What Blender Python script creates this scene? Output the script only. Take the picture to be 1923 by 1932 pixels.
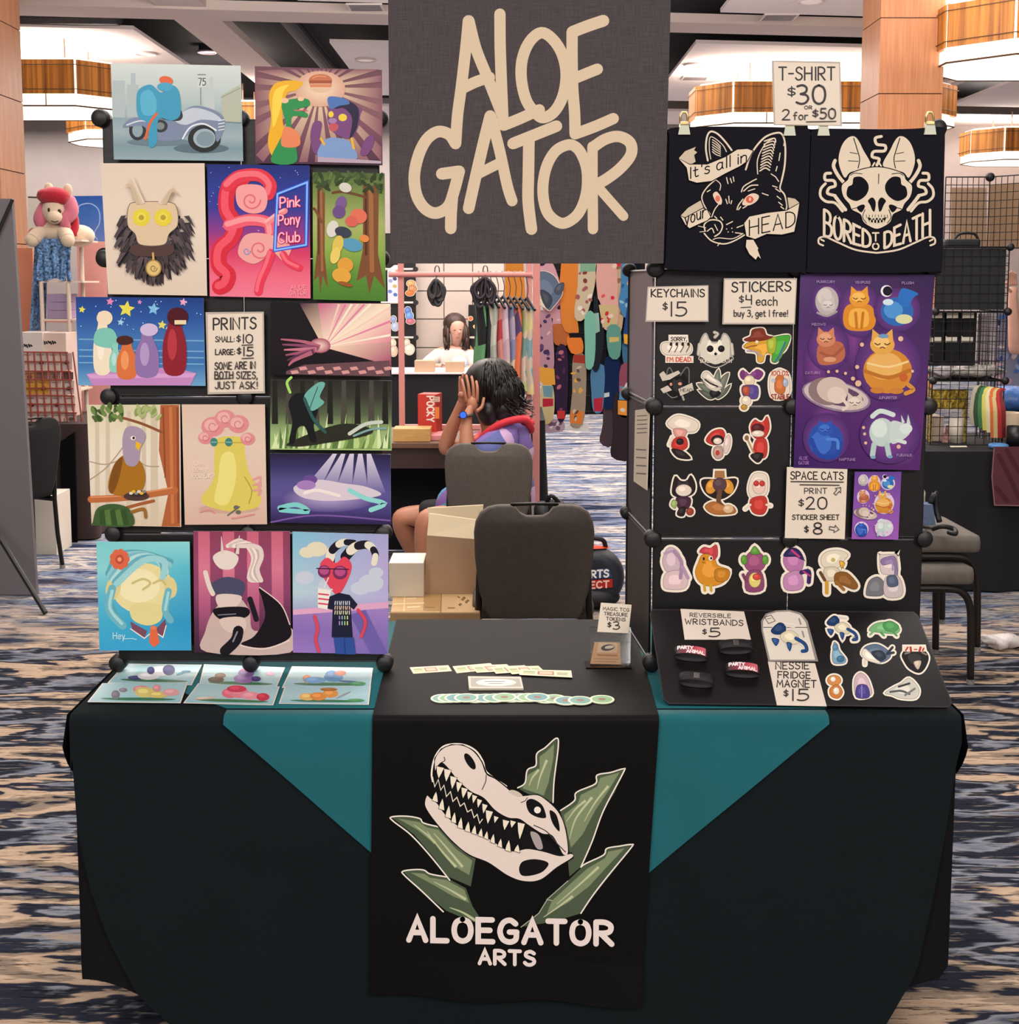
import bpy, bmesh, math, random
from mathutils import Vector, Matrix, Euler
from mathutils.geometry import tessellate_polygon
for _o in list(bpy.data.objects): bpy.data.objects.remove(_o)
S = bpy.context.scene
COL = S.collection
R = math.radians
# -- camera
F_PX, PITCH, HORIZON, CAM_Z = 2300.0, R(5.5),530.0,1.64
PPX, PPY = 961.5, HORIZON + F_PX*math.tan(PITCH)
cam_d = bpy.data.cameras.new('camera'); cam = bpy.data.objects.new('camera', cam_d); COL.objects.link(cam)
cam.location = (0,0, CAM_Z); cam.rotation_euler = (math.pi/2-PITCH, 0,0)
cam_d.sensor_fit = 'HORIZONTAL'; cam_d.sensor_width = 36; cam_d.lens = F_PX/1923*36
cam_d.shift_y = (PPY-966)/1923; cam_d.clip_end = 200; cam_d.clip_start = 0.05
S.camera = cam
# -- world, lights, exposure
S.view_settings.view_transform = 'Standard'; S.view_settings.look = 'None'
S.view_settings.gamma = 1; S.view_settings.exposure = 0.0; S.view_settings.use_curve_mapping = False
w = bpy.data.worlds.new('world'); S.world = w; w.use_nodes = True
w.node_tree.nodes['Background'].inputs[0].default_value = (1.0,0.93,0.89,1)
w.node_tree.nodes['Background'].inputs[1].default_value = 0.42
def area(name, loc, sx, sy, energy, col=(1, .945, .885), rot=(0,0,0)):
    l = bpy.data.lights.new(name, 'AREA'); l.shape = 'RECTANGLE'; l.size = sx; l.size_y = sy; l.energy = energy; l.color = col
    o = bpy.data.objects.new(name, l); COL.objects.link(o); o.location = loc; o.rotation_euler = rot; return o
area('house_and_fill_light', (-2.5,-3.0,4.7),4,4,450, rot=(R(22),0,0))
area('house_and_fill_light', (3.0,-3.0,4.7),4,4,450, rot=(R(22),0,0))
area('house_and_fill_light', (0.0,4.5,4.85),5,3,260)
area('house_and_fill_light', (-1.0,10.5,4.85),9,4,330)
area('house_and_fill_light', (0,20.5,4.9),16,3,800)
area('house_and_fill_light', (0,10.5,3.95),9,4,1050, rot=(math.pi, 0,0))  # added upward fill that brightens the near ceiling clouds, no fitting modelled here
area('house_and_fill_light', (0,25.3,4.9),26,1.5,900)
# -- pixel rays onto real planes
_FW = Vector((0, math.cos(PITCH),-math.sin(PITCH))); _UP = Vector((0, math.sin(PITCH), math.cos(PITCH)))
CAMP = Vector((0,0, CAM_Z))
def ray(px, py): return Vector((1,0,0))*((px-PPX)/F_PX) + _FW + _UP*((PPY-py)/F_PX)
def PY(px, py, Y):
    d = ray(px, py); return CAMP + d*(Y/d.y)
def PZ(px, py, z):
    d = ray(px, py); return CAMP + d*((z-CAM_Z)/d.z)
class Plane:
    def __init__(s, p, n):
        s.p = Vector(p); s.n = Vector(n).normalized()
        if s.n.dot(CAMP-s.p) < 0: s.n = -s.n
    def at(s, px, py):
        d = ray(px, py); return CAMP + d*((s.p-CAMP).dot(s.n)/d.dot(s.n))
def vplane(Y): return Plane((0, Y, 0),(0,-1,0))
def hplane(z): return Plane((0,0, z),(0,0,1))
# -- colour
def lin1(c): return c/12.92 if c <= .04045 else ((c+.055)/1.055)**2.4
def hx(s, k=1.0):
    if not isinstance(s, str): return tuple(s)
    s = s.lstrip('#')
    if len(s) == 3: s = ''.join(c*2 for c in s)
    return tuple(lin1(int(s[i:i+2],16)/255)*k for i in (0,2,4))
def mixc(a, b, t):
    a, b = hx(a), hx(b); return tuple(a[i]*(1-t)+b[i]*t for i in range(3))
# -- materials
MATS = {}
def mat(name, color='#888888', rough=.6, metal=0, emit=None, estr=0, noise=0, nscale=40, bump=0, bscale=400, spec=.5, sheen=0, alpha=None, trans=0, stretch=None):
    if name in MATS: return MATS[name]
    m = bpy.data.materials.new(name); m.use_nodes = True; MATS[name] = m
    nt = m.node_tree; b = nt.nodes['Principled BSDF']; c = hx(color)
    b.inputs['Base Color'].default_value = (*c, 1); b.inputs['Roughness'].default_value = rough
    b.inputs['Metallic'].default_value = metal; b.inputs['Specular IOR Level'].default_value = spec
    if sheen: b.inputs['Sheen Weight'].default_value = sheen
    if trans: b.inputs['Transmission Weight'].default_value = trans
    if alpha is not None: b.inputs['Alpha'].default_value = alpha
    if emit: b.inputs['Emission Color'].default_value = (*hx(emit),1); b.inputs['Emission Strength'].default_value = estr
    if noise or bump:
        tc = nt.nodes.new('ShaderNodeTexCoord'); mp = nt.nodes.new('ShaderNodeMapping'); nt.links.new(tc.outputs['Object'], mp.inputs[0])
        if stretch: mp.inputs['Scale'].default_value = stretch
    if noise:
        n = nt.nodes.new('ShaderNodeTexNoise'); n.inputs['Scale'].default_value = nscale; n.inputs['Detail'].default_value = 4; nt.links.new(mp.outputs[0], n.inputs['Vector'])
        r = nt.nodes.new('ShaderNodeValToRGB'); nt.links.new(n.outputs['Fac'], r.inputs[0])
        r.color_ramp.elements[0].position = .3; r.color_ramp.elements[1].position = .7
        r.color_ramp.elements[0].color = (*[x*(1-noise) for x in c],1); r.color_ramp.elements[1].color = (*[min(1, x*(1+noise)) for x in c],1)
        nt.links.new(r.outputs[0], b.inputs['Base Color'])
    if bump:
        n2 = nt.nodes.new('ShaderNodeTexNoise'); n2.inputs['Scale'].default_value = bscale; n2.inputs['Detail'].default_value = 3; nt.links.new(mp.outputs[0], n2.inputs['Vector'])
        bp = nt.nodes.new('ShaderNodeBump'); bp.inputs['Strength'].default_value = bump; bp.inputs['Distance'].default_value = .01; nt.links.new(n2.outputs['Fac'], bp.inputs['Height']); nt.links.new(bp.outputs[0], b.inputs['Normal'])
    return m
def ink(name, rough, spec=.4, wv=0):
    m = bpy.data.materials.new(name); m.use_nodes = True; nt = m.node_tree; b = nt.nodes['Principled BSDF']
    a = nt.nodes.new('ShaderNodeAttribute'); a.attribute_name = 'Col'
    out = a.outputs['Color']
    if wv:
        tc = nt.nodes.new('ShaderNodeTexCoord'); f = None
        for sc in ((25,25,420),(420,25,25)):
            mp = nt.nodes.new('ShaderNodeMapping'); mp.inputs['Scale'].default_value = sc; nt.links.new(tc.outputs['Object'], mp.inputs[0])
            n = nt.nodes.new('ShaderNodeTexNoise'); n.inputs['Scale'].default_value = 1; n.inputs['Detail'].default_value = 2; nt.links.new(mp.outputs[0], n.inputs['Vector'])
            if f is None: f = n.outputs['Fac']
            else:
                ad = nt.nodes.new('ShaderNodeMath'); ad.operation = 'ADD'; nt.links.new(f, ad.inputs[0]); nt.links.new(n.outputs['Fac'], ad.inputs[1]); f = ad.outputs[0]
        mr = nt.nodes.new('ShaderNodeMapRange'); mr.inputs[1].default_value = .7; mr.inputs[2].default_value = 1.35; mr.inputs[3].default_value = 1-wv; mr.inputs[4].default_value = 1+wv*1.3; nt.links.new(f, mr.inputs[0])
        mx = nt.nodes.new('ShaderNodeMix'); mx.data_type = 'RGBA'; mx.blend_type = 'MULTIPLY'; mx.inputs[0].default_value = 1
        bw = nt.nodes.new('ShaderNodeRGBToBW'); nt.links.new(out, bw.inputs[0]); mk = nt.nodes.new('ShaderNodeMapRange'); mk.inputs[1].default_value = .15; mk.inputs[2].default_value = .4; mk.inputs[3].default_value = 1; mk.inputs[4].default_value = .12; nt.links.new(bw.outputs[0], mk.inputs[0]); nt.links.new(mk.outputs[0], mx.inputs[0]); nt.links.new(out, mx.inputs[6]); nt.links.new(mr.outputs[0], mx.inputs[7]); out = mx.outputs[2]
    nt.links.new(out, b.inputs['Base Color'])
    b.inputs['Roughness'].default_value = rough; b.inputs['Specular IOR Level'].default_value = spec
    return m
INK = ink('printed_paper', .5); GLOSS = ink('glossy_print', .35, .2); CLOTHINK = ink('printed_cloth', .9, .1); CANVAS = ink('painted_canvas', .85, .2, .2); RUNNER = ink('satin_cloth', .65, .12)
# -- object helpers
def link(o, parent=None):
    COL.objects.link(o)
    if parent is not None: o.parent = parent
    return o
def tag(o, label=None, cat=None, group=None, kind=None):
    if label: o['label'] = label
    if cat: o['category'] = cat
    if group: o['group'] = group
    if kind: o['kind'] = kind
    return o
def empty(name, loc, rz=0, label=None, cat=None, group=None):
    o = bpy.data.objects.new(name, None); o.empty_display_size = .05; o.location = loc; o.rotation_euler = (0,0, rz); link(o); return tag(o, label, cat, group)
def mesh_obj(name, bm, m, parent=None, loc=None, smooth=False, world=True):
    """bm in world coordinates; becomes a child of parent (an unrotated or rotated root) or a top-level mesh with origin at loc."""
    me = bpy.data.meshes.new(name)
    if smooth:
        for f in bm.faces: f.smooth = True
    bmesh.ops.recalc_face_normals(bm, faces=bm.faces)
    if parent is not None and world:
        mw = Matrix.Identity(4); ch = []; p = parent
        while p is not None: ch.append(p); p = p.parent
        for p in reversed(ch): mw = mw @ Matrix.LocRotScale(p.location, p.rotation_euler, p.scale)
        bm.transform(mw.inverted())
    c = Vector((0,0,0))
    if bm.verts:
        xs = [v.co for v in bm.verts]
        lo = Vector([min(v[i] for v in xs) for i in range(3)]); hi = Vector([max(v[i] for v in xs) for i in range(3)])
        c = (lo+hi)/2
        if parent is None: c.z = lo.z
        if loc is not None: c = Vector(loc)
        bm.transform(Matrix.Translation(-c))
    bm.to_mesh(me); bm.free(); me.materials.append(m)
    o = bpy.data.objects.new(name, me); o.location = c; link(o, parent)
    if smooth == 'auto':
        me.shade_auto_smooth() if hasattr(me, 'shade_auto_smooth') else None
    return o
def struct(name, bm, m, smooth=False):
    o = mesh_obj(name, bm, m, smooth=smooth); o['kind'] = 'structure'; return o
def copy_tree(o, parent=None):
    c = o.copy(); COL.objects.link(c)
    if parent is not None: c.parent = parent
    for ch in [x for x in bpy.data.objects if x.parent == o]: copy_tree(ch, c)
    return c
# -- bmesh shapes
def NB(): return bmesh.new()
def bbox(bm, lo, hi, bev=0, mtx=None):
    lo, hi = Vector(lo), Vector(hi); c = (lo+hi)/2; s = hi-lo
    r = bmesh.ops.create_cube(bm, size=1, matrix=Matrix.Translation(c) @ Matrix.Diagonal((*s, 1)))
    vs = r['verts']
    if bev:
        es = list({e for v in vs for e in v.link_edges})
        q = bmesh.ops.bevel(bm, geom=es, offset=bev, segments=2, affect='EDGES', profile=.6); vs = list({v for f in q['faces'] for v in f.verts} | {v for v in vs if v.is_valid})
    if mtx is not None: bmesh.ops.transform(bm, matrix=mtx, verts=[v for v in vs if v.is_valid])
    return bm
def ball(bm, c, r, seg=16, mtx=None):
    if not hasattr(r, '__len__'): r = (r, r, r)
    m = Matrix.Translation(Vector(c)) @ (mtx if mtx is not None else Matrix.Identity(4)) @ Matrix.Diagonal((*r, 1))
    bmesh.ops.create_uvsphere(bm, u_segments=seg, v_segments=max(6, seg//2+2), radius=1, matrix=m); return bm
def tube(bm, pts, r, seg=8, cap=True, closed=False):
    pts = [Vector(p) for p in pts]; n = len(pts); rs = r if hasattr(r, '__len__') else [r]*n
    rings = []; up = None
    for i in range(n):
        a = pts[(i-1) % n] if (i > 0 or closed) else pts[i]; b = pts[(i+1) % n] if (i < n-1 or closed) else pts[i]
        t = (b-a).normalized()
        if up is None:
            up = Vector((0,0,1)) if abs(t.z) < .9 else Vector((1,0,0))
        s = t.cross(up)
        if s.length < 1e-6: s = t.orthogonal()
        s.normalize(); u = s.cross(t).normalized(); up = u
        rings.append([bm.verts.new(pts[i] + (s*math.cos(k*2*math.pi/seg) + u*math.sin(k*2*math.pi/seg))*rs[i]) for k in range(seg)])
    m = n if closed else n-1
    for i in range(m):
        A, B = rings[i], rings[(i+1) % n]
        for k in range(seg): bm.faces.new((A[k], A[(k+1) % seg], B[(k+1) % seg], B[k]))
    if cap and not closed: bm.faces.new(rings[0][::-1]); bm.faces.new(rings[-1])
    return bm
def cyl(bm, a, b, r, seg=16, r2=None): return tube(bm, [a, b],[r, r if r2 is None else r2], seg)
def prism(bm, pts, d):
    """closed planar polygon pts (world), extruded by vector d"""
    pts = [Vector(p) for p in pts]; d = Vector(d)
    A = [bm.verts.new(p) for p in pts]; B = [bm.verts.new(p+d) for p in pts]
    for t in tessellate_polygon([pts]):
        try: bm.faces.new([A[i] for i in t]); bm.faces.new([B[i] for i in t][::-1])
        except ValueError: pass
    n = len(pts)
    for i in range(n): bm.faces.new((A[i], A[(i+1) % n], B[(i+1) % n], B[i]))
    return bm
def gridmesh(bm, fn, nu, nv, close_u=False):
    V = [[bm.verts.new(fn(u/(nu if close_u else nu), v/nv)) for v in range(nv+1)] for u in range(nu if close_u else nu+1)]
    for u in range(nu):
        for v in range(nv):
            a, b = V[u], V[(u+1) % len(V)]
            bm.faces.new((a[v], b[v], b[v+1], a[v+1]))
    return V
def spline(pts, closed=False, n=6):
    """Catmull-Rom through 2-D or 3-D points"""
    P = [Vector(p) for p in pts]; N = len(P); out = []
    if N < 3: return P
    for i in range(N if closed else N-1):
        p0 = P[(i-1) % N] if (closed or i > 0) else P[i]; p1 = P[i]; p2 = P[(i+1) % N]; p3 = P[(i+2) % N] if (closed or i+2 < N) else p2
        for k in range(n):
            t = k/n; out.append(.5*((2*p1)+(p2-p0)*t+(2*p0-5*p1+4*p2-p3)*t*t+(3*p1-p0-3*p2+p3)*t**3))
    if not closed: out.append(P[-1])
    return out
def skin(name, V, E, m, parent=None, sub=2, world=True, root=None):
    """V: {key:(x,y,z,r or (rx,ry))}; E: list of (key,key)"""
    keys = list(V); me = bpy.data.meshes.new('tmp_'+name)
    me.from_pydata([V[k][:3] for k in keys],[(keys.index(a), keys.index(b)) for a, b in E],[])
    o = bpy.data.objects.new('tmp_'+name, me); COL.objects.link(o)
    sk = o.modifiers.new('s', 'SKIN'); sk.use_smooth_shade = True
    for i, k in enumerate(keys):
        r = V[k][3]; me.skin_vertices[0].data[i].radius = r if hasattr(r, '__len__') else (r, r)
        me.skin_vertices[0].data[i].use_root = (k == (root or keys[0]))
    sb = o.modifiers.new('u', 'SUBSURF'); sb.levels = sub; sb.render_levels = sub
    dg = bpy.context.evaluated_depsgraph_get(); dg.update()
    me2 = bpy.data.meshes.new_from_object(o.evaluated_get(dg))
    bm = bmesh.new(); bm.from_mesh(me2)
    bpy.data.objects.remove(o); bpy.data.meshes.remove(me); bpy.data.meshes.remove(me2)
    if m is None: return bm
    return mesh_obj(name, bm, m, parent, smooth=True, world=world)
# -- stroke lettering
GLY = {
'A': '0,0 3,10 6,0|1.2,3.5 4.8,3.5', 'B': '0,0 0,10|~0,10 3,9.9 4.8,8.7 4.6,6.4 3,5.4 0,5.3|~0,5.3 3.5,5.2 5.7,4 5.5,1.4 3.4,.1 0,0',
'C': '~5.6,8.4 3.6,10 1.2,8.8 0,5 1,1.3 3.4,0 5.8,1.4', 'D': '0,0 0,10|~0,10 3,9.6 5.4,7.8 6,5 5.4,2.2 3,.4 0,0',
'E': '5,10 0,10 0,0 5.2,0|0,5.2 4.2,5.2', 'F': '5,10 0,10 0,0|0,5.2 4.2,5.2', 'G': '~5.6,8.4 3.6,10 1.2,8.8 0,5 1,1.3 3.4,0 5.6,1.2 5.9,4.4|3.4,4.6 6,4.6',
'H': '0,0 0,10|6,0 6,10|0,5.2 6,5.2', 'I': '1,0 1,10', 'J': '~4,10 4,2.5 2.8,.2 1,.2 0,2', 'K': '0,0 0,10|5.2,10 0,4.6 5.6,0', 'L': '0,10 0,0 5,0',
'M': '0,0 .8,10 3.6,3.5 6.4,10 7.2,0', 'N': '0,0 0,10 6,0 6,10', 'O': '~3,10 .8,8.6 0,5 .8,1.4 3,0 5.2,1.4 6,5 5.2,8.6 3,10', 'P': '0,0 0,10|~0,10 3.2,9.9 5.4,8.4 5.2,5.8 3.2,4.6 0,4.5',
'R': '0,0 0,10|~0,10 3.2,9.9 5.2,8.4 5,6 3.2,5 0,4.9|1.6,4.9 5.6,0', 'S': '~5.2,8.6 3.2,10 .9,9 .7,6.8 2.6,5.4 4.8,4.2 5.3,2 3.6,.2 1.4,.2 0,1.6',
'T': '0,10 6,10|3,10 3,0', 'U': '~0,10 0,3 1,.6 3,0 5,.6 6,3 6,10', 'V': '0,10 3,0 6,10', 'W': '0,10 2,0 4,7 6,0 8,10', 'X': '0,0 6,10|0,10 6,0', 'Y': '0,10 3,5 6,10|3,5 3,0', 'Z': '0,10 6,10 0,0 6,0',
'0': '~3,10 .8,8.6 0,5 .8,1.4 3,0 5.2,1.4 6,5 5.2,8.6 3,10', '1': '.8,10 .8,0', '2': '~.3,8.3 1.6,9.8 3.6,9.9 5,8.2 4.4,5.8 2.2,2.6 0,0|0,0 5.6,0', '3': '~.4,9.4 3,10 4.8,8.6 4.4,6.3 2,5.3|~2,5.3 4.8,4.6 5.6,2.6 4.2,.5 2,0 0,.8',
'4': '4.2,0 4.2,10|~.4,10 .3,6 .6,5.2 4.2,5', '5': '5,10 1,10 .8,5.8|~.8,5.8 3,6.2 5,5 5.3,2.6 4,.6 2,0 0,.6', '7': '0,10 5.4,10 2,0', '8': '~3,5.2 .8,6.6 .8,9 3,10 5.2,9 5.2,6.6 3,5.2 .2,3.6 .4,1 3,0 5.6,1 5.8,3.6 3,5.2',
'$': '~4.6,7.3 2.8,8.2 .9,7.2 1.1,5.8 3.9,4.4 4.6,3 3.2,1.8 1.8,1.8 .5,2.7|2.7,9.8 2.7,.4', '!': '.8,10 .8,3.4|.8,.6 .8,.2', ':': '.6,6 .6,5.6|.6,1.6 .6,1.2', ',': '.8,.8 0,-1.8', '.': '.5,.5 .5,.2', '-': '0,5 3.6,5', "'": '.6,10 .4,7.6', '%': '5,10 0,0|~.2,9 1,10 1.8,9 1,8 .2,9|~3.6,1 4.4,2 5.2,1 4.4,0 3.6,1', '?': '~0,8.4 1.6,10 4,9.6 4.6,7.6 2.6,5.4 2.2,3.4|2.2,.5 2.2,.2',
'a': '~4.4,5.2 2.6,6.4 .6,5.4 0,3 .8,.6 2.4,.2 4,1.6 4.4,4|~4.4,6.2 4.4,2 5,.2', 'b': '0,10 0,.2|~0,4.6 1.6,6.2 3.8,5.6 4.4,3 3.6,.6 1.6,.2 0,1.4', 'c': '~4.2,5.4 2.4,6.4 .6,5.2 0,3 .8,.7 2.4,.1 4.2,1', 'd': '4.4,10 4.4,.2|~4.4,4.6 2.8,6.2 .6,5.6 0,3 .8,.6 2.8,.2 4.4,1.4',
'e': '~.2,3.2 4.4,3.6 4,5.6 2.4,6.4 .6,5.2 0,3 .8,.7 2.4,.1 4.4,1', 'f': '~4,9.4 2.8,10 1.6,8.6 1.6,4 1.6,0|0,5.8 3.6,5.8', 'g': '~4.4,5.2 2.6,6.4 .6,5.4 0,3 .8,.8 2.4,.4 4.2,1.8 4.4,4|~4.4,6.2 4.4,-.6 3.4,-3 1.6,-3.2 .4,-2.2', 'h': '0,10 0,0|~0,4.4 1.8,6.2 3.8,5.6 4.2,3.8 4.2,0', 'i': '.5,6 .5,0|.5,8.4 .5,8',
'k': '0,10 0,0|3.8,6 0,2.8 4.2,0', 'l': '.5,10 .5,0', 'n': '0,6.2 0,0|~0,4.4 1.8,6.2 3.8,5.6 4.2,3.8 4.2,0', 'm': '0,6.2 0,0|~0,4.4 1.4,6.2 2.8,5.4 3,3 3,0|~3,4.4 4.4,6.2 5.8,5.4 6,3 6,0', 'o': '~2.3,6.3 .6,5.4 0,3.2 .6,.9 2.3,0 4,.9 4.6,3.2 4,5.4 2.3,6.3', 'r': '0,6.2 0,0|~0,4 1.4,6 3.4,6', 's': '~3.6,5.6 2,6.4 .5,5.6 .6,4.2 2.2,3.3 3.6,2.3 3.2,.6 1.8,0 0,.8', 't': '~1.4,9 1.4,2 2.2,.2 3.8,.6|0,6.2 3.4,6.2', 'u': '~0,6.2 .2,1.8 1.6,.2 3.4,1 4.2,2.6|4.2,6.2 4.2,0', 'y': '0,6.2 2.2,.6|4.4,6.2 1.4,-3.2',
}
def layout(s, gap=2.2, space=3.6):
    x = 0; out = []
    for ch in s:
        if ch == ' ': x += space; continue
        wmax = 0; st = []
        for seg in GLY[ch].split('|'):
            cu = seg[0] == '~'; P = [tuple(float(q) for q in p.split(',')) for p in seg.lstrip('~').split()]
            wmax = max(wmax, max(p[0] for p in P)); st.append((cu, P))
        out.append((x, st)); x += wmax+gap
    return out, x-gap
# -- flat artwork: polygons layered on a real sheet
class Art:
    EPS = 4e-5
    def __init__(s, plane, lift=.0006): s.pl = plane; s.v = []; s.f = []; s.c = []; s.k = 0; s.lift = lift; s.tf = None; s.sub = 0
    def P(s, p, off): return s.pl.at(p[0], p[1]) + s.pl.n*off
    def _add(s, pts, tris, cols, off):
        b = len(s.v)
        if s.tf: pts = [s.tf(p) for p in pts]
        s.v += [s.P(p, off) for p in pts]
        for t in tris: s.f.append([b+i for i in t]); s.c.append([cols[i] for i in t] if isinstance(cols, list) else [cols]*len(t))
    def nxt(s): s.k += 1; return s.lift + s.k*s.EPS
    def base(s, pts, color, thick=.0012, c2=None):
        """the sheet itself: front face, back face, rim"""
        if s.tf: pts = [s.tf(p) for p in pts]
        cf = [hx(color)]*len(pts) if c2 is None else c2
        n = len(pts); b = len(s.v); s.v += [s.P(p, s.lift) for p in pts] + [s.P(p, s.lift-thick) for p in pts]
        for t in tessellate_polygon([[Vector((p[0], p[1],0)) for p in pts]]):
            s.f.append([b+i for i in t]); s.c.append([cf[i] for i in t]); s.f.append([b+n+i for i in t]); s.c.append([hx('#b8b0a8')]*3)
        for i in range(n):
            j = (i+1) % n; s.f.append([b+i, b+j, b+n+j, b+n+i]); s.c.append([cf[i], cf[j], cf[j], cf[i]])
        return s
    def poly(s, pts, color, sm=False, off=None):
        if sm: pts = [tuple(p) for p in spline(pts, True, 5)]
        tr = tessellate_polygon([[Vector((p[0], p[1],0)) for p in pts]])
        s._add(pts, tr, hx(color), off or s.nxt()); return s
    def quad_grad(s, q, cols, n=10):
        """q: 4 corners tl,tr,br,bl ; cols: list of rows top to bottom, each (left,right) or a single colour"""
        rows = [(hx(c), hx(c)) if isinstance(c, str) else (hx(c[0]), hx(c[1])) for c in cols]
        m = len(rows)-1; N = m*4; off = s.nxt(); pts = []; cs = []; tl, tr, br, bl = [Vector(p) for p in q]
        for i in range(N+1):
            t = i/N; a = tl.lerp(bl, t); b = tr.lerp(br, t); k = min(int(t*m), m-1); u = t*m-k
            for j in range(5):
                w_ = j/4; pts.append(tuple(a.lerp(b, w_)))
                ca = [rows[k][0][x]*(1-u)+rows[k+1][0][x]*u for x in range(3)]; cb = [rows[k][1][x]*(1-u)+rows[k+1][1][x]*u for x in range(3)]
                cs.append(tuple(ca[x]*(1-w_)+cb[x]*w_ for x in range(3)))
        s._add(pts, [(i*5+j, i*5+j+1,(i+1)*5+j+1,(i+1)*5+j) for i in range(N) for j in range(4)], cs, off); return s
    def ell(s, cx, cy, rx, ry, color, rot=0, n=24, c2=None, a0=0, a1=360):
        cr, sr = math.cos(R(rot)), math.sin(R(rot)); full = abs(a1-a0) >= 360; m = n if full else n+1
        pts = [(cx, cy)]
        for i in range(m):
            a = R(a0+(a1-a0)*i/n); x, y = rx*math.cos(a), ry*math.sin(a); pts.append((cx+x*cr-y*sr, cy+x*sr+y*cr))
        cols = hx(color) if c2 is None else [hx(color)]+[hx(c2)]*m
        s._add(pts, [(0,1+i, 1+(i+1) % m) for i in range(m if full else m-1)], cols, s.nxt()); return s
    def line(s, pts, w_, color, sm=False, closed=False, taper=None, off=None):
        if sm: pts = [tuple(p) for p in spline(pts, closed, 5)]
        P = []
        for p in pts:
            p = Vector((p[0], p[1]))
            if not P or (p-P[-1]).length > 1e-4: P.append(p)
        if closed and (P[0]-P[-1]).length < 1e-4: P.pop()
        n = len(P)
        if n < 2: return s.ell(pts[0][0], pts[0][1], w_/2, w_/2, color, n=10)
        L = []; Rr = []
        for i in range(n):
            a = P[(i-1) % n] if (closed or i > 0) else None; b = P[(i+1) % n] if (closed or i < n-1) else None
            d1 = (P[i]-a).normalized() if a is not None else None; d2 = (b-P[i]).normalized() if b is not None else None
            d1 = d1 or d2; d2 = d2 or d1
            n1 = Vector((-d1.y, d1.x)); n2 = Vector((-d2.y, d2.x)); mm = n1+n2
            if mm.length < .3: mm = n1
            mm.normalize(); k = 1/max(.5, mm.dot(n1)); hw = w_/2*(1 if taper is None else taper[0]+(taper[1]-taper[0])*i/(n-1))
            L.append(P[i]+mm*hw*k); Rr.append(P[i]-mm*hw*k)
        pts2 = [tuple(p) for p in L]+[tuple(p) for p in Rr]
        tris = [(i, (i+1) % n, n+(i+1) % n, n+i) for i in range(n if closed else n-1)]
        if not closed and taper is None:
            for e, dd in ((0,-1),(n-1,1)):
                q = (P[1]-P[0] if e == 0 else P[-1]-P[-2]); a0 = math.atan2(q.y, q.x) + (math.pi if dd < 0 else 0); c0 = len(pts2); pts2.append(tuple(P[e]))
                m = 6
                for i in range(m+1):
                    a = a0-math.pi/2+math.pi*i/m; pts2.append((P[e].x+math.cos(a)*w_/2, P[e].y+math.sin(a)*w_/2))
                tris += [(c0, c0+1+i, c0+2+i) for i in range(m)]
        s._add(pts2, tris, hx(color), off or s.nxt()); return s
    def text(s, t, x0, x1, y0, h, w_, color, y1=None, wob=0, gap=2.2, arc=0):
        """t fitted between x0 and x1, baseline y0 (to y1), cap height h, stroke w_"""
        g, W = layout(t, gap); y1 = y0 if y1 is None else y1; k0 = s.k; rnd = random.Random(t)
        for gi, (gx, st) in enumerate(g):
            dy = rnd.uniform(-wob, wob)
            for si, (cu, P) in enumerate(st):
                q = []
                P = [tuple(p) for p in spline(P, False, 5)] if cu else P
                for (x, y) in P:
                    u = (gx+x)/max(W, .01); q.append((x0+(x1-x0)*u, y0+(y1-y0)*u - y/10*h + dy + arc*(1-(2*u-1)**2)))
                s.k = k0 + (gi % 2)*4 + si
                s.line(q, w_, color)
        s.k = k0+9; return s
    def build(s, name, m=None, parent=None, label=None, cat=None, group=None):
        me = bpy.data.meshes.new(name); me_v = s.v
        c = sum(me_v, Vector())/len(me_v)
        if parent is not None: c = Vector((0,0,0)); inv = parent.matrix_basis.inverted(); 
        me.from_pydata([(v-c) if parent is None else inv @ v for v in me_v],[], s.f)
        at = me.color_attributes.new('Col', 'FLOAT_COLOR', 'CORNER'); buf = []
        for cs in s.c:
            for q in cs: buf += [q[0], q[1], q[2],1]
        at.data.foreach_set('color', buf)
        bm = bmesh.new(); bm.from_mesh(me); 
        for f in bm.faces:
            pass
        bm.free()
        # all faces look outwards: flip those that look away from the sheet's front, save the back and the rim
        me.materials.append(m or INK); me.update()
        o = bpy.data.objects.new(name, me); o.location = c; link(o, parent); return tag(o, label, cat, group)
def rectpts(x0, y0, x1, y1): return [(x0, y0),(x1, y0),(x1, y1),(x0, y1)]
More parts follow.
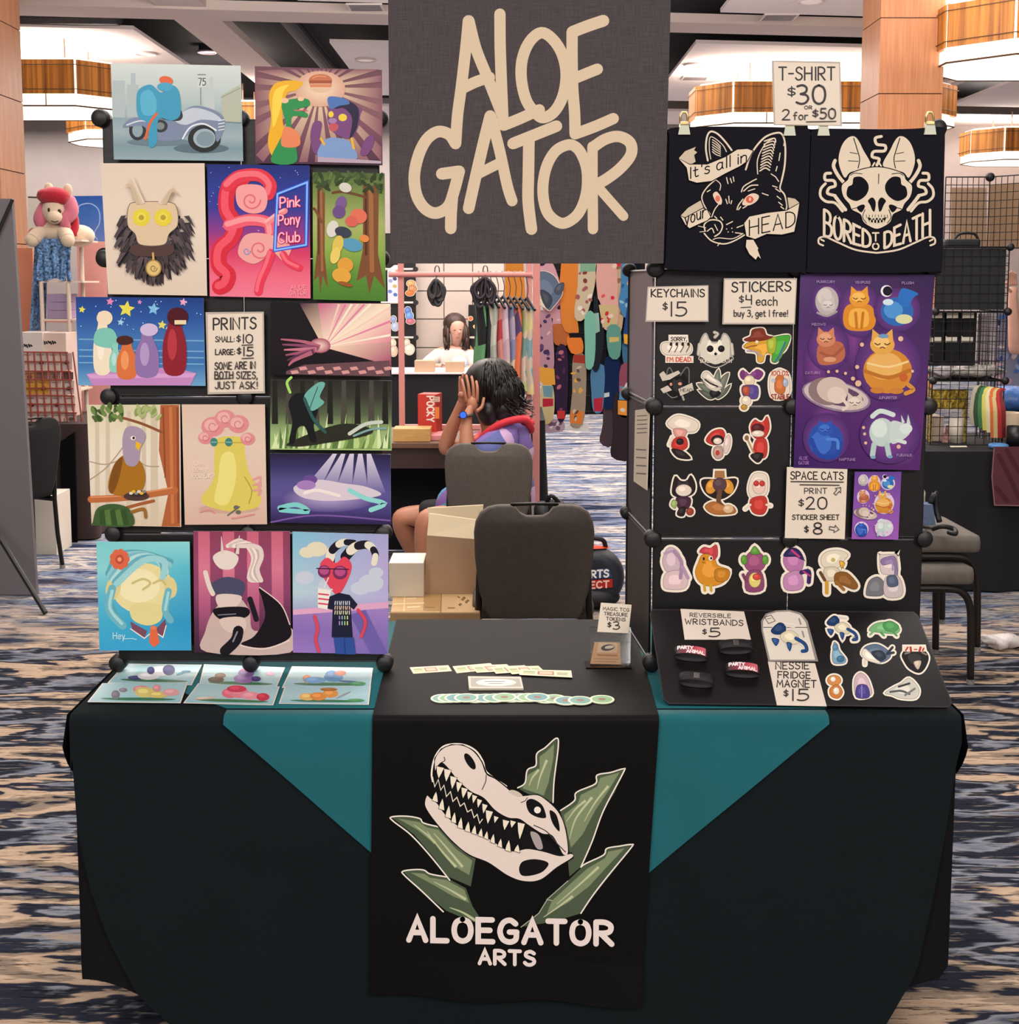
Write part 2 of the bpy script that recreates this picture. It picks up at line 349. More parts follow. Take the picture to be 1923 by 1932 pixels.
# die-cut sticker: every shape gets a white margin below it
def sticker(plane, prims, label, name='sticker', margin=4, edge='#f2e6d6', lift=.0006, m=None, cat='sticker', group=None, raw=False, parent=None):
    a = Art(plane, lift)
    def go(q, grow, col):
        t = q[0]
        if t == 'e': a.ell(q[1], q[2], q[3]+grow, q[4]+grow, col or q[5], q[6] if len(q) > 6 else 0)
        elif t == 'p':
            pts = q[1]
            if grow:
                S2 = [tuple(p) for p in spline(pts, True, 4)]
                a.poly(S2, col); a.line(S2, grow*2, col, closed=True)
            else: a.poly(pts, col or q[2], sm=True)
        elif t == 'q':
            pts = q[1]
            a.poly(pts, col or q[2])
            if grow: a.line(pts, grow*2, col, closed=True)
        elif t == 'l': a.line(q[1], q[2]+2*grow, col or q[3], sm=len(q[1]) > 2)
    if margin:
        for q in prims:
            if q[0] in 'epql' and not (len(q) > 7 and q[7] == 0): go(q, margin, edge)
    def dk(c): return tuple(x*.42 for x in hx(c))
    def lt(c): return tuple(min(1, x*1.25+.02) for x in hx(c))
    for q in prims:
        if q[0] == 't': a.text(*q[1:]); continue
        go(q, 0, None)
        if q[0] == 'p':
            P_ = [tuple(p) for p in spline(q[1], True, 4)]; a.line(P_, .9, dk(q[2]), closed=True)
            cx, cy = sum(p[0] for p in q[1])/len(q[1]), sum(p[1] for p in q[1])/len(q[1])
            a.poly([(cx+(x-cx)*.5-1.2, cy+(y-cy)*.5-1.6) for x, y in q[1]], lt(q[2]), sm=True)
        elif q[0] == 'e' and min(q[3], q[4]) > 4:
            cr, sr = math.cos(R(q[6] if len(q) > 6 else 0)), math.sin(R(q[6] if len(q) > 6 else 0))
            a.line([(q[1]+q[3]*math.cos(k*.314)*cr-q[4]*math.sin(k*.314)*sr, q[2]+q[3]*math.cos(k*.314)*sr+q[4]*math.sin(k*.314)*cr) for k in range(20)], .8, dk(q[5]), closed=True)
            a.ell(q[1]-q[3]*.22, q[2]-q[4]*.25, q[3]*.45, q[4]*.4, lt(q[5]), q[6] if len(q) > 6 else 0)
    return a.build(name, m or GLOSS, parent, label, cat, group)
# ================================================================ THE ROOM
def carpet():
    m = bpy.data.materials.new('carpet'); m.use_nodes = True; nt = m.node_tree; b = nt.nodes['Principled BSDF']; L = nt.links.new
    tc = nt.nodes.new('ShaderNodeTexCoord')
    def noise(scale, sx, sy, detail=4, rough=.55, dist=0, loc=(0,0,0)):
        mp = nt.nodes.new('ShaderNodeMapping'); mp.inputs['Scale'].default_value = (sx, sy, 1); mp.inputs['Location'].default_value = loc; L(tc.outputs['Object'], mp.inputs[0])
        n = nt.nodes.new('ShaderNodeTexNoise'); n.inputs['Scale'].default_value = scale; n.inputs['Detail'].default_value = detail; n.inputs['Roughness'].default_value = rough; n.inputs['Distortion'].default_value = dist
        L(mp.outputs[0], n.inputs['Vector']); return n.outputs['Fac']
    def ramp(fac, els, const=False):
        r = nt.nodes.new('ShaderNodeValToRGB'); L(fac, r.inputs[0]); cr = r.color_ramp
        if const: cr.interpolation = 'CONSTANT'
        while len(cr.elements) < len(els): cr.elements.new(.5)
        for e, (p, c) in zip(cr.elements, els): e.position = p; e.color = (*hx(c),1)
        return r.outputs[0]
    big = noise(1.0,1.15,4.2,5, .56, .3)                       # long blotches of colour
    base = ramp(big, [(0,'#14161f'),(.40,'#1b1e2a'),(.415,'#5c6170'),(.445,'#7d7f88'),(.46,'#1c1f2b'),(.495,'#222634'),(.505,'#a48d79'),(.55,'#b39b85'),(.56,'#857465'),(.585,'#7a6c60'),(.595,'#191c28'),(.64,'#232735'),(.65,'#6f7686'),(.69,'#9a8876')])
    fine = noise(1.0,7,75,5, .7,0)                             # thin yarn streaks
    streak = ramp(fine, [(.0,'#ffffff'),(.565,'#ffffff'),(.60,'#1b2030'),(.66,'#1b2030'),(.69,'#ffffff')])
    fine2 = noise(1.0,5,48,4, .65,0,(7,3,0))
    mx = nt.nodes.new('ShaderNodeMix'); mx.data_type = 'RGBA'; mx.blend_type = 'MULTIPLY'; mx.inputs[0].default_value = .85; L(base, mx.inputs[6]); L(streak, mx.inputs[7])
    st2 = nt.nodes.new('ShaderNodeMapRange'); L(fine2, st2.inputs[0]); st2.inputs[1].default_value = .57; st2.inputs[2].default_value = .62
    mx2 = nt.nodes.new('ShaderNodeMix'); mx2.data_type = 'RGBA'; mx2.inputs[7].default_value = (*hx('#b7ab9f'),1); L(mx.outputs[2], mx2.inputs[6])
    mm = nt.nodes.new('ShaderNodeMath'); mm.operation = 'MULTIPLY'; mm.inputs[1].default_value = .3; L(st2.outputs[0], mm.inputs[0]); L(mm.outputs[0], mx2.inputs[0])
    # the aisle beyond the booths blends to paler blues
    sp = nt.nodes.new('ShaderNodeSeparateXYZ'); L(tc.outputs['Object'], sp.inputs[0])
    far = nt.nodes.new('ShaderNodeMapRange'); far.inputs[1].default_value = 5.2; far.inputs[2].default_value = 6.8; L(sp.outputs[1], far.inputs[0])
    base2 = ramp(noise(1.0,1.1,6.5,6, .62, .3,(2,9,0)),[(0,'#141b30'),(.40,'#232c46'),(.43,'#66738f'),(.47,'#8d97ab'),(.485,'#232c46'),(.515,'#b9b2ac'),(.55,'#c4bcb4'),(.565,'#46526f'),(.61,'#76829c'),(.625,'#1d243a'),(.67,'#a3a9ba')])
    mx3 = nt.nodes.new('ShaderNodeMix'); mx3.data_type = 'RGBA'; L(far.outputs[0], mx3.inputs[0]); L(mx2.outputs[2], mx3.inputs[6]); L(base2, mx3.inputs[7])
    L(mx3.outputs[2], b.inputs['Base Color']); b.inputs['Roughness'].default_value = .95; b.inputs['Specular IOR Level'].default_value = .1
    bp = nt.nodes.new('ShaderNodeBump'); bp.inputs['Strength'].default_value = .35; bp.inputs['Distance'].default_value = .01; L(fine, bp.inputs['Height']); L(bp.outputs[0], b.inputs['Normal'])
    return m
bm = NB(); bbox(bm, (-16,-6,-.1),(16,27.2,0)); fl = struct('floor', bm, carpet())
fl.data.transform(Matrix.Translation(fl.location)); fl.location = (0,0,0)
WALL = mat('wall_paint', '#b3a6a2', .9, noise=.04, nscale=2)
bm = NB(); bbox(bm, (-16,27,0),(16,27.2,5.6)); struct('wall_back', bm, WALL)
bm = NB(); bbox(bm, (-16.2,-6,0),(-16,27.2,5.6)); struct('wall_left', bm, WALL)
bm = NB(); bbox(bm, (16,-6,0),(16.2,27.2,5.6)); struct('wall_right', bm, WALL)
DARKC = mat('ceiling_void_paint', '#19171c', .9)
bm = NB(); bbox(bm, (-16,-6,5.6),(16,27.2,5.7)); struct('ceiling', bm, DARKC)
CEIL = mat('ceiling_plaster', '#e8dbd8', .85, noise=.03, nscale=1.5)
TRIM = mat('ceiling_trim', '#c9b6ae', .8)
n_tr = 0
def trim(bm, m):
    global n_tr; n_tr += 1; return struct('trim_%d' % n_tr, bm, m)
ZC = 5.0
# plaster clouds hung below the dark void, split by gaps along X and Y
def YS_(x, y): return y+.125*(x+5.5)
def slab(x0, x1, y0, y1, z0, h, m):
    bm = NB(); prism(bm, [(x0, YS_(x0, y0), z0),(x1, YS_(x1, y0), z0),(x1, YS_(x1, y1), z0),(x0, YS_(x0, y1), z0)],(0,0, h)); trim(bm, m)
for (x0, x1) in ((-16,-5.05),(-2.55,1.5),(2.65,7.2),(8.5,16)):
    for (y0, y1) in ((-5,4.5),(6,14.7),(16.7 if x0 != -2.55 else 17.3,22.2),(23.6,25.6)): slab(x0, x1, y0, y1, ZC, .05, CEIL)
# long beams in the gaps
slab(-16,16,15.25,15.9, ZC-.02, .12, TRIM)
for (x0, x1, y0, y1) in ((-4.35,-3.75,15.9,25.5),(-4.35,-3.75,-4,15.25),(7.55,7.75,15.9,25)): slab(x0, x1, y0, y1, ZC+.01, .12, TRIM)
# dark ducts seen in the gaps
DUCT = mat('dark_duct', '#3a3437', .7)
for (a, b_, r) in (((-4.75,12,5.45),(-4.75,27,5.45), .1),((-3.2,12,5.4),(-3.2,27,5.4), .12),((-16,16.6,5.35),(-5.2,16.6,5.3), .28),((-2.4,16.9,5.35),(-.9,16.9,5.35), .18)):
    bm = NB(); cyl(bm, a, b_, r, 14); trim(bm, DUCT)
# air vents and recessed lights on the clouds
def on_ceiling(px, py, z=ZC): return PZ(px, py, z)
VENT = mat('vent_metal', '#5d5356', .5); RIM = mat('downlight_rim', '#cbbdb8', .5); 
for (px, py, nm) in ((690,12,'by the top of the banner on its near side'),(1470,31,'above the shirt price sign'),(1312,146,'between banner and shirt price sign')):
    c = on_ceiling(px, py); t = empty('ceiling_vent', (c.x, c.y, ZC),0,'grey air vent in the ceiling ' + nm, 'vent', 'ceiling air vents')
    bm = NB(); bbox(bm, (c.x-.22, c.y-.18, ZC-.02),(c.x+.22, c.y+.18, ZC)); mesh_obj('frame', bm, RIM, t)
    for k in range(5):
        bm = NB(); bbox(bm, (c.x-.19, c.y-.15+k*.065, ZC-.026),(c.x+.19, c.y-.12+k*.065, ZC-.018)); mesh_obj('slot', bm, VENT, t)
for (px, py, nm, zz) in ((390,97,'glowing violet in the dark gap above the motorcycle print', 5.5),(300,2,'glowing violet at the top edge of the dark gap', 5.5),(1530,0,'in the ceiling above the shirt price sign', ZC),(1310,121,'in the ceiling right beside the banner', ZC),(690,112,'above the burger print', ZC),(275,100,'in the ceiling over the veneer lamp beside the left column', ZC)):
    c = on_ceiling(px, py, zz); t = empty('recessed_light', (c.x, c.y, zz),0,'small round recessed light ' + nm, 'ceiling light', 'recessed ceiling lights')
    vi = zz > 5.2
    if vi:
        bm = NB(); cyl(bm, (c.x, c.y, zz),(c.x, c.y, 5.62), .13,20); mesh_obj('can', bm, DUCT, t)
    bm = NB(); tube(bm, [(c.x+.15*math.cos(a*math.pi/12), c.y+.15*math.sin(a*math.pi/12), zz-.012) for a in range(24)], .018,6, closed=True); mesh_obj('rim', bm, RIM, t, smooth=True)
    bm = NB(); cyl(bm, (c.x, c.y, zz-.012),(c.x, c.y, zz-.004), .135,24)
    mesh_obj('lens', bm, mat('violet_lens', '#c9a0dc', .4, emit='#d09ae8', estr=.8) if vi else mat('pale_lens', '#d8cac6', .4, emit='#ffe9dd', estr=.25), t)
# -- wood-panelled columns
def wood_mat():
    m = bpy.data.materials.new('column_veneer'); m.use_nodes = True; nt = m.node_tree; b = nt.nodes['Principled BSDF']; L = nt.links.new
    tc = nt.nodes.new('ShaderNodeTexCoord'); mp = nt.nodes.new('ShaderNodeMapping'); mp.inputs['Scale'].default_value = (30,30,1.2); L(tc.outputs['Object'], mp.inputs[0])
    n = nt.nodes.new('ShaderNodeTexNoise'); n.inputs['Scale'].default_value = 1.5; n.inputs['Detail'].default_value = 6; L(mp.outputs[0], n.inputs['Vector'])
    r = nt.nodes.new('ShaderNodeValToRGB'); L(n.outputs['Fac'], r.inputs[0]); r.color_ramp.elements[0].position = .3; r.color_ramp.elements[1].position = .75
    r.color_ramp.elements[0].color = (*hx('#b87a54'),1); r.color_ramp.elements[1].color = (*hx('#d09466'),1)
    L(r.outputs[0], b.inputs['Base Color']); b.inputs['Roughness'].default_value = .42; return m
WOOD = wood_mat(); JOINT = mat('column_joint', '#5a3a2c', .8)
def column(xc, yc, s, name_label, cut):
    t = empty('column', (xc, yc, 0),0, name_label, 'column'); t['kind'] = 'structure'
    zs = [0] + cut + [5.6]
    bm = NB(); bbox(bm, (xc-s/2+.012, yc-s/2+.012,0),(xc+s/2-.012, yc+s/2-.012,5.6)); mesh_obj('core', bm, JOINT, t)
    for a, b_ in zip(zs[:-1], zs[1:]):
        bm = NB(); h = s/2
        for (lo, hi) in (((-h, -h),(h, -h+.02)),((-h, h-.02),(h, h)),((-h, -h+.02),(-h+.02, h-.02)),((h-.02,-h+.02),(h, h-.02))):
            bbox(bm, (xc+lo[0], yc+lo[1], a+.006),(xc+hi[0], yc+hi[1], b_-.006))
        mesh_obj('veneer_panel', bm, WOOD, t)
zj = [1.64+(530-y)/2300*14 for y in (322,185,48)]; st = zj[1]-zj[0]
cuts = sorted([zj[0]-st*2, zj[0]-st, *zj, zj[2]+st]); cuts = [c for c in cuts if c > .2]
column(4.16+.36,14.36, .72,'tall copper-toned wood column behind the shirt price sign', cuts)
column(-5.77-.36,14.36, .72,'tall copper-toned wood column rising beside the dark backdrop board', [c-.0 for c in cuts])
# -- pendant lamps: veneer drum over a white diffuser tray
def veneer():
    m = bpy.data.materials.new('lamp_veneer'); m.use_nodes = True; nt = m.node_tree; b = nt.nodes['Principled BSDF']; L = nt.links.new
    tc = nt.nodes.new('ShaderNodeTexCoord'); mp = nt.nodes.new('ShaderNodeMapping'); mp.inputs['Scale'].default_value = (9,9, .15); L(tc.outputs['Object'], mp.inputs[0])
    n = nt.nodes.new('ShaderNodeTexNoise'); n.inputs['Scale'].default_value = 1.1; n.inputs['Detail'].default_value = 5; n.inputs['Roughness'].default_value = .7; L(mp.outputs[0], n.inputs['Vector'])
    r = nt.nodes.new('ShaderNodeValToRGB'); L(n.outputs['Fac'], r.inputs[0]); r.color_ramp.elements[0].position = .36; r.color_ramp.elements[1].position = .66
    r.color_ramp.elements[0].color = (*hx('#633510'),1); r.color_ramp.elements[1].color = (*hx('#d98a36'),1)
    L(r.outputs[0], b.inputs['Base Color']); L(r.outputs[0], b.inputs['Emission Color']); b.inputs['Emission Strength'].default_value = .24; b.inputs['Roughness'].default_value = .5; return m
VEN = veneer(); GLOW = mat('lamp_diffuser', '#fff6ea', .4, emit='#fff1dd', estr=1.7); FRAME = mat('lamp_frame', '#6b5340', .5, metal=.6)
def octo(hw, hd, ch): return [(-hw+ch, -hd),(hw-ch, -hd),(hw, -hd+ch),(hw, hd-ch),(hw-ch, hd),(-hw+ch, hd),(-hw, hd-ch),(-hw, -hd+ch)]
def uplight(xc, yc, hw, hd, z):
    l = bpy.data.lights.new('lamp_uplight', 'AREA'); l.shape = 'RECTANGLE'; l.size = hw*1.9; l.size_y = hd*1.9; l.energy = 110; l.color = (1, .95, .88)
    o = bpy.data.objects.new('lamp_uplight', l); COL.objects.link(o); o.location = (xc, yc, z); o.rotation_euler = (math.pi, 0,0)
def pendant(xc, yc, hw, hd, ch, label, zb=4.04):
    t = empty('pendant_light', (xc, yc, zb),0, label, 'lamp', 'veneer pendant lamps')
    def ring(o, z0, z1, nm, m):
        bm = NB(); prism(bm, [(xc+x, yc+y, z0) for x, y in o],(0,0, z1-z0)); return mesh_obj(nm, bm, m, t)
    ring(octo(hw-.10, hd-.10, ch*.9), zb+.15, zb+.66,'light_box', GLOW)          # glowing core, seen in the slits
    ring(octo(hw-.03, hd-.03, ch), zb, zb+.145,'diffuser_tray', GLOW)
    uplight(xc, yc, hw, hd, zb+.67)
    o = octo(hw, hd, ch)
    for i in range(8):
        a, b_ = Vector(o[i]), Vector(o[(i+1) % 8]); d = b_-a; n = Vector((d.y, -d.x)).normalized()*.02; L_ = d.length
        k = max(1, round(L_/1.15))
        for j in range(k):
            p, q = a+d*(j/k+.022/L_*1.0), a+d*((j+1)/k-.022/L_*1.0)
            bm = NB(); prism(bm, [(xc+v.x, yc+v.y, zb+.16) for v in (p, q, q-n, p-n)],(0,0, .46)); mesh_obj('veneer_panel', bm, VEN, t)
    for zz in (zb+.22, zb+.55):
        bm = NB(); oo = octo(hw+.012, hd+.012, ch); tube(bm, [(xc+x, yc+y, zz) for x, y in oo], .006,6, closed=True); mesh_obj('wire_band', bm, FRAME, t)
    bm = NB(); tube(bm, [(xc+x, yc+y, zb) for x, y in octo(hw-.03, hd-.03, ch)], .012,6, closed=True)
    for x in (-hw*.5,0, hw*.5): cyl(bm, (xc+x, yc-hd+.028, zb),(xc+x, yc-hd+.028, zb+.16), .008,6)
    mesh_obj('tray_frame', bm, FRAME, t)
    for sx in (-1,1):
        for sy in (-1,1):
            bm = NB(); cyl(bm, (xc+sx*hw*.6, yc+sy*hd*.6, zb+.6),(xc+sx*hw*.6, yc+sy*hd*.6,5.01), .012,6); mesh_obj('hanging_rod', bm, FRAME, t)
pendant(-7.25,17.85,1.75, .8, .45,'large veneer pendant lamp with white tray, beside the copper column at the left')
pendant(-5.75,21.8,1.95, .8, .5,'far veneer pendant lamp low behind the motorcycle print')
pendant(4.95,19.75,2.05, .85, .5,'veneer pendant lamp half hidden behind the shirt price sign')
pendant(6.9,14.1,2.1, .9, .55,'largest and nearest veneer pendant lamp, right of the copper wood column')
pendant(11.2,25.3,1.9, .8, .5,'far veneer pendant lamp above the black wire grid stall')
# ================================================================ THE STALL TABLE AND ITS CLOTHS
def raw(a, verts, faces, color):
    b = len(a.v); a.v += [Vector(v) for v in verts]
    for f in faces: a.f.append([b+i for i in f]); a.c.append([hx(color)]*len(f))
ZT = .755
YF = PZ(960,1342, ZT).y; YB = PZ(960,1168, ZT).y
XL = PZ(136,1342, ZT).x; XR = PZ(1809,1342, ZT).x
t = empty('vendor_table', ((XL+XR)/2,(YF+YB)/2,0),0,'long folding stall table hidden under black and green cloths', 'table')
bm = NB(); bbox(bm, (XL+.015, YF+.015, ZT-.045),(XR-.015, YB-.015, ZT-.012), .006); mesh_obj('tabletop', bm, mat('table_laminate', '#8d8a86', .5), t)
for sx in (XL+.25, XR-.25):
    for sy in (YF+.12, YB-.12):
        bm = NB(); cyl(bm, (sx, sy, 0),(sx, sy, ZT-.045), .015,10); mesh_obj('leg', bm, mat('table_steel', '#444446', .4, .8), t)
def sheet_mat(name, c, sh=.3, r=.85, bump=.25):
    return mat(name, c, r, bump=bump, bscale=900, sheen=sh, noise=.06, nscale=6, spec=.2)
# black floor-length skirt with the corners flaring out in folds
bm = NB(); NU, NV = 220,14
def skirt(u, v):
    w_, d_ = XR-XL, YB-YF; per = 2*(w_+d_); s = u*per
    if s < w_: p = Vector((XL+s, YF, 0)); n = Vector((0,-1,0)); e = min(s, w_-s)
    elif s < w_+d_: q = s-w_; p = Vector((XR, YF+q, 0)); n = Vector((1,0,0)); e = min(q, d_-q)
    elif s < 2*w_+d_: q = s-w_-d_; p = Vector((XR-q, YB, 0)); n = Vector((0,1,0)); e = min(q, w_-q)
    else: q = s-2*w_-d_; p = Vector((XL, YB-q, 0)); n = Vector((-1,0,0)); e = min(q, d_-q)
    side = abs(n.x); k = math.exp(-(e/.22)**2)
    hemz = .17-.03*math.sin(s*6) if side else .03+.14*k
    fl = v*(.010*side + .012*math.sin(s*30)*side) if n.y >= 0 else -.004
    if n.y > 0: fl = .0
    z = ZT-.012-(ZT-.012-hemz)*v
    return p+n*fl+Vector((0,0, z))
gridmesh(bm, skirt, NU, NV, close_u=True)
V_ = [bm.verts.new((x, y, ZT-.0115)) for x, y in ((XL, YF),(XR, YF),(XR, YB),(XL, YB))]; bm.faces.new(V_)
o = mesh_obj('tablecloth', bm, sheet_mat('black_skirt', '#08080b', 0), smooth=True)
tag(o, 'black floor-length undercloth showing at both ends of the stall table', 'tablecloth')
# dark green top cloth with a curved hem
def hem(px_list, Y): return [PY(x, y, Y) for x, y in px_list]
YG = YF-.008
hl = hem([(136,1420),(137,1480),(147,1570),(172,1680),(205,1770),(260,1875),(330,1940),(430,1985),(560,2012)], YG)
hr = hem([(1380,2012),(1520,2000),(1610,1975),(1668,1932),(1727,1830),(1757,1700),(1784,1560),(1803,1440),(1811,1400)], YG)
HEM = sorted([(p.x, p.z) for p in hl+hr]); HEM[0] = (XL-.004, HEM[0][1]); HEM[-1] = (XR+.004, HEM[-1][1])
def hem_z(x):
    if x <= HEM[0][0]: return HEM[0][1]
    for (a, za),(b, zb) in zip(HEM[:-1], HEM[1:]):
        if a <= x <= b: return za+(zb-za)*(x-a)/max(b-a, 1e-6)
    return HEM[-1][1]
def drop(bm, x0, x1, zfun, ztop, Y, amp=.006, nu=160, nv=26, rad=.016, yb=None, cosine=True, ph=0.0):
    """cloth lying on the table from yb, rounding over the front edge and hanging to zfun(x)"""
    yb = YB if yb is None else yb
    def fn(u, v):
        uu = .5-.5*math.cos(u*math.pi) if cosine else u
        x = x0+(x1-x0)*uu
        if v < .12: return Vector((x, yb+(Y+rad-yb)*v/.12, ztop))
        if v < .3:
            a = (v-.12)/.18*math.pi/2; return Vector((x, Y+rad-rad*math.sin(a), ztop-rad+rad*math.cos(a)))
        k = (v-.3)/.7; z1 = max(zfun(x), .006); z = ztop-rad+(z1-ztop+rad)*k
        return Vector((x, Y - amp*k*(.5+.5*math.sin(x*9+ph)) - amp*.6*k*(.5+.5*math.sin(x*23+2+ph)), z))
    gridmesh(bm, fn, nu, nv); return bm
bm = NB(); drop(bm, XL-.004, XR+.004, hem_z, ZT-.006, YG)
for X, sg in ((XL-.006,-1),(XR+.006,1)):                        # side flaps
    def fn(u, v, X=X, sg=sg):
        y = YG+.006+(YB-YG)*u; k = v; ln = .07+.22*math.sin(min(1, u*1.2)*math.pi)
        return Vector((X+sg*(.004+.012*k+.008*k*math.sin(u*20)), y, ZT-.006-ln*k))
    gridmesh(bm, fn, 30,10)
gm = sheet_mat('dark_green_cloth', '#081317', .0)
o = mesh_obj('tablecloth', bm, gm, smooth=True); tag(o, 'very dark green cloth with curved hem draped over the front of the table', 'tablecloth')
# teal overlay set corner-down
ZTE = ZT-.004; YT = YF-.016
xa, xb, xt = PZ(428,1340, ZTE).x, PZ(1556,1338, ZTE).x, PY(978,1850, YT).x; zt = PY(978,1850, YT).z
def teal_z(x): return ZT-.02-(ZT-.02-zt)*((x-xa)/(xt-xa) if x < xt else (xb-x)/(xb-xt))
bm = NB(); drop(bm, xa, xb, teal_z, ZTE, YT, amp=.003, cosine=False, yb=YF+.02, ph=1.0)
top = [PZ(428,1336, ZTE), PZ(224,1262, ZTE), PZ(300,1172, ZTE), PZ(1650,1172, ZTE), PZ(1745,1262, ZTE), PZ(1556,1336, ZTE)]
prism(bm, top, (0,0,-.001))
o = mesh_obj('table_overlay', bm, sheet_mat('teal_cloth', '#176069', .15), smooth='auto'); tag(o, 'teal cloth laid corner down over the dark green tablecloth', 'tablecloth')
# the printed runner
ZR = ZT-.002; YR = YF-.024
a = Art(vplane(YR), lift=0)
rl0, rr0 = PZ(706,1340, ZR).x, PZ(1240,1340, ZR).x
rlb, rrb = PZ(748,1170, ZR).x, PZ(1192,1170, ZR).x
bl, br = PY(698,1879, YR), PY(1208,1893, YR)
NUr = 24; rows = []
for i in range(10):
    q = i/9; rows.append([(rlb+(rl0-rlb)*q+((rrb+(rr0-rrb)*q)-(rlb+(rl0-rlb)*q))*u/NUr, YB+.004+(YR+.014-YB)*q, ZR) for u in range(NUr+1)])
for i in range(1,6):
    an = i/5*math.pi/2; rows.append([(rl0+(rr0-rl0)*u/NUr, YR+.014-.014*math.sin(an), ZR-.014+.014*math.cos(an)) for u in range(NUr+1)])
for i in range(1,15):
    q = i/14
    rows.append([((rl0+(bl.x-rl0)*q)+((rr0+(br.x-rr0)*q)-(rl0+(bl.x-rl0)*q))*u/NUr, YR-(.012*max(0, q-.85)/.15*(u/NUr)), ZR-.014+((bl.z+(br.z-bl.z)*u/NUr+.006*math.sin(u*.5))-ZR+.014)*q) for u in range(NUr+1)])
vv = [p for r_ in rows for p in r_]; W1 = NUr+1
raw(a, vv, [(i*W1+j, i*W1+j+1,(i+1)*W1+j+1,(i+1)*W1+j) for i in range(len(rows)-1) for j in range(NUr)], '#0b0a0b')
raw(a, [(x, y+.0012 if i > 10 else y, z-(.0008 if i <= 10 else 0)) for i, r_ in enumerate(rows) for (x, y, z) in r_],[(i*W1+j, (i+1)*W1+j, (i+1)*W1+j+1, i*W1+j+1) for i in range(len(rows)-1) for j in range(NUr)], '#0b0a0b')
a.lift = .0004
def RC(pts): return [(690+.3053*x, 1330+.3053*y) for x, y in pts]
CRM = '#e6d6cd'
def leaf(pts, inner, hi, edge=True):
    q = RC(pts); a.poly(q, '#4d5a45')
    a.poly(RC(inner), '#7f8c6a')
    for h in hi:
        P_ = RC(h); a.line(P_, 7,'#a8b08a', sm=True, taper=(.2, .9))
        a.line(P_, 3,'#c9cca6', sm=True, taper=(.1, .8))
def outl(pts, w_=2.6): a.line(RC(pts), w_, '#efe6da', sm=True)
leaf([(1182,205),(1188,300),(1165,460),(1150,600),(1080,590),(950,520),(985,480),(1000,400),(1052,380),(1060,305),(1110,270)],[(1165,240),(1160,330),(1130,480),(1100,560),(970,515),(1005,430),(1075,390),(1075,320),(1120,285)],[[(1060,520),(1080,440),(1120,340)],[(1010,500),(1030,450),(1070,400)]])
leaf([(1595,398),(1540,540),(1450,680),(1395,840),(1330,1000),(1260,1060),(1230,760),(1205,660),(1290,600),(1305,545),(1420,490),(1432,435)],[(1570,415),(1500,530),(1420,650),(1340,800),(1270,880),(1235,740),(1225,680),(1310,610),(1330,555),(1430,505),(1450,450)],[[(1260,830),(1300,700),(1400,570)],[(1350,720),(1420,600),(1500,500)],[(1240,720),(1300,640),(1360,590)]])
leaf([(1640,865),(1560,990),(1430,1150),(1320,1290),(1150,1340),(960,1370),(1070,1285),(1125,1195),(1250,1085),(1355,985),(1470,930),(1490,890)],[(1600,885),(1500,990),(1380,1120),(1250,1220),(1120,1290),(1150,1210),(1270,1100),(1370,1010),(1480,945),(1500,905)],[[(1180,1230),(1320,1110),(1440,1000)],[(1100,1310),(1200,1240),(1280,1180)]])
leaf([(155,690),(250,690),(335,705),(360,735),(450,750),(560,870),(680,950),(650,1120),(510,1060),(420,940),(300,800)],[(200,700),(330,722),(380,755),(450,770),(560,890),(660,960),(640,1050),(540,990),(430,860),(320,770)],[[(420,790),(500,880),(600,1000)],[(380,780),(470,900),(560,1000)],[(300,740),(380,800),(430,850)]])
leaf([(230,1025),(360,1020),(400,1050),(480,1055),(620,1130),(660,1240),(730,1350),(640,1330),(500,1270),(350,1150)],[(280,1035),(360,1040),(400,1065),(500,1080),(610,1140),(640,1220),(540,1180),(420,1110)],[[(420,1090),(520,1140),(620,1200)],[(520,1250),(600,1280),(680,1330)]])
for P_ in ([(940,510),(985,480),(1000,400),(1052,372),(1058,300),(1110,262),(1180,203),(1190,260),(1165,460),(1158,600)],[(1205,650),(1290,590),(1303,538),(1420,485),(1430,432),(1515,415),(1592,393),(1590,420),(1470,650),(1400,840),(1330,1000)],[(1330,1000),(1360,978),(1470,925),(1490,885),(1570,870),(1640,860),(1640,880),(1500,1050),(1400,1180),(1330,1285)],[(470,755),(360,728),(335,700),(250,685),(160,690),(170,715),(280,800),(400,930),(520,1080)],[(500,1060),(400,1042),(360,1018),(300,1015),(232,1025),(240,1050),(350,1150),(480,1275)]): outl(P_)
for P_ in ([(1150,1205),(1120,1200),(1125,1195),(1250,1085)],[(960,1370),(1070,1285),(1125,1195)]): a.line(RC(P_),1.6,'#aeb7a0')
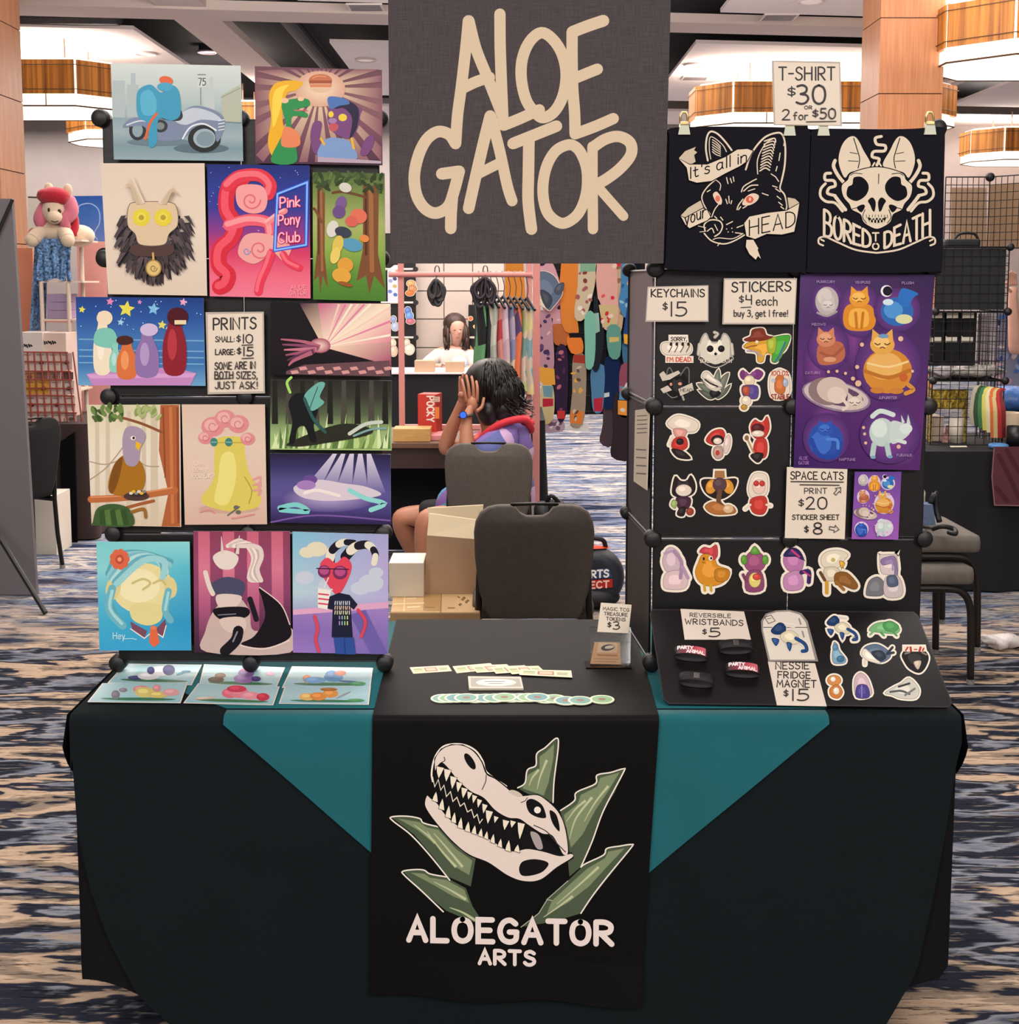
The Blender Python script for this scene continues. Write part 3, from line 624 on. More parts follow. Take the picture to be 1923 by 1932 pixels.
# the skull: jaw, gape, cranium
a.poly(RC([(425,470),(450,365),(560,450),(800,650),(960,710),(1060,790),(1200,900),(1230,925),(920,905),(720,790),(520,660),(470,560)]), '#131114')
JAW = [(380,560),(400,575),(440,605),(500,685),(600,765),(720,805),(800,850),(860,890),(925,903),(1000,888),(1100,905),(1200,932),(1268,918),(1275,940),(1180,1000),(1080,1075),(980,1085),(880,1050),(760,970),(640,920),(540,840),(450,740),(390,660),(368,610)]
a.line(RC(JAW),5.4,'#131114', closed=True); a.poly(RC(JAW), CRM, sm=True)
a.poly(RC([(948,1010),(970,965),(1040,950),(1110,962),(1130,985),(1090,1030),(1020,1052),(965,1050)]), '#131114', sm=True)
a.poly(RC([(1020,780),(1070,800),(1095,880),(1060,885),(1030,830)]), '#a99f9d', sm=True)
CRA = [(430,400),(432,330),(470,275),(530,248),(600,250),(665,285),(715,350),(745,425),(800,455),(870,510),(930,560),(985,560),(1060,555),(1120,590),(1190,660),(1232,760),(1250,905),(1222,920),(1190,860),(1150,800),(1090,790),(1010,740),(950,700),(880,692),(800,645),(730,570),(650,530),(570,460),(510,385),(470,352),(440,380)]
a.line(RC([(415,470),(408,420),(425,330),(470,262),(530,240),(610,244),(680,280),(725,345),(750,415),(870,500)]),3.2,'#efe6da', sm=True)
a.line(RC(CRA),5,'#131114', closed=True); a.poly(RC(CRA), CRM, sm=True)
a.poly(RC([(882,535),(905,522),(945,535),(970,560),(930,560)]), '#cfc2b4', sm=True)
a.poly(RC([(992,600),(1015,578),(1050,585),(1090,615),(1110,660),(1112,695),(1060,690),(1010,660)]), '#131114', sm=True); a.ell(*RC([(1062,646)])[0],6.4,6.4,'#f2e8de')
a.poly(RC([(1138,648),(1175,670),(1195,730),(1197,778),(1165,745),(1145,700)]), '#131114', sm=True)
a.ell(*RC([(645,346)])[0],7,17.5,'#131114', -32); a.line(RC([(745,430),(742,470),(720,520)]),1.6,'#3b3536', sm=True)
a.line(RC([(470,352),(490,340),(485,320)]),1.6,'#3b3536', sm=True); a.line(RC([(960,600),(985,590),(1000,570)]),1.4,'#3b3536')
a.line(RC([(1040,740),(1120,780),(1180,850),(1235,905)]),1.8,'#3b3536', sm=True)
def tooth(x, y, w_, h, lean=0, col='#efe4cf'):
    P_ = RC([(x-w_/2, y-4),(x+w_/2, y+6),(x+w_*.25+lean*.6, y+h*.6),(x+lean, y+h),(x-w_*.35+lean*.4, y+h*.5)]); a.line(P_, 1.6,'#131114', closed=True); a.poly(P_, col)
for x, y, w_, h in ((462,380,46,70),(508,395,44,75),(545,440,42,75),(580,475,36,60),(612,510,38,62),(645,535,30,46),(675,555,30,48),(705,580,30,50),(738,610,32,56),(765,650,44,80),(808,685,28,40),(868,708,40,60),(912,712,34,42),(962,725,44,100)): tooth(x, y, w_, h, -10)
for x, y, w_, h in ((430,590,34,-58),(470,640,34,-66),(510,690,34,-74),(545,720,30,-62),(585,755,32,-66),(630,775,32,-60),(670,790,30,-52),(710,805,28,-48),(745,820,26,-46),(785,845,28,-54),(830,870,28,-50),(880,895,34,-66),(935,900,34,-44)): tooth(x, y, w_, h, 6)
zz = [(415,440),(428,500),(450,455),(465,520),(485,490),(500,560),(525,530),(540,590),(565,565),(585,620),(610,600),(630,655),(655,640),(670,690),(690,670),(705,725),(722,700)]
a.line(RC(zz),1.8,'#e6dccb')
a.text('ALOEGATOR', 772,1154,1771,41,10.5,'#eadbd6', 1779, gap=2.6)
a.text('ARTS', 905,1008,1815,25,7,'#eadbd6', 1818, gap=2.6)
a.build('table_runner', RUNNER, label='black table runner printed with a toothy reptile skull among spiky leaves', cat='table runner')

# ================================================================ GRID DISPLAY STANDS
PANEL = mat('black_panel', '#09080b', .42, bump=.04, bscale=60, spec=.45); HUB = mat('black_plastic', '#141317', .5); ROD = mat('gunmetal_rod', '#2c2a2d', .35, metal=.7)
PANEL_LIT = mat('black_panel_lit', '#6b5d65', .35)  # lit copy of the black panel: reflected light put into the base colour
YD = PZ(470,1249, ZT+.018).y
def hub(bm, p, r=.0195):
    p = Vector(p); cyl(bm, p+Vector((0,-.014,0)), p+Vector((0, .012,0)), r, 20); cyl(bm, p+Vector((0,-.019,0)), p+Vector((0,-.014,0)), r*.8,20, r2=r)
    return bm
def plate(bm, x0, z0, x1, z1, y, th=.005, ch=.018, ux=None):
    pts = [(x0+ch, z0),(x1-ch, z0),(x1, z0+ch),(x1, z1-ch),(x1-ch, z1),(x0+ch, z1),(x0, z1-ch),(x0, z0+ch)]
    if ux is None: return prism(bm, [(x, y, z) for x, z in pts],(0, th, 0))
    o_, d_ = ux; n = Vector((d_.y, -d_.x, 0))*th
    return prism(bm, [o_+d_*x+Vector((0,0, z)) for x, z in pts], n)
def stand(xs, zs, label, skip=(), wing=None, depth=None):
    t = empty('display_stand', ((xs[0]+xs[-1])/2, YD, zs[0]),0, label, 'display stand')
    g = .003
    for i in range(len(xs)-1):
        for j in range(len(zs)-1):
            if (i, j) in skip: continue
            bm = NB(); plate(bm, xs[i]+g, zs[j]+g, xs[i+1]-g, zs[j+1]-g, YD-.005); mesh_obj('panel', bm, PANEL, t)
            bm = NB()
            for (p, q) in (((xs[i], zs[j]+.004),(xs[i+1], zs[j]+.004)),((xs[i], zs[j+1]-.004),(xs[i+1], zs[j+1]-.004)),((xs[i]+.004, zs[j]),(xs[i]+.004, zs[j+1])),((xs[i+1]-.004, zs[j]),(xs[i+1]-.004, zs[j+1]))):
                cyl(bm, (p[0], YD-.002, p[1]),(q[0], YD-.002, q[1]), .0032,8)
            mesh_obj('wire_frame', bm, ROD, t)
    for x in xs:
        for z in zs:
            bm = NB(); hub(bm, (x, YD, z)); mesh_obj('connector', bm, HUB, t, smooth='auto')
    if wing:
        x0, ang, top_n, ln = wing; d_ = Vector((-math.sin(ang)*(1), math.cos(ang),0)); o_ = Vector((x0, YD, 0))
        for j in range(top_n):
            bm = NB(); plate(bm, .012, zs[j]+g, ln, zs[j+1]-g, 0, ux=(o_, d_)); mesh_obj('side_panel', bm, PANEL_LIT if j == top_n-1 else PANEL, t)
            bm = NB()
            for zz_ in (zs[j]+.004, zs[j+1]-.004): cyl(bm, o_+d_*.01+Vector((0,0, zz_)), o_+d_*ln+Vector((0,0, zz_)), .0032,8)
            cyl(bm, o_+d_*ln+Vector((0,0, zs[j])), o_+d_*ln+Vector((0,0, zs[j+1])), .0032,8); mesh_obj('wire_frame', bm, ROD, t)
        for z in zs[:top_n+1]:
            bm = NB(); hub(bm, o_+d_*ln+Vector((0, .01, z)), .017); mesh_obj('connector', bm, HUB, t, smooth='auto')
    # plain panels straight behind the outer edges keep the wall upright
    if depth:
        for x in depth:
            for j in range(len(zs)-2):
                bm = NB(); plate(bm, .02, zs[j]+g, .3, zs[j+1]-g, 0, ux=(Vector((x, YD, 0)), Vector((0,1,0)))); mesh_obj('side_panel', bm, PANEL, t)
    return t
zl = [PY(470, y, YD).z for y in (1249,1005,748,488,224)]; zl[0] = ZT+.018
xl = [PY(217,1005, YD).x, PY(470,1005, YD).x, PY(724,1005, YD).x]
zr = [PY(1490, y, YD).z for y in (1253,1015,766,507,243)]; zr[0] = ZT+.018
xr = [PY(1231,1015, YD).x, PY(1488,1015, YD).x, PY(1741,1015, YD).x]
stand(xl, zl, 'black grid panel stand covered in colourful art prints', depth=(xl[0]+.012,))
stand(xr, zr, 'black grid panel stand holding the two shirts and rows of stickers', wing=(xr[0]-.004, R(4.6),3, .3), depth=(xr[2]-.012,))

# ================================================================ THE BANNER
YBN = YD-.042
a = Art(vplane(YBN)); BC = '#4b4547'
a.base([(732,-40),(1267,-40),(1252,497),(737,497)], BC, .02)
def BP(pts): return [(730+.2808*x, .2808*y) for x, y in pts]
BCR = '#d9c4a9'
def bs(pts, w_=76, sm=True, **k): a.line(BP(pts), w_*.2808, BCR, sm=sm, **k)
bs([(548,140),(530,330),(500,590),(475,780),(463,965)]); bs([(552,140),(600,330),(680,530),(775,770)]); bs([(515,590),(600,550),(690,520)])
bs([(760,95),(762,320),(772,600),(782,840)]); bs([(785,842),(900,795),(1025,738)])
bs([(1040,220),(960,280),(910,400),(905,540),(940,680),(1010,770),(1060,790),(1130,745),(1185,640),(1205,500),(1180,370),(1120,270)], closed=True)
bs([(1245,215),(1245,400),(1250,600),(1262,760),(1265,900)]); bs([(1248,215),(1350,175),(1455,140)],80); bs([(1255,530),(1340,495),(1415,465)]); bs([(1265,900),(1400,850),(1522,797)])
bs([(462,965),(420,905),(345,885),(270,935),(215,1040),(185,1180),(200,1310),(255,1400),(330,1432),(410,1390),(450,1290),(485,1155)],78); bs([(486,1152),(430,1160),(370,1168)],80); bs([(440,1330),(432,1440),(430,1535)],78)
bs([(695,780),(650,960),(590,1220),(550,1400)],78); bs([(700,785),(760,1020),(810,1250),(842,1350)],74); bs([(620,1165),(700,1125),(770,1090)],70)
bs([(848,965),(960,920),(1140,848)],78); bs([(955,930),(952,1150),(950,1350),(972,1540)],78)
bs([(1210,975),(1130,1020),(1070,1130),(1048,1280),(1075,1420),(1145,1490),(1210,1495),(1290,1430),(1340,1300),(1345,1150),(1310,1040),(1265,985)],74, closed=True)
bs([(1382,985),(1382,1200),(1385,1540)],70); bs([(1385,990),(1470,935),(1560,918),(1635,960),(1640,1040),(1570,1130),(1480,1200),(1410,1240)],76); bs([(1412,1250),(1500,1350),(1590,1452)],66)
a.build('hanging_banner', CANVAS, label='large charcoal canvas banner with cream hand-painted lettering above the stall', cat='banner')

# ================================================================ THE TWO SHIRTS
YS = YD-.0385
def shirt_base(pts):
    a = Art(vplane(YS)); 
    q = [tuple(p) for p in spline(pts, True, 4)]
    a.base(q, '#191820', .017); return a
def SP(pts): return [(1250+.2808*x, 230+.2808*y) for x, y in pts]
SC = '#e3d3bd'; SB = '#17161d'
a = shirt_base([(1265,242),(1330,239),(1400,239),(1470,240),(1527,243),(1529,260),(1526,350),(1523,430),(1520,512),(1510,514),(1440,513),(1380,512),(1320,510),(1258,507),(1256,490),(1260,400),(1262,320),(1263,260)])
def sl(pts, w_=10, c=SC, sm=True, **k): a.line(SP(pts), w_*.2808, c, sm=sm, **k)
# fox head outline, ears, fur strokes
sl([(305,260),(292,180),(300,100),(325,65),(370,80),(420,130),(465,190)],12); sl([(325,250),(315,180),(325,100),(400,150),(430,200)],6)
sl([(560,320),(600,210),(680,110),(760,75),(805,85),(825,160),(822,290),(800,400)],12); sl([(640,350),(640,250),(690,150),(750,110)],7)
for k in range(11): sl([(655+k*3,330-k*20),(690+k*6,310-k*20),(720+k*4,325-k*19)],7 if k % 2 else 9)
for k in range(6): sl([(335,120+k*16),(360,135+k*17),(390,165+k*13)],6)
sl([(355,390),(300,440),(265,500),(280,560),(320,620)],8); sl([(360,390),(390,420),(385,460)],6)
sl([(800,400),(790,450),(820,490),(835,560),(830,590)],10)
for (x, y, dx, dy) in ((740,430,30,10),(760,450,30,20),(770,500,25,20),(780,540,25,20),(795,570,20,15),(730,350,30,20),(760,370,20,30),(790,210,-8,50),(770,300,-8,30),(670,480,40,14),(430,375,10,40),(455,380,10,30),(475,370,5,30),(425,520,10,30),(445,500,3,45),(465,530,-5,20),(390,640,15,20),(350,635,15,15),(300,470,20,-12),(510,590,15,-20),(540,580,25,-15),(430,690,40,-20),(500,710,40,-15),(490,745,40,5),(820,130,-6,30)): sl([(x, y),(x+dx, y+dy)],7, sm=False)
sl([(530,470),(545,435),(600,400),(630,385)],8); sl([(545,465),(590,430),(640,425)],8); sl([(575,465),(620,450)],6, sm=False)
sl([(500,590),(510,560),(540,520)],8)
a.poly(SP([(535,555),(560,505),(605,480),(645,495),(635,530),(585,560)]), '#e8cdb8', sm=True); a.ell(*SP([(585,522)])[0],7.4,6.6,'#d9604c'); a.ell(*SP([(587,520)])[0],2.2,3.6,'#f0c0a8')
a.poly(SP([(338,490),(365,470),(398,520),(392,556),(360,540)]), '#e8cdb8', sm=True); a.ell(*SP([(370,516)])[0],4.4,6,'#dd7a62')
sl([(380,550),(350,590),(330,640)],7)
# muzzle
sl([(285,730),(280,690),(320,660),(380,665),(402,700),(385,745),(350,770)],9); sl([(300,735),(330,715),(345,745)],7); sl([(350,690),(370,730)],6, sm=False)
sl([(280,750),(330,800),(410,820),(480,800),(550,760)],9); sl([(340,790),(380,780),(470,785),(540,750)],6); sl([(370,832),(385,812)],6, sm=False)
for (x, y) in ((430,720),(465,715),(440,740),(470,740)): a.ell(*SP([(x, y)])[0],1.2,1.2, SC, n=8)
sl([(500,712),(548,690)],5, sm=False); sl([(240,700),(290,712)],5, sm=False); sl([(250,740),(290,735)],5, sm=False)
# ribbons
def rib(pts, c=SC): a.poly(SP(pts), c, sm=False); a.line(SP(pts),1.6, SB, closed=True)
rib([(105,245),(150,195),(228,165),(215,190),(237,205),(215,225),(225,270),(190,290),(150,280)], '#cdbda6')
rib([(105,245),(180,285),(300,285),(420,235),(500,185),(570,180),(610,195),(570,265),(520,300),(420,350),(330,400),(230,412),(175,395),(160,310)])
a.text("It's all in", *[p for p in (SP([(180,0)])[0][0], SP([(562,0)])[0][0])], SP([(0,384)])[0][1],21,2.3, SB, SP([(0,268)])[0][1])
rib([(118,630),(170,575),(255,525),(270,560),(285,600),(240,620),(160,660)], '#cdbda6')
rib([(118,630),(150,645),(270,580),(300,590),(325,640),(300,665),(240,690),(180,718),(150,690)])
a.text('your', SP([(150,0)])[0][0], SP([(288,0)])[0][0], SP([(0,695)])[0][1],23,2.3, SB, SP([(0,640)])[0][1])
rib([(835,505),(890,515),(922,545),(915,600),(845,585)], '#cdbda6')
rib([(545,680),(580,635),(700,610),(830,595),(920,545),(905,640),(885,740),(800,760),(700,755),(620,790),(560,770)])
a.text('HEAD', SP([(582,0)])[0][0], SP([(888,0)])[0][0], SP([(0,765)])[0][1],29,2.3, SB, SP([(0,700)])[0][1])
rib([(560,790),(610,790),(645,850),(640,860),(662,925),(640,905),(625,930),(580,890),(555,840)])
a.build('folded_shirt', CLOTHINK, label='folded black shirt printed with a red-eyed fox head and ribbons', cat='shirt', group='folded shirts on the stand')
a = shirt_base([(1534,244),(1600,243),(1660,244),(1720,243),(1779,240),(1783,256),(1781,350),(1780,430),(1777,508),(1766,512),(1680,515),(1600,515),(1526,514),(1523,500),(1526,400),(1529,320),(1531,260)])
for m_ in (1,-1):
    def mx(pts): return SP([(1440+m_*(x-1440), y) for x, y in pts])
    a.poly(mx([(1225,375),(1190,300),(1185,230),(1210,150),(1250,105),(1290,98),(1320,130),(1350,190),(1400,290),(1330,320),(1260,340)]), SC, sm=True)
    a.line(mx([(1285,110),(1310,190),(1325,250),(1315,310)]),1.8, SB, sm=True); a.line(mx([(1260,205),(1310,215)]),1.4, SB); a.line(mx([(1250,262),(1315,265)]),1.4, SB)
    a.line(mx([(1160,260),(1150,300),(1180,360),(1220,410)]),6.5, SC, sm=True)
    a.line(mx([(1130,345),(1095,350),(1095,390),(1150,395),(1160,430),(1120,445),(1110,480),(1160,495)]),5.5, SC, sm=True)
    a.line(mx([(1095,415),(1065,450),(1062,500),(1100,535),(1160,545),(1210,600)]),5, SC, sm=True)
    a.line(mx([(1160,500),(1190,540),(1230,590)]),6.5, SC, sm=True)
    a.line(mx([(1410,300),(1425,275)]),3, SC)
    a.line(mx([(1080,830),(1050,815),(1055,780),(1100,775),(1180,810),(1300,860),(1440,880)]),3.4, SC, sm=True)
    a.line(mx([(1065,790),(1085,800)]),3, SC)
a.line(SP([(1470,98),(1430,110),(1440,150),(1495,160),(1490,195),(1420,200),(1410,235),(1455,250),(1440,290)]),5.5, SC, sm=True)
sk = [(1440,305),(1350,318),(1265,350),(1245,390),(1205,430),(1215,500),(1255,550),(1275,590),(1330,620),(1350,670),(1390,700),(1440,718)]
full = sk + [(2880-x, y) for x, y in sk[::-1][1:-1]]
a.line(SP(full),3.6, SB, closed=True, sm=True); a.poly(SP(full), SC, sm=True)
for m_ in (1,-1):
    def mx(pts): return SP([(1440+m_*(x-1440), y) for x, y in pts])
    a.poly(mx([(1240,500),(1245,440),(1275,420),(1285,375),(1335,370),(1375,405),(1385,450),(1360,500),(1300,532)]), SB, sm=True)
    a.poly(mx([(1395,560),(1380,530),(1410,508),(1432,540),(1425,600),(1410,595)]), SB, sm=True)
    a.poly(mx([(1305,575),(1345,555),(1360,570),(1335,608)]), SB, sm=True)
    a.line(mx([(1360,590),(1345,640),(1370,680)]),1.4, SB, sm=True); a.line(mx([(1275,585),(1330,570)]),1.3, SB)
    a.line(mx([(1262,360),(1290,345),(1340,350)]),1.3, SB, sm=True)
    for k in range(4): a.line(mx([(1440-10-k*20,625),(1440-12-k*20,645)]),1, SB)
a.poly(SP([(1375,640),(1410,650),(1440,645),(1470,650),(1505,640),(1490,672),(1440,680),(1390,672)]), SB)
for k in range(5): a.line(SP([(1395+k*22,662),(1395+k*22,678)]),2.4, SC)
for k in range(4): a.line(SP([(1405+k*22,645),(1405+k*22,655)]),2.4, SC)
a.line(SP([(1452,350),(1450,415)]),1.2, SB)
# arched lettering
def arch(word, x0, x1, top, bot, w_):
    g, W = layout(word, 2.0); k0 = a.k
    for gi, (gx, stq) in enumerate(g):
        for si, (cu, P_) in enumerate(stq):
            P_ = [tuple(p) for p in spline(P_, False, 5)] if cu else P_
            q = []
            for (x, y) in P_:
                X = x0+(x1-x0)*(gx+x)/W; q.append((X, bot(X)+(top(X)-bot(X))*y/10))
            a.k = k0+(gi % 2)*4+si; a.line(SP(q), w_, SC)
    a.k = k0+9
arch('BORED', 1085,1395, lambda x: 590+(x-1085)*.50, lambda x: 765+(x-1085)*.27,5)
arch('DEATH', 1490,1795, lambda x: 745-(x-1490)*.50, lambda x: 848-(x-1490)*.27,5)
a.text('T', *[SP([(q, 0)])[0][0] for q in (1410,1450)], SP([(0,800)])[0][1],15,3, SC); a.text('O', *[SP([(q, 0)])[0][0] for q in (1410,1450)], SP([(0,856)])[0][1],11,3, SC)
a.build('folded_shirt', CLOTHINK, label='folded black shirt printed with a cat skull above arched lettering', cat='shirt', group='folded shirts on the stand')
# brass bulldog clips
BRASS = mat('pale_brass', '#d6c08a', .3, metal=.85); CLEAR = mat('clear_clip_plastic', '#cfd2c0', .25, spec=.6)
def clip(px, py, lab):
    p = PY(px, py, YS-.002); t = empty('bulldog_clip', p, 0, lab, 'clip', 'brass clips holding shirts')
    bm = NB(); prism(bm, [p+Vector((x, -.004, z)) for x, z in ((-.013,-.016),(.013,-.016),(.009, .006),(-.009, .006))],(0, .014,0)); mesh_obj('jaw', bm, CLEAR, t)
    bm = NB(); bbox(bm, p+Vector((-.009,-.006, .004)), p+Vector((.009, .012, .012)), .002); mesh_obj('spring', bm, BRASS, t)
    bm = NB(); tube(bm, [p+Vector((x, .003, z)) for x, z in ((-.007, .008),(-.008, .024),(-.004, .032),(.004, .032),(.008, .024),(.007, .008))], .0028,8); mesh_obj('handle', bm, BRASS, t, smooth=True)
clip(1291,240,'brass clip on the fox shirt next to the banner'); clip(1490,242,'brass clip under the shirt price sign on the fox shirt')
clip(1554,242,'brass clip on the cat skull shirt nearest the price sign'); clip(1755,240,'brass clip at the outer top corner of the cat skull shirt')
# ================================================================ ART PRINTS PINNED TO THE LEFT STAND
VP = vplane(YD-.0205); PRN = 'art prints on the stand'
def pr(q, cols=None, color='#fff', white=0, layer=0):
    a = Art(VP, .0006+.0014*layer); a.base(q, color, .0012)
    if cols: a.quad_grad(q, cols)
    return a
def done(a, label, group=PRN, m=None): return a.build('art_print', m or GLOSS, label=label, cat='print', group=group)
def swirl(a, cx, cy, r, n, col, w_): a.line([(cx+r*(1-k/30)*math.cos(k*.35), cy+r*(1-k/30)*math.sin(k*.35)) for k in range(n)], w_, col, sm=True)
# motorcycle in a grey street
q = [(209,119),(454,124),(459,304),(215,301)]
a = pr(q, ['#d5dedb', '#c6d2d0', '#b3c4c5', '#93a9b0', '#6f8b98', '#8aa3ad'])
a.poly([(213,222),(458,238),(459,303),(215,300)], '#86a0aa'); a.quad_grad([(213,222),(458,238),(459,303),(215,300)],['#8ea6b0', '#9fb3ba', '#7f9aa5', '#94abb4'])
for x0, x1, y0 in ((213,236,152),(240,262,160),(247,256,138),(322,342,175),(385,405,165),(395,402,145)): a.poly([(x0, y0),(x1, y0),(x1,222),(x0,221)], '#c0cccc' if x0 > 300 else '#b2c0c2')
a.poly([(418,180),(453,160),(455,232),(420,230)], '#b7bcab'); a.line([(418,184),(454,166)],1.6,'#8d9a90'); a.line([(420,230),(456,232)],2,'#6d8590')
a.line([(379,198),(379,166)],2,'#8b9698'); a.poly(rectpts(373,137,389,165), '#d2d8d6'); a.text('75', 375,388,161,13,1.8,'#4d5a60'); a.line([(374,141),(388,141)],2,'#7d888c')
a.ell(380,280,52,9,'#5a7280'); a.ell(300,268,60,7,'#6a828f')
a.ell(260,246,16,19,'#2e3238'); a.ell(260,246,10,13,'#8fa5b0'); a.ell(386,262,31,26,'#25282d'); a.ell(386,261,21,18,'#9fb2bc'); a.ell(388,262,17,14,'#7f96a2')
a.poly([(232,240),(252,222),(285,225),(330,220),(365,200),(405,208),(424,225),(421,250),(410,268),(404,246),(385,236),(365,242),(345,262),(310,266),(285,258),(270,238)], '#7d8ba8', sm=True)
a.poly([(330,225),(362,204),(400,212),(418,228),(380,226),(350,236)], '#c3cdda', sm=True); a.line([(345,262),(360,240),(385,234),(408,246)],3,'#e6edf0', sm=True); a.line([(240,236),(270,228),(310,240)],2.4,'#dbe4ea', sm=True)
for k in range(4): a.line([(413,228+k*6),(424,226+k*6)],1.6,'#e9eef0')
a.ell(303,238,14,12,'#33373d'); a.ell(303,238,8,7,'#7c848a'); a.poly([(300,205),(330,196),(345,215),(338,228),(306,224)], '#33363c', sm=True)
# a blue blanket slung over the seat, with an orange stripe
a.poly([(262,170),(285,160),(305,175),(320,160),(338,172),(341,215),(325,228),(300,225),(296,270),(282,276),(280,235),(262,222),(258,195)], '#3f9cc0', sm=True)
a.poly([(266,180),(283,170),(296,190),(292,215),(270,215)], '#5bb3d3', sm=True); a.line([(275,262),(284,232),(296,215)],5,'#e0673c', sm=True); a.ell(314,152,13,8,'#e2683f', 10); a.ell(312,164,15,8,'#4ba7ca')
done(a, 'print of a silver-blue motorcycle on a grey street with a 75 sign')
# burger in pink rays, with two cartoon diners
q = [(481,125),(721,132),(722,312),(482,308)]
a = pr(q, ['#6b4452', '#8b5f66', '#7a4d5d', '#4a2d42'])
for k in range(26):
    an = k/26*2*math.pi+.1; c0 = (604,165); wd = .055 if k % 2 else .09
    def edge(an):
        dx, dy = math.cos(an), math.sin(an); tt = min([(720-c0[0])/dx if dx > 0 else (483-c0[0])/dx if dx < 0 else 9e9,(306-c0[1])/dy if dy > 0 else (131-c0[1])/dy if dy < 0 else 9e9]); return (c0[0]+dx*tt, c0[1]+dy*tt)
    e0, e1 = edge(an-wd), edge(an+wd); off = a.nxt()
    a._add([c0, e0, e1],[(0,1,2)],[hx('#f6d8b4'), hx('#8d5b68'), hx('#8d5b68')], off)
a.ell(604,168,48,34,'#f7dfbd', c2='#d9a893'); 
a.ell(605,152,22,12,'#c8744f', a0=180, a1=360); a.poly([(583,152),(627,152),(626,158),(584,158)], '#a8553c'); a.poly([(584,159),(627,159),(625,165),(586,165)], '#d98a62'); a.ell(605,166,21,9,'#e4c0a0', a0=0, a1=180); a.line([(590,148),(600,144),(615,145)],2,'#e09a73', sm=True)
a.poly([(508,180),(520,158),(545,152),(572,156),(560,170),(543,176),(536,200),(534,230),(548,285),(560,300),(520,300),(506,270),(512,225)], '#eeb325', sm=True)
a.poly([(520,170),(545,160),(535,175),(528,210),(516,240),(514,200)], '#f8d54e', sm=True)
a.poly([(532,196),(560,186),(582,188),(584,200),(562,206),(580,214),(578,222),(552,220),(552,250),(560,305),(512,305),(530,260),(540,236)], '#2f9150', sm=True); a.poly([(538,240),(562,250),(565,275),(532,275)], '#e9875c', sm=True); a.ell(538,190,7,5,'#f3c7a0'); a.ell(568,187,6,4,'#f3c7a0'); a.line([(556,208),(580,209)],2,'#d96b70')
a.poly([(622,200),(628,184),(650,192),(682,205),(680,216),(676,240),(660,262),(630,250),(618,225)], '#7b4a80', sm=True)
a.poly([(622,186),(650,188),(676,204),(674,240),(660,262),(665,225),(650,205),(630,205)], '#2a2440', sm=True); a.poly([(618,190),(624,182),(650,186),(660,196),(640,200),(625,206)], '#4f78b8', sm=True)
a.ell(647,222,8,7,'#f0cf4a'); a.ell(625,216,5,6,'#f0cf4a'); a.ell(630,240,9,8,'#c65a63'); a.ell(628,228,8,5,'#a97fae')
a.poly([(590,235),(600,228),(608,234),(604,262),(612,285),(594,290),(586,262)], '#7b4a80', sm=True); a.poly([(690,262),(704,256),(706,270),(694,292),(680,290)], '#7b4a80', sm=True)
a.poly([(604,300),(606,272),(625,260),(660,268),(672,302)], '#7f9ed0', sm=True); a.line([(606,262),(612,272)],5,'#e8b440'); a.line([(664,262),(668,280)],5,'#e8b440'); a.poly([(600,296),(720,304),(720,309),(600,306)], '#b9a5b8')
done(a, 'print of a hamburger in glowing pink rays above two cartoon diners')
# cream print, dark ruff and gold medal
q = [(190,308),(386,308),(391,558),(204,555)]
a = pr(q, ['#e0cdbb', '#e6d5c3', '#ddcab8'])
rnd = random.Random(4)
for k in range(330):
    x = 232+rnd.random()*122; y = 415+rnd.random()*112; wdt = 1-abs(x-291)/75
    if y > 470+wdt*75: continue
    dx = (x-291)*.22; a.poly([(x-5, y-8),(x+5, y-9),(x+dx+2, y+14),(x+dx-2, y+10)], rnd.choice(['#3a2c33', '#4a3a40', '#2b2027', '#57454a']), sm=False)
a.poly([(255,462),(325,462),(322,482),(258,482)], '#4a2c26', sm=True)
a.poly([(246,390),(262,382),(320,382),(336,392),(338,425),(322,442),(312,462),(268,462),(258,442),(244,425)], '#dcc3a0', sm=True); a.line([(246,390),(262,382),(320,382),(336,392),(338,425),(322,442),(312,462),(268,462),(258,442),(244,425)],1.2,'#5a4a45', sm=True, closed=True)
for cx in (270,311):
    for k in range(10): a.ell(cx+12*math.cos(k*.63),411+12*math.sin(k*.63),5,5,'#e4cf2f')
    a.ell(cx, 411,9,9,'#e9d84a'); a.ell(cx, 411,5,5,'#b79a1c')
for sg in (-1,1):
    for k in range(3): a.line([(289+sg*(16+k*4),385),(289+sg*(26+k*6),360-k*4+(sg > 0)*8),(289+sg*(38+k*5),330+k*10+(sg > 0)*16)],9,['#e3d2bf', '#d6c2a8', '#cbb596'][k], sm=True, taper=(1, .2))
a.line([(292,478),(293,492)],4,'#c9a45c'); a.ell(293,506,15,16,'#a9823c'); a.ell(293,506,12.5,13.5,'#dcbd78'); swirl(a, 293,506,7,22,'#8a6a30', 1.6)
done(a, 'cream print of a pale jar with two yellow blooms, dark feather ruff and medal', m=INK)
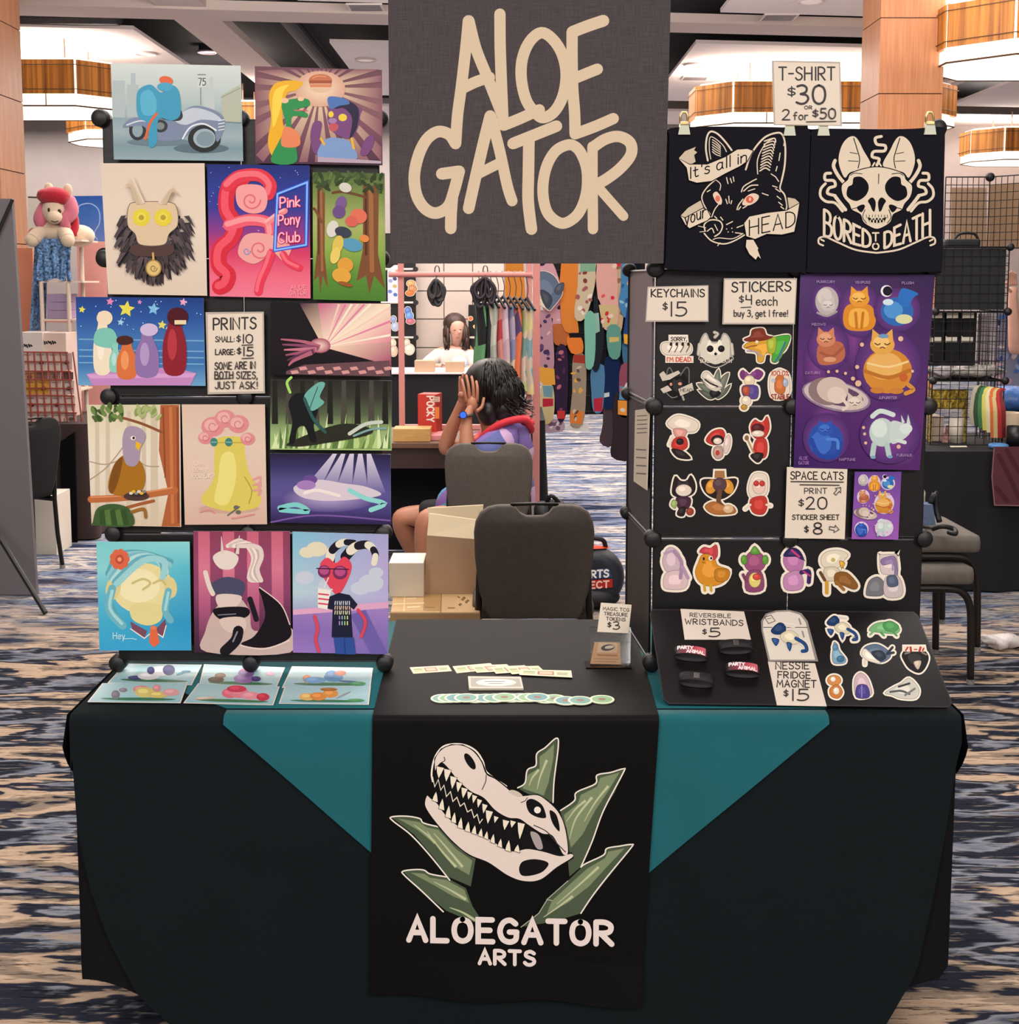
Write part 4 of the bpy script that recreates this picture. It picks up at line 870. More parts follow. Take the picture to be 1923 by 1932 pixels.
# neon club sign print
q = [(391,310),(584,312),(586,563),(396,559)]
a = pr(q, ['#1b2a78', '#2b3a94', '#3a3a98', '#8a3a8c', '#d93d68', '#ee6a86', '#f07f98'])
rnd = random.Random(9)
for k in range(28): a.ell(395+rnd.random()*185,315+rnd.random()*130, .9, .9,'#c7cff0', n=6)
def ribb(pts, w0, w1, c1, c2): a.line(pts, w0, c1, sm=True); a.line([(x-3, y-2) for x, y in pts], w1, c2, sm=True)
ribb([(458,336),(432,354),(428,395),(444,425),(436,450),(416,470),(414,500),(430,518),(426,535),(415,541)],30,14,'#d92b3f', '#f0566a')
ribb([(430,350),(452,333),(490,331),(510,348),(507,366)],24,11,'#e2354a', '#f4717f')
a.poly([(450,352),(492,350),(505,372),(498,398),(470,402),(448,385)], '#f3a1a4', sm=True)
ribb([(432,425),(470,415),(505,420),(512,440)],22,10,'#ef5f73', '#f79aa2'); ribb([(505,420),(525,405),(538,398)],11,5,'#f08b92', '#f9b4b4')
a.poly([(462,445),(495,440),(535,452),(550,470),(535,492),(515,478),(480,498),(450,480)], '#f0a6a2', sm=True)
swirl(a, 474,378,18,26,'#e0707c', 3); swirl(a, 490,470,20,26,'#e0707c', 3); swirl(a, 466,474,7,20,'#8a8fc8', 2)
ribb([(512,478),(505,500),(492,530),(488,550)],16,7,'#e93a56', '#f46d80'); ribb([(535,480),(545,495),(565,505)],14,6,'#e93a56', '#f46d80')
pts = [(524,366),(580,344),(578,462),(519,472)]
a.line(pts, 7,'#2f55d6', closed=True); a.line(pts, 3,'#8fc0ff', closed=True)
for (wd, x0, x1, y, h) in (('Pink', 529,566,392,19),('Pony', 526,566,425,19),('Club', 526,566,459,19)):
    a.text(wd, x0, x1, y, h, 4.4,'#e8437e', y-3); a.text(wd, x0, x1, y, h, 2,'#fbd0da', y-3)
a.text('ALOE', 549,578,546,8,1,'#f7a9b5'); a.text('GATOR', 547,579,556,8,1,'#f7a9b5')
done(a, 'print with a neon club sign on blue and hot pink ribbons')
# tall forest print
q = [(590,325),(726,327),(728,568),(591,565)]
a = pr(q, ['#54683a', '#7f9350', '#a9b46c', '#8fae50', '#5d8f38', '#4c7f30'])
for x, w_ in ((606,15),(700,30)):
    a.poly([(x-w_*.5,350),(x+w_*.5,350),(x+w_*.45,480),(x+w_*.9,545),(x+w_*.2,520),(x-w_*.1,555),(x-w_*.3,520),(x-w_*.9,530),(x-w_*.5,470)], '#7d4f30'); a.line([(x, 360),(x+2,510)], w_*.28,'#a26b41'); a.line([(x-w_*.32,360),(x-w_*.3,480)], w_*.16,'#54331f')
a.line([(608,420),(595,396),(592,394)],5,'#7d4f30', sm=True); a.line([(690,372),(650,362),(628,364)],5,'#6d4429', sm=True)
rnd = random.Random(2)
for k in range(60):
    x, y = 590+rnd.random()*134,328+rnd.random()*34
    if abs(x-655) < 30 and y > 345: continue
    a.ell(min(722, max(595, x)), y, 6+rnd.random()*4,3.4, rnd.choice(['#3c4f2a', '#4c6234', '#617a3e', '#2f3f22']), rnd.uniform(30,150), n=8)
for (x, y, rx, ry, c) in ((652,354,12,9,'#d8d2c8'),(644,384,10,14,'#7b5a94'),(640,400,12,12,'#6d4f88'),(677,408,16,14,'#e0735a'),(664,418,12,10,'#d9655a'),(628,432,11,16,'#dcd8d0'),(648,438,16,10,'#3a4050'),(665,462,20,12,'#5a9cc0'),(638,462,10,18,'#dfc35a'),(688,450,9,7,'#e38a4a'),(633,482,9,16,'#e9cf6a'),(652,500,15,14,'#e0a03e'),(645,520,18,14,'#e3a743'),(652,536,14,4,'#9a5b2c')): a.ell(x, y, rx, ry, c, 15)
done(a, 'tall forest print with a colourful heap between two brown trunks')
# starry night with pedestal
q = [(143,560),(384,562),(388,728),(148,727)]
a = pr(q, ['#1f3f86', '#2c58a4', '#4478b8', '#3c74b4', '#6fa6cf'])
for y in (660,672,684,640): a.line([(150, y),(384, y+3)],2.4,'#79abd4')
def star(cx, cy, r, c):
    a.poly([(cx+r*(1 if k % 2 == 0 else .48)*math.sin(k*math.pi/5+.15), cy-r*(1 if k % 2 == 0 else .48)*math.cos(k*math.pi/5+.15)) for k in range(10)], c)
for s_ in ((239,583,16,'#e8dc55'),(290,583,12,'#7fc1e8'),(155,584,7,'#e9dd5a'),(208,569,8,'#e58ab8'),(306,613,9,'#e0da6a'),(346,570,8,'#e9a6c8'),(228,608,7,'#9fd0ee'),(264,570,5,'#d58ac4')): star(*s_)
rnd = random.Random(3)
for k in range(24): a.ell(150+rnd.random()*230,565+rnd.random()*60,1,1,'#e6eefc', n=6)
a.poly([(164,706),(215,694),(330,694),(371,704),(360,727),(175,727)], '#c38ac4'); a.poly([(164,706),(371,704),(364,712),(172,714)], '#d8a3d6')
def vase(x, y0, y1, w_, c, c2, neck=.45):
    a.poly([(x-w_*neck, y0),(x+w_*neck, y0),(x+w_*.5, y0+(y1-y0)*.2),(x+w_, y0+(y1-y0)*.55),(x+w_*.8, y1),(x-w_*.8, y1),(x-w_, y0+(y1-y0)*.55),(x-w_*.5, y0+(y1-y0)*.2)], c, sm=True); a.ell(x-w_*.2, y0+(y1-y0)*.55, w_*.4,(y1-y0)*.25, c2)
vase(194,590,702,17,'#f0e2c8', '#f8efdc'); a.ell(198,600,15,14,'#f0dcc0'); a.poly([(184,622),(214,622),(222,655),(180,650)], '#7fc7b8', sm=True); vase(218,650,700,11,'#8fd0c2', '#b5e2d8')
vase(240,640,712,19,'#d9743f', '#ee9a62'); a.ell(236,642,16,9,'#4a2420'); vase(278,620,708,22,'#8f74ac', '#b39acc'); a.ell(282,622,17,12,'#cdbbe0'); vase(330,585,703,22,'#8d2230', '#b83a44'); a.ell(336,598,20,18,'#4f1522'); a.poly(rectpts(330,604,352,612), '#ecd9b0')
done(a, 'starry blue night print with vases on a purple pedestal')
# magenta beam of light
q = [(511,570),(737,572),(739,712),(510,707)]
a = pr(q, ['#171318', '#1a1319', '#1d141b', '#140f14'])
off = a.nxt(); a._add([(610,655),(565,572),(737,573),(738,690)],[(0,1,2),(0,2,3)],[hx('#f9dcc0'), hx('#4a1b35'), hx('#f3dcc2'), hx('#a53568')], off)
off = a.nxt(); a._add([(612,655),(600,572),(737,573),(738,645)],[(0,1,2),(0,2,3)],[hx('#fbe9cf'), hx('#c65a88'), hx('#f7e6cc'), hx('#e88aa0')], off)
for k in range(9): a.line([(613,655),(640+k*12,574)] if k < 6 else [(613,655),(737,580+(k-6)*26)],2.2,['#f8cfc0', '#e483a6', '#fdf0da'][k % 3], taper=(.2,2))
a.ell(604,652,20,14,'#f7d7c6', c2='#a9506e')
a.poly([(540,700),(575,688),(735,680),(737,710),(540,706)], '#6b4a52')
for k in range(12): a.poly([(548+k*16,700-(k % 2)*7),(561+k*16,698-(k % 2)*7),(565+k*16,704-(k % 2)*7),(551+k*16,706-(k % 2)*7)], '#d79a98')
for k in range(6): a.line([(604-k*3,655+k*2),(575-k*4,645+k*7),(530+k*3,640+k*10)],9,['#b5657c', '#8a4a68', '#c87a8c', '#a05570', '#5c3350', '#b5657c'][k], sm=True, taper=(1, .3))
done(a, 'dark print with a wide magenta and cream beam of light over cobbles')
# green flames
q = [(510,716),(739,718),(739,850),(510,848)]
a = pr(q, ['#2a2a26', '#3b3a34', '#59664a', '#98b477', '#a8c47e'])
for k in range(9): a.poly([(515+k*26,718),(523+k*26,718),(525+k*26,800),(513+k*26,800)], '#4b4840' if k % 2 else '#22211e')
rnd = random.Random(8)
for k in range(46):
    x, h = 512+k*5, rnd.uniform(20,70); a.poly([(x, 846),(min(737, x+9),846),(min(737, x+6+rnd.uniform(-5,8)),846-h)], rnd.choice(['#b9d489', '#d8e8b4', '#86a85e', '#5e7d44']))
a.poly([(545,835),(640,800),(700,808),(690,822),(600,838),(560,842)], '#2b2c22', sm=True)
a.poly([(545,760),(560,742),(585,748),(600,772),(592,800),(598,830),(586,832),(576,805),(562,808),(556,836),(546,834),(552,795)], '#15181a', sm=True); a.poly([(575,745),(600,722),(614,724),(604,748),(612,760),(590,775),(582,762)], '#6fb3a8', sm=True); a.line([(585,770),(600,730)],1.5,'#2d4a48'); a.line([(548,740),(542,722),(550,712)],5,'#a8e070', sm=True); a.line([(575,752),(592,790),(614,815)],6,'#2f5a58', sm=True)
a.line([(660,818),(690,800),(720,796)],7,'#c9d3c4', sm=True); a.line([(668,822),(700,810),(728,808)],4,'#7fa8a4', sm=True)
done(a, 'dark forest print with pale green flames and black figure')
# violet light shaft
q = [(510,855),(737,857),(738,990),(511,986)]
a = pr(q, ['#26203e', '#3a3468', '#55508c', '#5d5496', '#4a3f7e', '#2b1f4c'])
for k in range(5):
    off = a.nxt(); x = 628+k*16; a._add([(x, 856),(x+8,856),(x+4+(k-2)*16,930),(x-30+(k-2)*16,930)],[(0,1,2,3)],[hx('#d6cfe2'), hx('#d6cfe2'), hx('#6a62a2'), hx('#6a62a2')], off)
a.ell(620,940,90,26,'#b8a6d4', c2='#574c8c'); a.poly([(555,918),(600,905),(650,912),(690,918),(720,932),(690,940),(620,945),(570,938)], '#d8cbd8', sm=True)
a.line([(528,958),(560,952),(580,965),(530,962)],9,'#7fd0cf', sm=True); a.line([(660,925),(690,940),(725,950),(700,962)],9,'#8fd8d6', sm=True); a.line([(575,930),(600,925),(640,935)],6,'#f0e6e0', sm=True); a.ell(585,905,14,9,'#6b4a94'); a.ell(578,915,18,9,'#a87fc0'); a.line([(512,985),(600,972),(736,982)],3,'#7a5aa8', sm=True)
done(a, 'violet print of light rays falling on a pale reclining shape')
# bird on a branch
q = [(164,764),(340,763),(342,994),(173,991)]
a = pr(q, ['#d8cfae', '#e6dcc4', '#e9dfd0', '#e2d4c2', '#d9c4a8'])
for x in (180,200,268,285,290,240): a.poly([(x, 775),(x+7,775),(x+9,990),(x-1,990)], '#d3c3ab')
a.poly([(303,764),(338,764),(340,993),(305,993),(318,930),(300,850)], '#b0623a'); a.line([(322,770),(326,985)],6,'#c97a48'); a.line([(308,770),(312,900)],3,'#8d4a2c'); a.line([(335,770),(337,985)],4,'#8d4a2c')
a.line([(305,815),(270,800),(238,790),(215,785)],5,'#8d5334', sm=True); a.line([(172,942),(240,938),(330,925)],13,'#bb6c3f', sm=True); a.line([(172,938),(240,934),(325,920)],3,'#d98f5c', sm=True); a.line([(225,962),(260,952),(290,945)],6,'#a35c36', sm=True)
for (x0, y0, x1, y1) in ((170,905,235,840),(168,870,230,866),(250,860,300,880)): a.line([(x0, y0),((x0+x1)/2,(y0+y1)/2+8),(x1, y1)],2,'#b39c82', sm=True)
rnd = random.Random(5)
for k in range(26): a.ell(172+rnd.random()*60,766+rnd.random()*24,8,4, rnd.choice(['#4f6a36', '#6f8a48', '#3c5429']), rnd.uniform(20,120), n=8)
for k in range(14): a.ell(255+rnd.random()*45,768+rnd.random()*22,8,3.5, rnd.choice(['#8aa05a', '#a9b878']), rnd.uniform(60,140), n=8)
a.poly([(206,925),(214,880),(236,858),(262,866),(275,895),(268,925),(240,935)], '#a8701f', sm=True); a.poly([(206,920),(215,880),(232,862),(226,900),(214,930)], '#7d4f1c', sm=True)
a.poly([(236,870),(232,830),(240,806),(262,806),(276,822),(266,846),(262,872),(250,880)], '#a795ab', sm=True); a.ell(252,826,5,4,'#efe6d8'); a.ell(253,826,2.4,2.6,'#221a1e'); a.poly([(258,832),(268,838),(262,850),(256,842)], '#e8b62e')
a.ell(258,936,24,8,'#4f3a34'); a.ell(260,931,18,6,'#3a2b2a')
for k in range(6): a.ell(248+k*5,930-(k % 2)*3,4,3,['#d9d2c6', '#e8b62e', '#8c8580'][k % 3], n=8)
a.poly([(176,985),(185,958),(215,950),(245,960),(250,992),(176,990)], '#3f5c34', sm=True)
for k in range(5): a.poly([(190+k*11,990),(188+k*10,962),(202+k*9,960),(204+k*10,990)], '#55773f' if k % 2 else '#34502b')
a.line([(250,965),(272,960),(276,975)],6,'#9a6a2c', sm=True)
done(a, 'print of a brown bird minding a nest on an orange branch')
# yellow jar with pink flowers
q = [(343,763),(500,763),(504,989),(349,990)]
a = pr(q, ['#dcc0ae', '#e2cab8', '#e0c4b2', '#d8b4a4'])
a.ell(432,960,58,9,'#cfa696')
a.poly([(405,850),(412,826),(458,826),(462,852),(470,890),(490,925),(488,955),(440,965),(392,955),(380,940),(402,905)], '#dccb62', sm=True); a.poly([(418,860),(440,855),(446,900),(430,950),(405,945),(412,905)], '#ebdf84', sm=True); a.line([(462,900),(475,925),(470,950)],2,'#b39c3e', sm=True); a.line([(412,835),(458,835)],2.4,'#c2ac4a')
for (x, y, r) in ((402,805,22),(425,790,20),(450,800,20),(388,826,14),(468,828,14)): a.ell(x, y, r, r*.85,'#dd8e92'); a.ell(x-3, y-3, r*.6, r*.5,'#eab0ae'); swirl(a, x, y, r*.5,18,'#c4717a', 1.4)
for x in (404,432): a.ell(x, 834,7,8,'#3f8580'); a.line([(x-5,834),(x+5,834)],1.5,'#8fc4b8')
for k in range(3): a.line([(478,905+k*10),(492,900+k*12),(488,918+k*8)],4,'#e0a09c', sm=True)
a.line([(430,972),(452,956)],2.6,'#6b6a62'); a.ell(450,966,5,4,'#6b6a62'); a.ell(446,957,5,4,'#6b6a62'); a.line([(378,966),(395,962),(405,968)],3,'#d98f8f', sm=True); a.line([(438,978),(462,974),(480,970)],3,'#d98f8f', sm=True)
a.text('Um.', 366,388,878,8,1.2,'#f2e4da'); a.text('Does it', 365,394,890,8,1.2,'#f2e4da'); a.text('look OK?', 362,405,902,8,1.2,'#f2e4da')
done(a, 'beige print of a yellow jar holding pink curly blooms')
# turquoise bouquet
q = [(182,1022),(358,1022),(361,1227),(188,1227)]
a = pr(q, [('#7fd0d4', '#8fdadb'),('#8fd8dc', '#57bcd2'),('#5cbcd6', '#4aa8ce'),('#45b0d2', '#2f96c6'),('#3aa4d4', '#3c9ed0')])
a.poly([(208,1095),(215,1140),(240,1180),(228,1180),(210,1150)], '#58a6b8', sm=True)
a.ell(270,1110,58,48,'#e8dca0'); a.ell(262,1105,40,32,'#f2e9ba'); a.ell(214,1110,14,22,'#e0d090', 10); a.ell(322,1108,12,20,'#e0d090', -8)
a.poly([(250,1140),(300,1140),(305,1168),(280,1180),(250,1168)], '#e2d696', sm=True)
for k in range(6): a.line([(205+k*3,1082+k*4),(225+k*9,1048+k*2),(270+k*8,1044+k*3),(322-k*3,1060+k*6)],12,['#5fa9ba', '#8fccd4', '#79bccb', '#b3dfe0', '#6ab0c2', '#9cd4da'][k], sm=True)
a.line([(212,1110),(206,1150),(232,1180)],15,'#6fb6c6', sm=True); a.line([(212,1115),(208,1148),(230,1176)],6,'#a5d8de', sm=True); a.line([(318,1115),(312,1150),(322,1170)],13,'#6fb6c6', sm=True); a.line([(318,1118),(312,1150)],5,'#a5d8de', sm=True)
a.line([(250,1100),(270,1092),(284,1100),(270,1112)],4,'#cdbf80', sm=True); a.line([(290,1100),(304,1094),(312,1102)],4,'#cdbf80', sm=True)
for k in range(9): a.ell(226+12*math.cos(k*.7),1055+13*math.sin(k*.7),7,7,'#dd6a4c'); 
a.ell(226,1055,8,9,'#c0503e'); a.ell(226,1055,4,4,'#f0a070')
a.poly([(246,1172),(278,1190),(272,1205),(250,1186)], '#7d4a5e'); a.poly([(312,1168),(290,1192),(310,1200),(314,1182)], '#7d4a5e'); a.line([(247,1186),(273,1204),(290,1190),(308,1202),(314,1180)],2,'#f0e6e4'); a.poly([(284,1186),(296,1186),(302,1212),(291,1221),(282,1212)], '#e06a44'); a.ell(290,1184,6,4,'#e87c54')
a.text('Hey', 214,236,1205,12,1.6,'#bfe6ee'); a.line([(232,1205),(250,1204),(258,1206)],1.4,'#bfe6ee')
done(a, 'bright turquoise print of cream round with teal locks, orange bloom and tie')
# pink stripes with pale ribbons and a black crescent
q = [(365,1002),(547,1002),(549,1233),(367,1231)]
a = pr(q, ['#8d3f5c', '#96486a', '#8a4468', '#5c3250', '#3a2038'])
for k in range(4): a.quad_grad([(374+k*46,1003),(396+k*46,1003),(398+k*46,1215),(376+k*46,1215)],['#c8647c', '#d87a94', '#b05a80', '#5c3452'])
a.poly([(388,1190),(405,1150),(440,1120),(470,1150),(480,1190),(545,1180),(547,1231),(390,1230)], '#c9b0aa', sm=True)
a.poly([(490,1110),(530,1140),(548,1180),(545,1205),(500,1222),(455,1215),(480,1200),(500,1165),(495,1130)], '#17121a', sm=True); a.line([(490,1108),(530,1140),(547,1178)],2,'#e8d2cc', sm=True); a.line([(455,1218),(500,1224),(546,1208)],2.4,'#e8d2cc', sm=True)
for k in range(5): a.line([(430+k*6,1030),(455+k*8,1020+k*3),(478+k*4,1050),(470+k*4,1090-k*4),(485+k*2,1095)],8,['#e9d9d0', '#d3bdb8', '#f2e6de', '#c9b2b0', '#e4d2cc'][k], sm=True)
a.poly([(402,1050),(425,1038),(450,1050),(440,1072),(415,1072)], '#e6d8cf', sm=True); a.line([(420,1045),(418,1012)],6,'#ded0c8', taper=(1, .2)); a.line([(448,1045),(452,1010)],7,'#ded0c8', taper=(1, .2))
a.poly([(400,1100),(430,1088),(462,1100),(455,1125),(430,1122),(405,1118)], '#4a4a66', sm=True); a.poly([(410,1122),(455,1124),(445,1145),(415,1146)], '#dccac2', sm=True)
a.poly([(405,1148),(462,1145),(470,1160),(440,1172),(412,1166)], '#15121a', sm=True); a.line([(412,1160),(445,1158)],2,'#7d7888'); a.poly([(415,1168),(460,1165),(462,1190),(430,1192)], '#d9c4ba', sm=True)
a.line([(450,1190),(445,1208),(425,1228)],20,'#17121a', sm=True); a.line([(448,1192),(440,1210)],3,'#8a8494', sm=True); a.line([(388,1080),(395,1105),(402,1120)],9,'#e4d4ca', sm=True); a.line([(472,1130),(480,1155),(484,1168)],10,'#1f1a22', sm=True)
done(a, 'plum striped print with pale ribbons and large black crescent')
# sunny wall with black tee
q = [(552,1003),(733,1008),(732,1234),(553,1231)]
a = pr(q, [('#7fc0da', '#a8a4d4'),('#9cc8dc', '#b8a8d8'),('#b8d4dc', '#b8b0dc'),('#8f86c8', '#b09ad0'),('#9a84c8', '#9a80c4')])
for (x, y, r) in ((598,1036,20),(580,1042,15),(575,1090,18),(620,1105,20),(700,1100,24),(680,1110,18),(640,1075,16),(710,1080,14)): a.ell(x, y, r, r*.7,'#e4dcc0' if y < 1060 else '#c8cfe0')
a.quad_grad([(553,1150),(733,1135),(732,1234),(553,1231)],[('#9a7cc0', '#a888c8'),('#8a6cb4', '#8f74bc'),('#9c7ac2', '#7d68b0')]); a.poly([(553,1150),(733,1135),(733,1147),(553,1160)], '#e0a8c8')
a.poly([(690,1150),(732,1234),(700,1234),(660,1160)], '#6f5fa8')
def horn(pts, n):
    P_ = spline(pts, False, 8); m_ = len(P_)
    for k in range(n):
        i0, i1 = int(k*(m_-1)/n), int((k+1)*(m_-1)/n); a.line([tuple(p) for p in P_[i0:i1+1]],19-9*k/n, '#1d1a2a' if k % 2 == 0 else '#e9e2d0')
horn([(622,1065),(626,1040),(645,1024),(668,1024)],5); horn([(652,1050),(670,1032),(695,1028),(708,1044),(706,1062)],6)
a.poly([(604,1066),(618,1052),(634,1062),(650,1050),(664,1066),(656,1095),(637,1122),(614,1095)], '#e0475c', sm=True)
a.ell(612,1078,12,12,'#7a2f5c'); a.ell(642,1080,14,13,'#7a2f5c'); a.ell(612,1076,9,8,'#b8508a'); a.ell(642,1078,10,9,'#b8508a'); a.line([(598,1072),(658,1074)],2,'#3a1a36')
a.poly([(600,1108),(625,1112),(620,1150),(600,1146)], '#f0ece4'); a.line([(598,1108),(627,1112)],3,'#cfd6da'); a.line([(612,1108),(620,1090)],2,'#e9e2f0')
for k in range(3): a.line([(602,1120+k*9),(620,1122+k*9)],3,'#d94a60')
a.poly([(622,1125),(640,1118),(660,1122),(675,1140),(668,1150),(662,1145),(666,1202),(626,1202),(628,1150),(618,1148)], '#1d2038', sm=False); 
for k, c in enumerate(('#d8dce8', '#e8c8b0', '#e8e0b8')):
    for q_ in range(8): a.line([(633+q_*3.8,1134+k*9),(633+q_*3.8+(q_ % 3-1)*.8,1140+k*9)],1.6, c)
for k, c in enumerate(('#c88ac8', '#88c8d8', '#a8d888', '#e8d888')): a.line([(641+k*5,1162),(641+k*5,1167)],2, c); a.line([(641+k*5,1172),(641+k*5,1178)],2, c)
a.line([(676,1150),(690,1172),(682,1200)],6,'#d9475c', sm=True); a.poly([(630,1202),(668,1202),(672,1234),(634,1233)], '#2f4f98'); a.line([(650,1204),(652,1232)],1.6,'#1d2f68')
a.line([(594,1162),(600,1185),(596,1205),(602,1228)],6,'#d9475c', sm=True)
done(a, 'pastel sky print with striped curls, red heart in shades and a black tee')
# -- price sign between the prints
def sign(q, lines, label, plane, m=None, paper='#e6d7c6', film='#b9ada4', lift=.0006, base_q=None, extra=None, group='hand-lettered price signs'):
    a = Art(plane, lift)
    if base_q: a.base(base_q, film, .0015); a.poly(q, paper)
    else: a.base(q, paper, .0015)
    for (s_, x0, x1, y, h, w_, *r_) in lines: a.text(s_, x0, x1, y, h, w_, '#2a2426', *(r_[:1]))
    if extra: extra(a)
    return a.build('price_sign', m or INK, label=label, cat='sign', group=group)
def ex(a):
    for (x0, y0, x1, y1) in ((457,651,478,650),(457,676,479,675),(406,715,438,713)): a.line([(x0, y0),(x1, y1)],1.6,'#2a2426')
sign([(392,593),(495,591),(497,738),(395,740)],[('PRINTS', 403,483,622,21,3.2,620),('SMALL:', 407,442,645,10,1.9),('$', 446,454,646,14,1.9),('10', 458,477,647,16,2.2),('LARGE:', 407,443,669,10,1.9),('$', 447,455,669,14,1.9),('15', 459,478,671,16,2.2),('SOME ARE IN', 406,482,697,13,1.9,695),('BOTH SIZES,', 406,486,714,13,1.9),('JUST ASK!', 407,486,733,13,1.9)],
     'cream price sign headed PRINTS among the art prints', VP, base_q=[(388,589),(498,588),(500,742),(392,744)], extra=ex)
# ================================================================ RIGHT STAND: SIGNS, POSTER, STICKERS
VR = vplane(YD-.0065); VR2 = vplane(YD-.0205); STK = 'stickers on the right stand'
DK = '#2a2426'
# signs
def ex1(a): a.line([(1521,230),(1577,229)],1.6, DK)
sign([(1460,117),(1583,120),(1586,236),(1463,234)],[('T-SHIRT', 1470,1575,151,24,3.2),('$', 1485,1500,183,20,2.6),('30', 1503,1557,196,35,4.2),('OR', 1518,1532,206,6,1.3),('2', 1476,1490,226,19,2.4),('for', 1497,1524,226,14,1.9),('$', 1532,1543,222,16,2),('50', 1547,1576,224,19,2.4)],
     'cream price sign headed T-SHIRT standing on top of the right stand', vplane(YS-.008), extra=ex1, base_q=[(1456,114),(1586,116),(1589,238),(1460,236)])
sign([(1224,543),(1335,540),(1335,604),(1220,604)],[('KEYCHAINS', 1229,1329,560,14,2.6),('$', 1250,1259,586,16,2.2),('15', 1264,1295,596,26,2.8)], 'cream price sign headed KEYCHAINS at the edge of the right stand', VR2, base_q=[(1222,541),(1337,538),(1337,607),(1218,607)])
def ex2(a): a.line([(1398,580),(1417,579)],1.4, DK)
sign([(1368,528),(1502,528),(1498,609),(1366,609)],[('STICKERS', 1381,1492,551,18,3,549),('$', 1394,1403,572,15,2),('4', 1407,1418,574,17,2.4),('each', 1427,1466,576,16,2),('buy 3, get 1 free!', 1385,1486,597,12,1.7)], 'cream price sign headed STICKERS left of the purple cat poster', VR2, base_q=[(1366,525),(1504,525),(1500,612),(1363,612)], extra=ex2)
def arrow(a, x, y, s_, rot):
    P_ = [(-6,-2),(1,-2),(1,-5),(7,0),(1,5),(1,2),(-6,2)]; c, d = math.cos(R(rot)), math.sin(R(rot)); a.line([(x+(u*c-v*d)*s_, y+(u*d+v*c)*s_) for u, v in P_],1.3, DK, closed=True)
def ex3(a):
    a.line([(1492,908),(1591,909)],1.8, DK); a.line([(1509,914),(1583,915)],1.8, DK); arrow(a, 1580,926,1.3,-50); arrow(a, 1573,997,1.4,10)
sign([(1485,881),(1599,885),(1594,1017),(1481,1015)],[('SPACE CATS', 1492,1591,904,14,2.4,905),('PRINT', 1518,1560,931,10,1.7),('$', 1506,1516,956,15,2),('20', 1521,1560,960,22,2.6),('STICKER SHEET', 1495,1583,980,9,1.6),('$', 1517,1525,1005,14,2),('8', 1535,1550,1007,21,2.6)], 'cream price sign headed SPACE CATS under the purple poster', VR2, extra=ex3)
# the side sign on the wing panel
wd = Vector((-math.sin(R(4.6)), math.cos(R(4.6)),0)); wx = Vector((xr[0]-.004, YD, 0)); WP = Plane(wx-Vector((.007,0,0)), Vector((wd.y, -wd.x, 0))*-1)
a = Art(WP); a.base([(1199,774),(1226,770),(1221,925),(1196,908)], '#d8c8b4', .0015)
for k in range(5): a.line([(1203,785+k*8),(1221,784+k*8)],1.6,'#5a5048')
for k in range(4): a.line([(1202,848+k*15),(1219,849+k*15)],2.2,'#6a6058')
a.build('price_sign', INK, label='narrow lettered sheet on the inner side panel of the right stand', cat='sign', group='hand-lettered price signs')
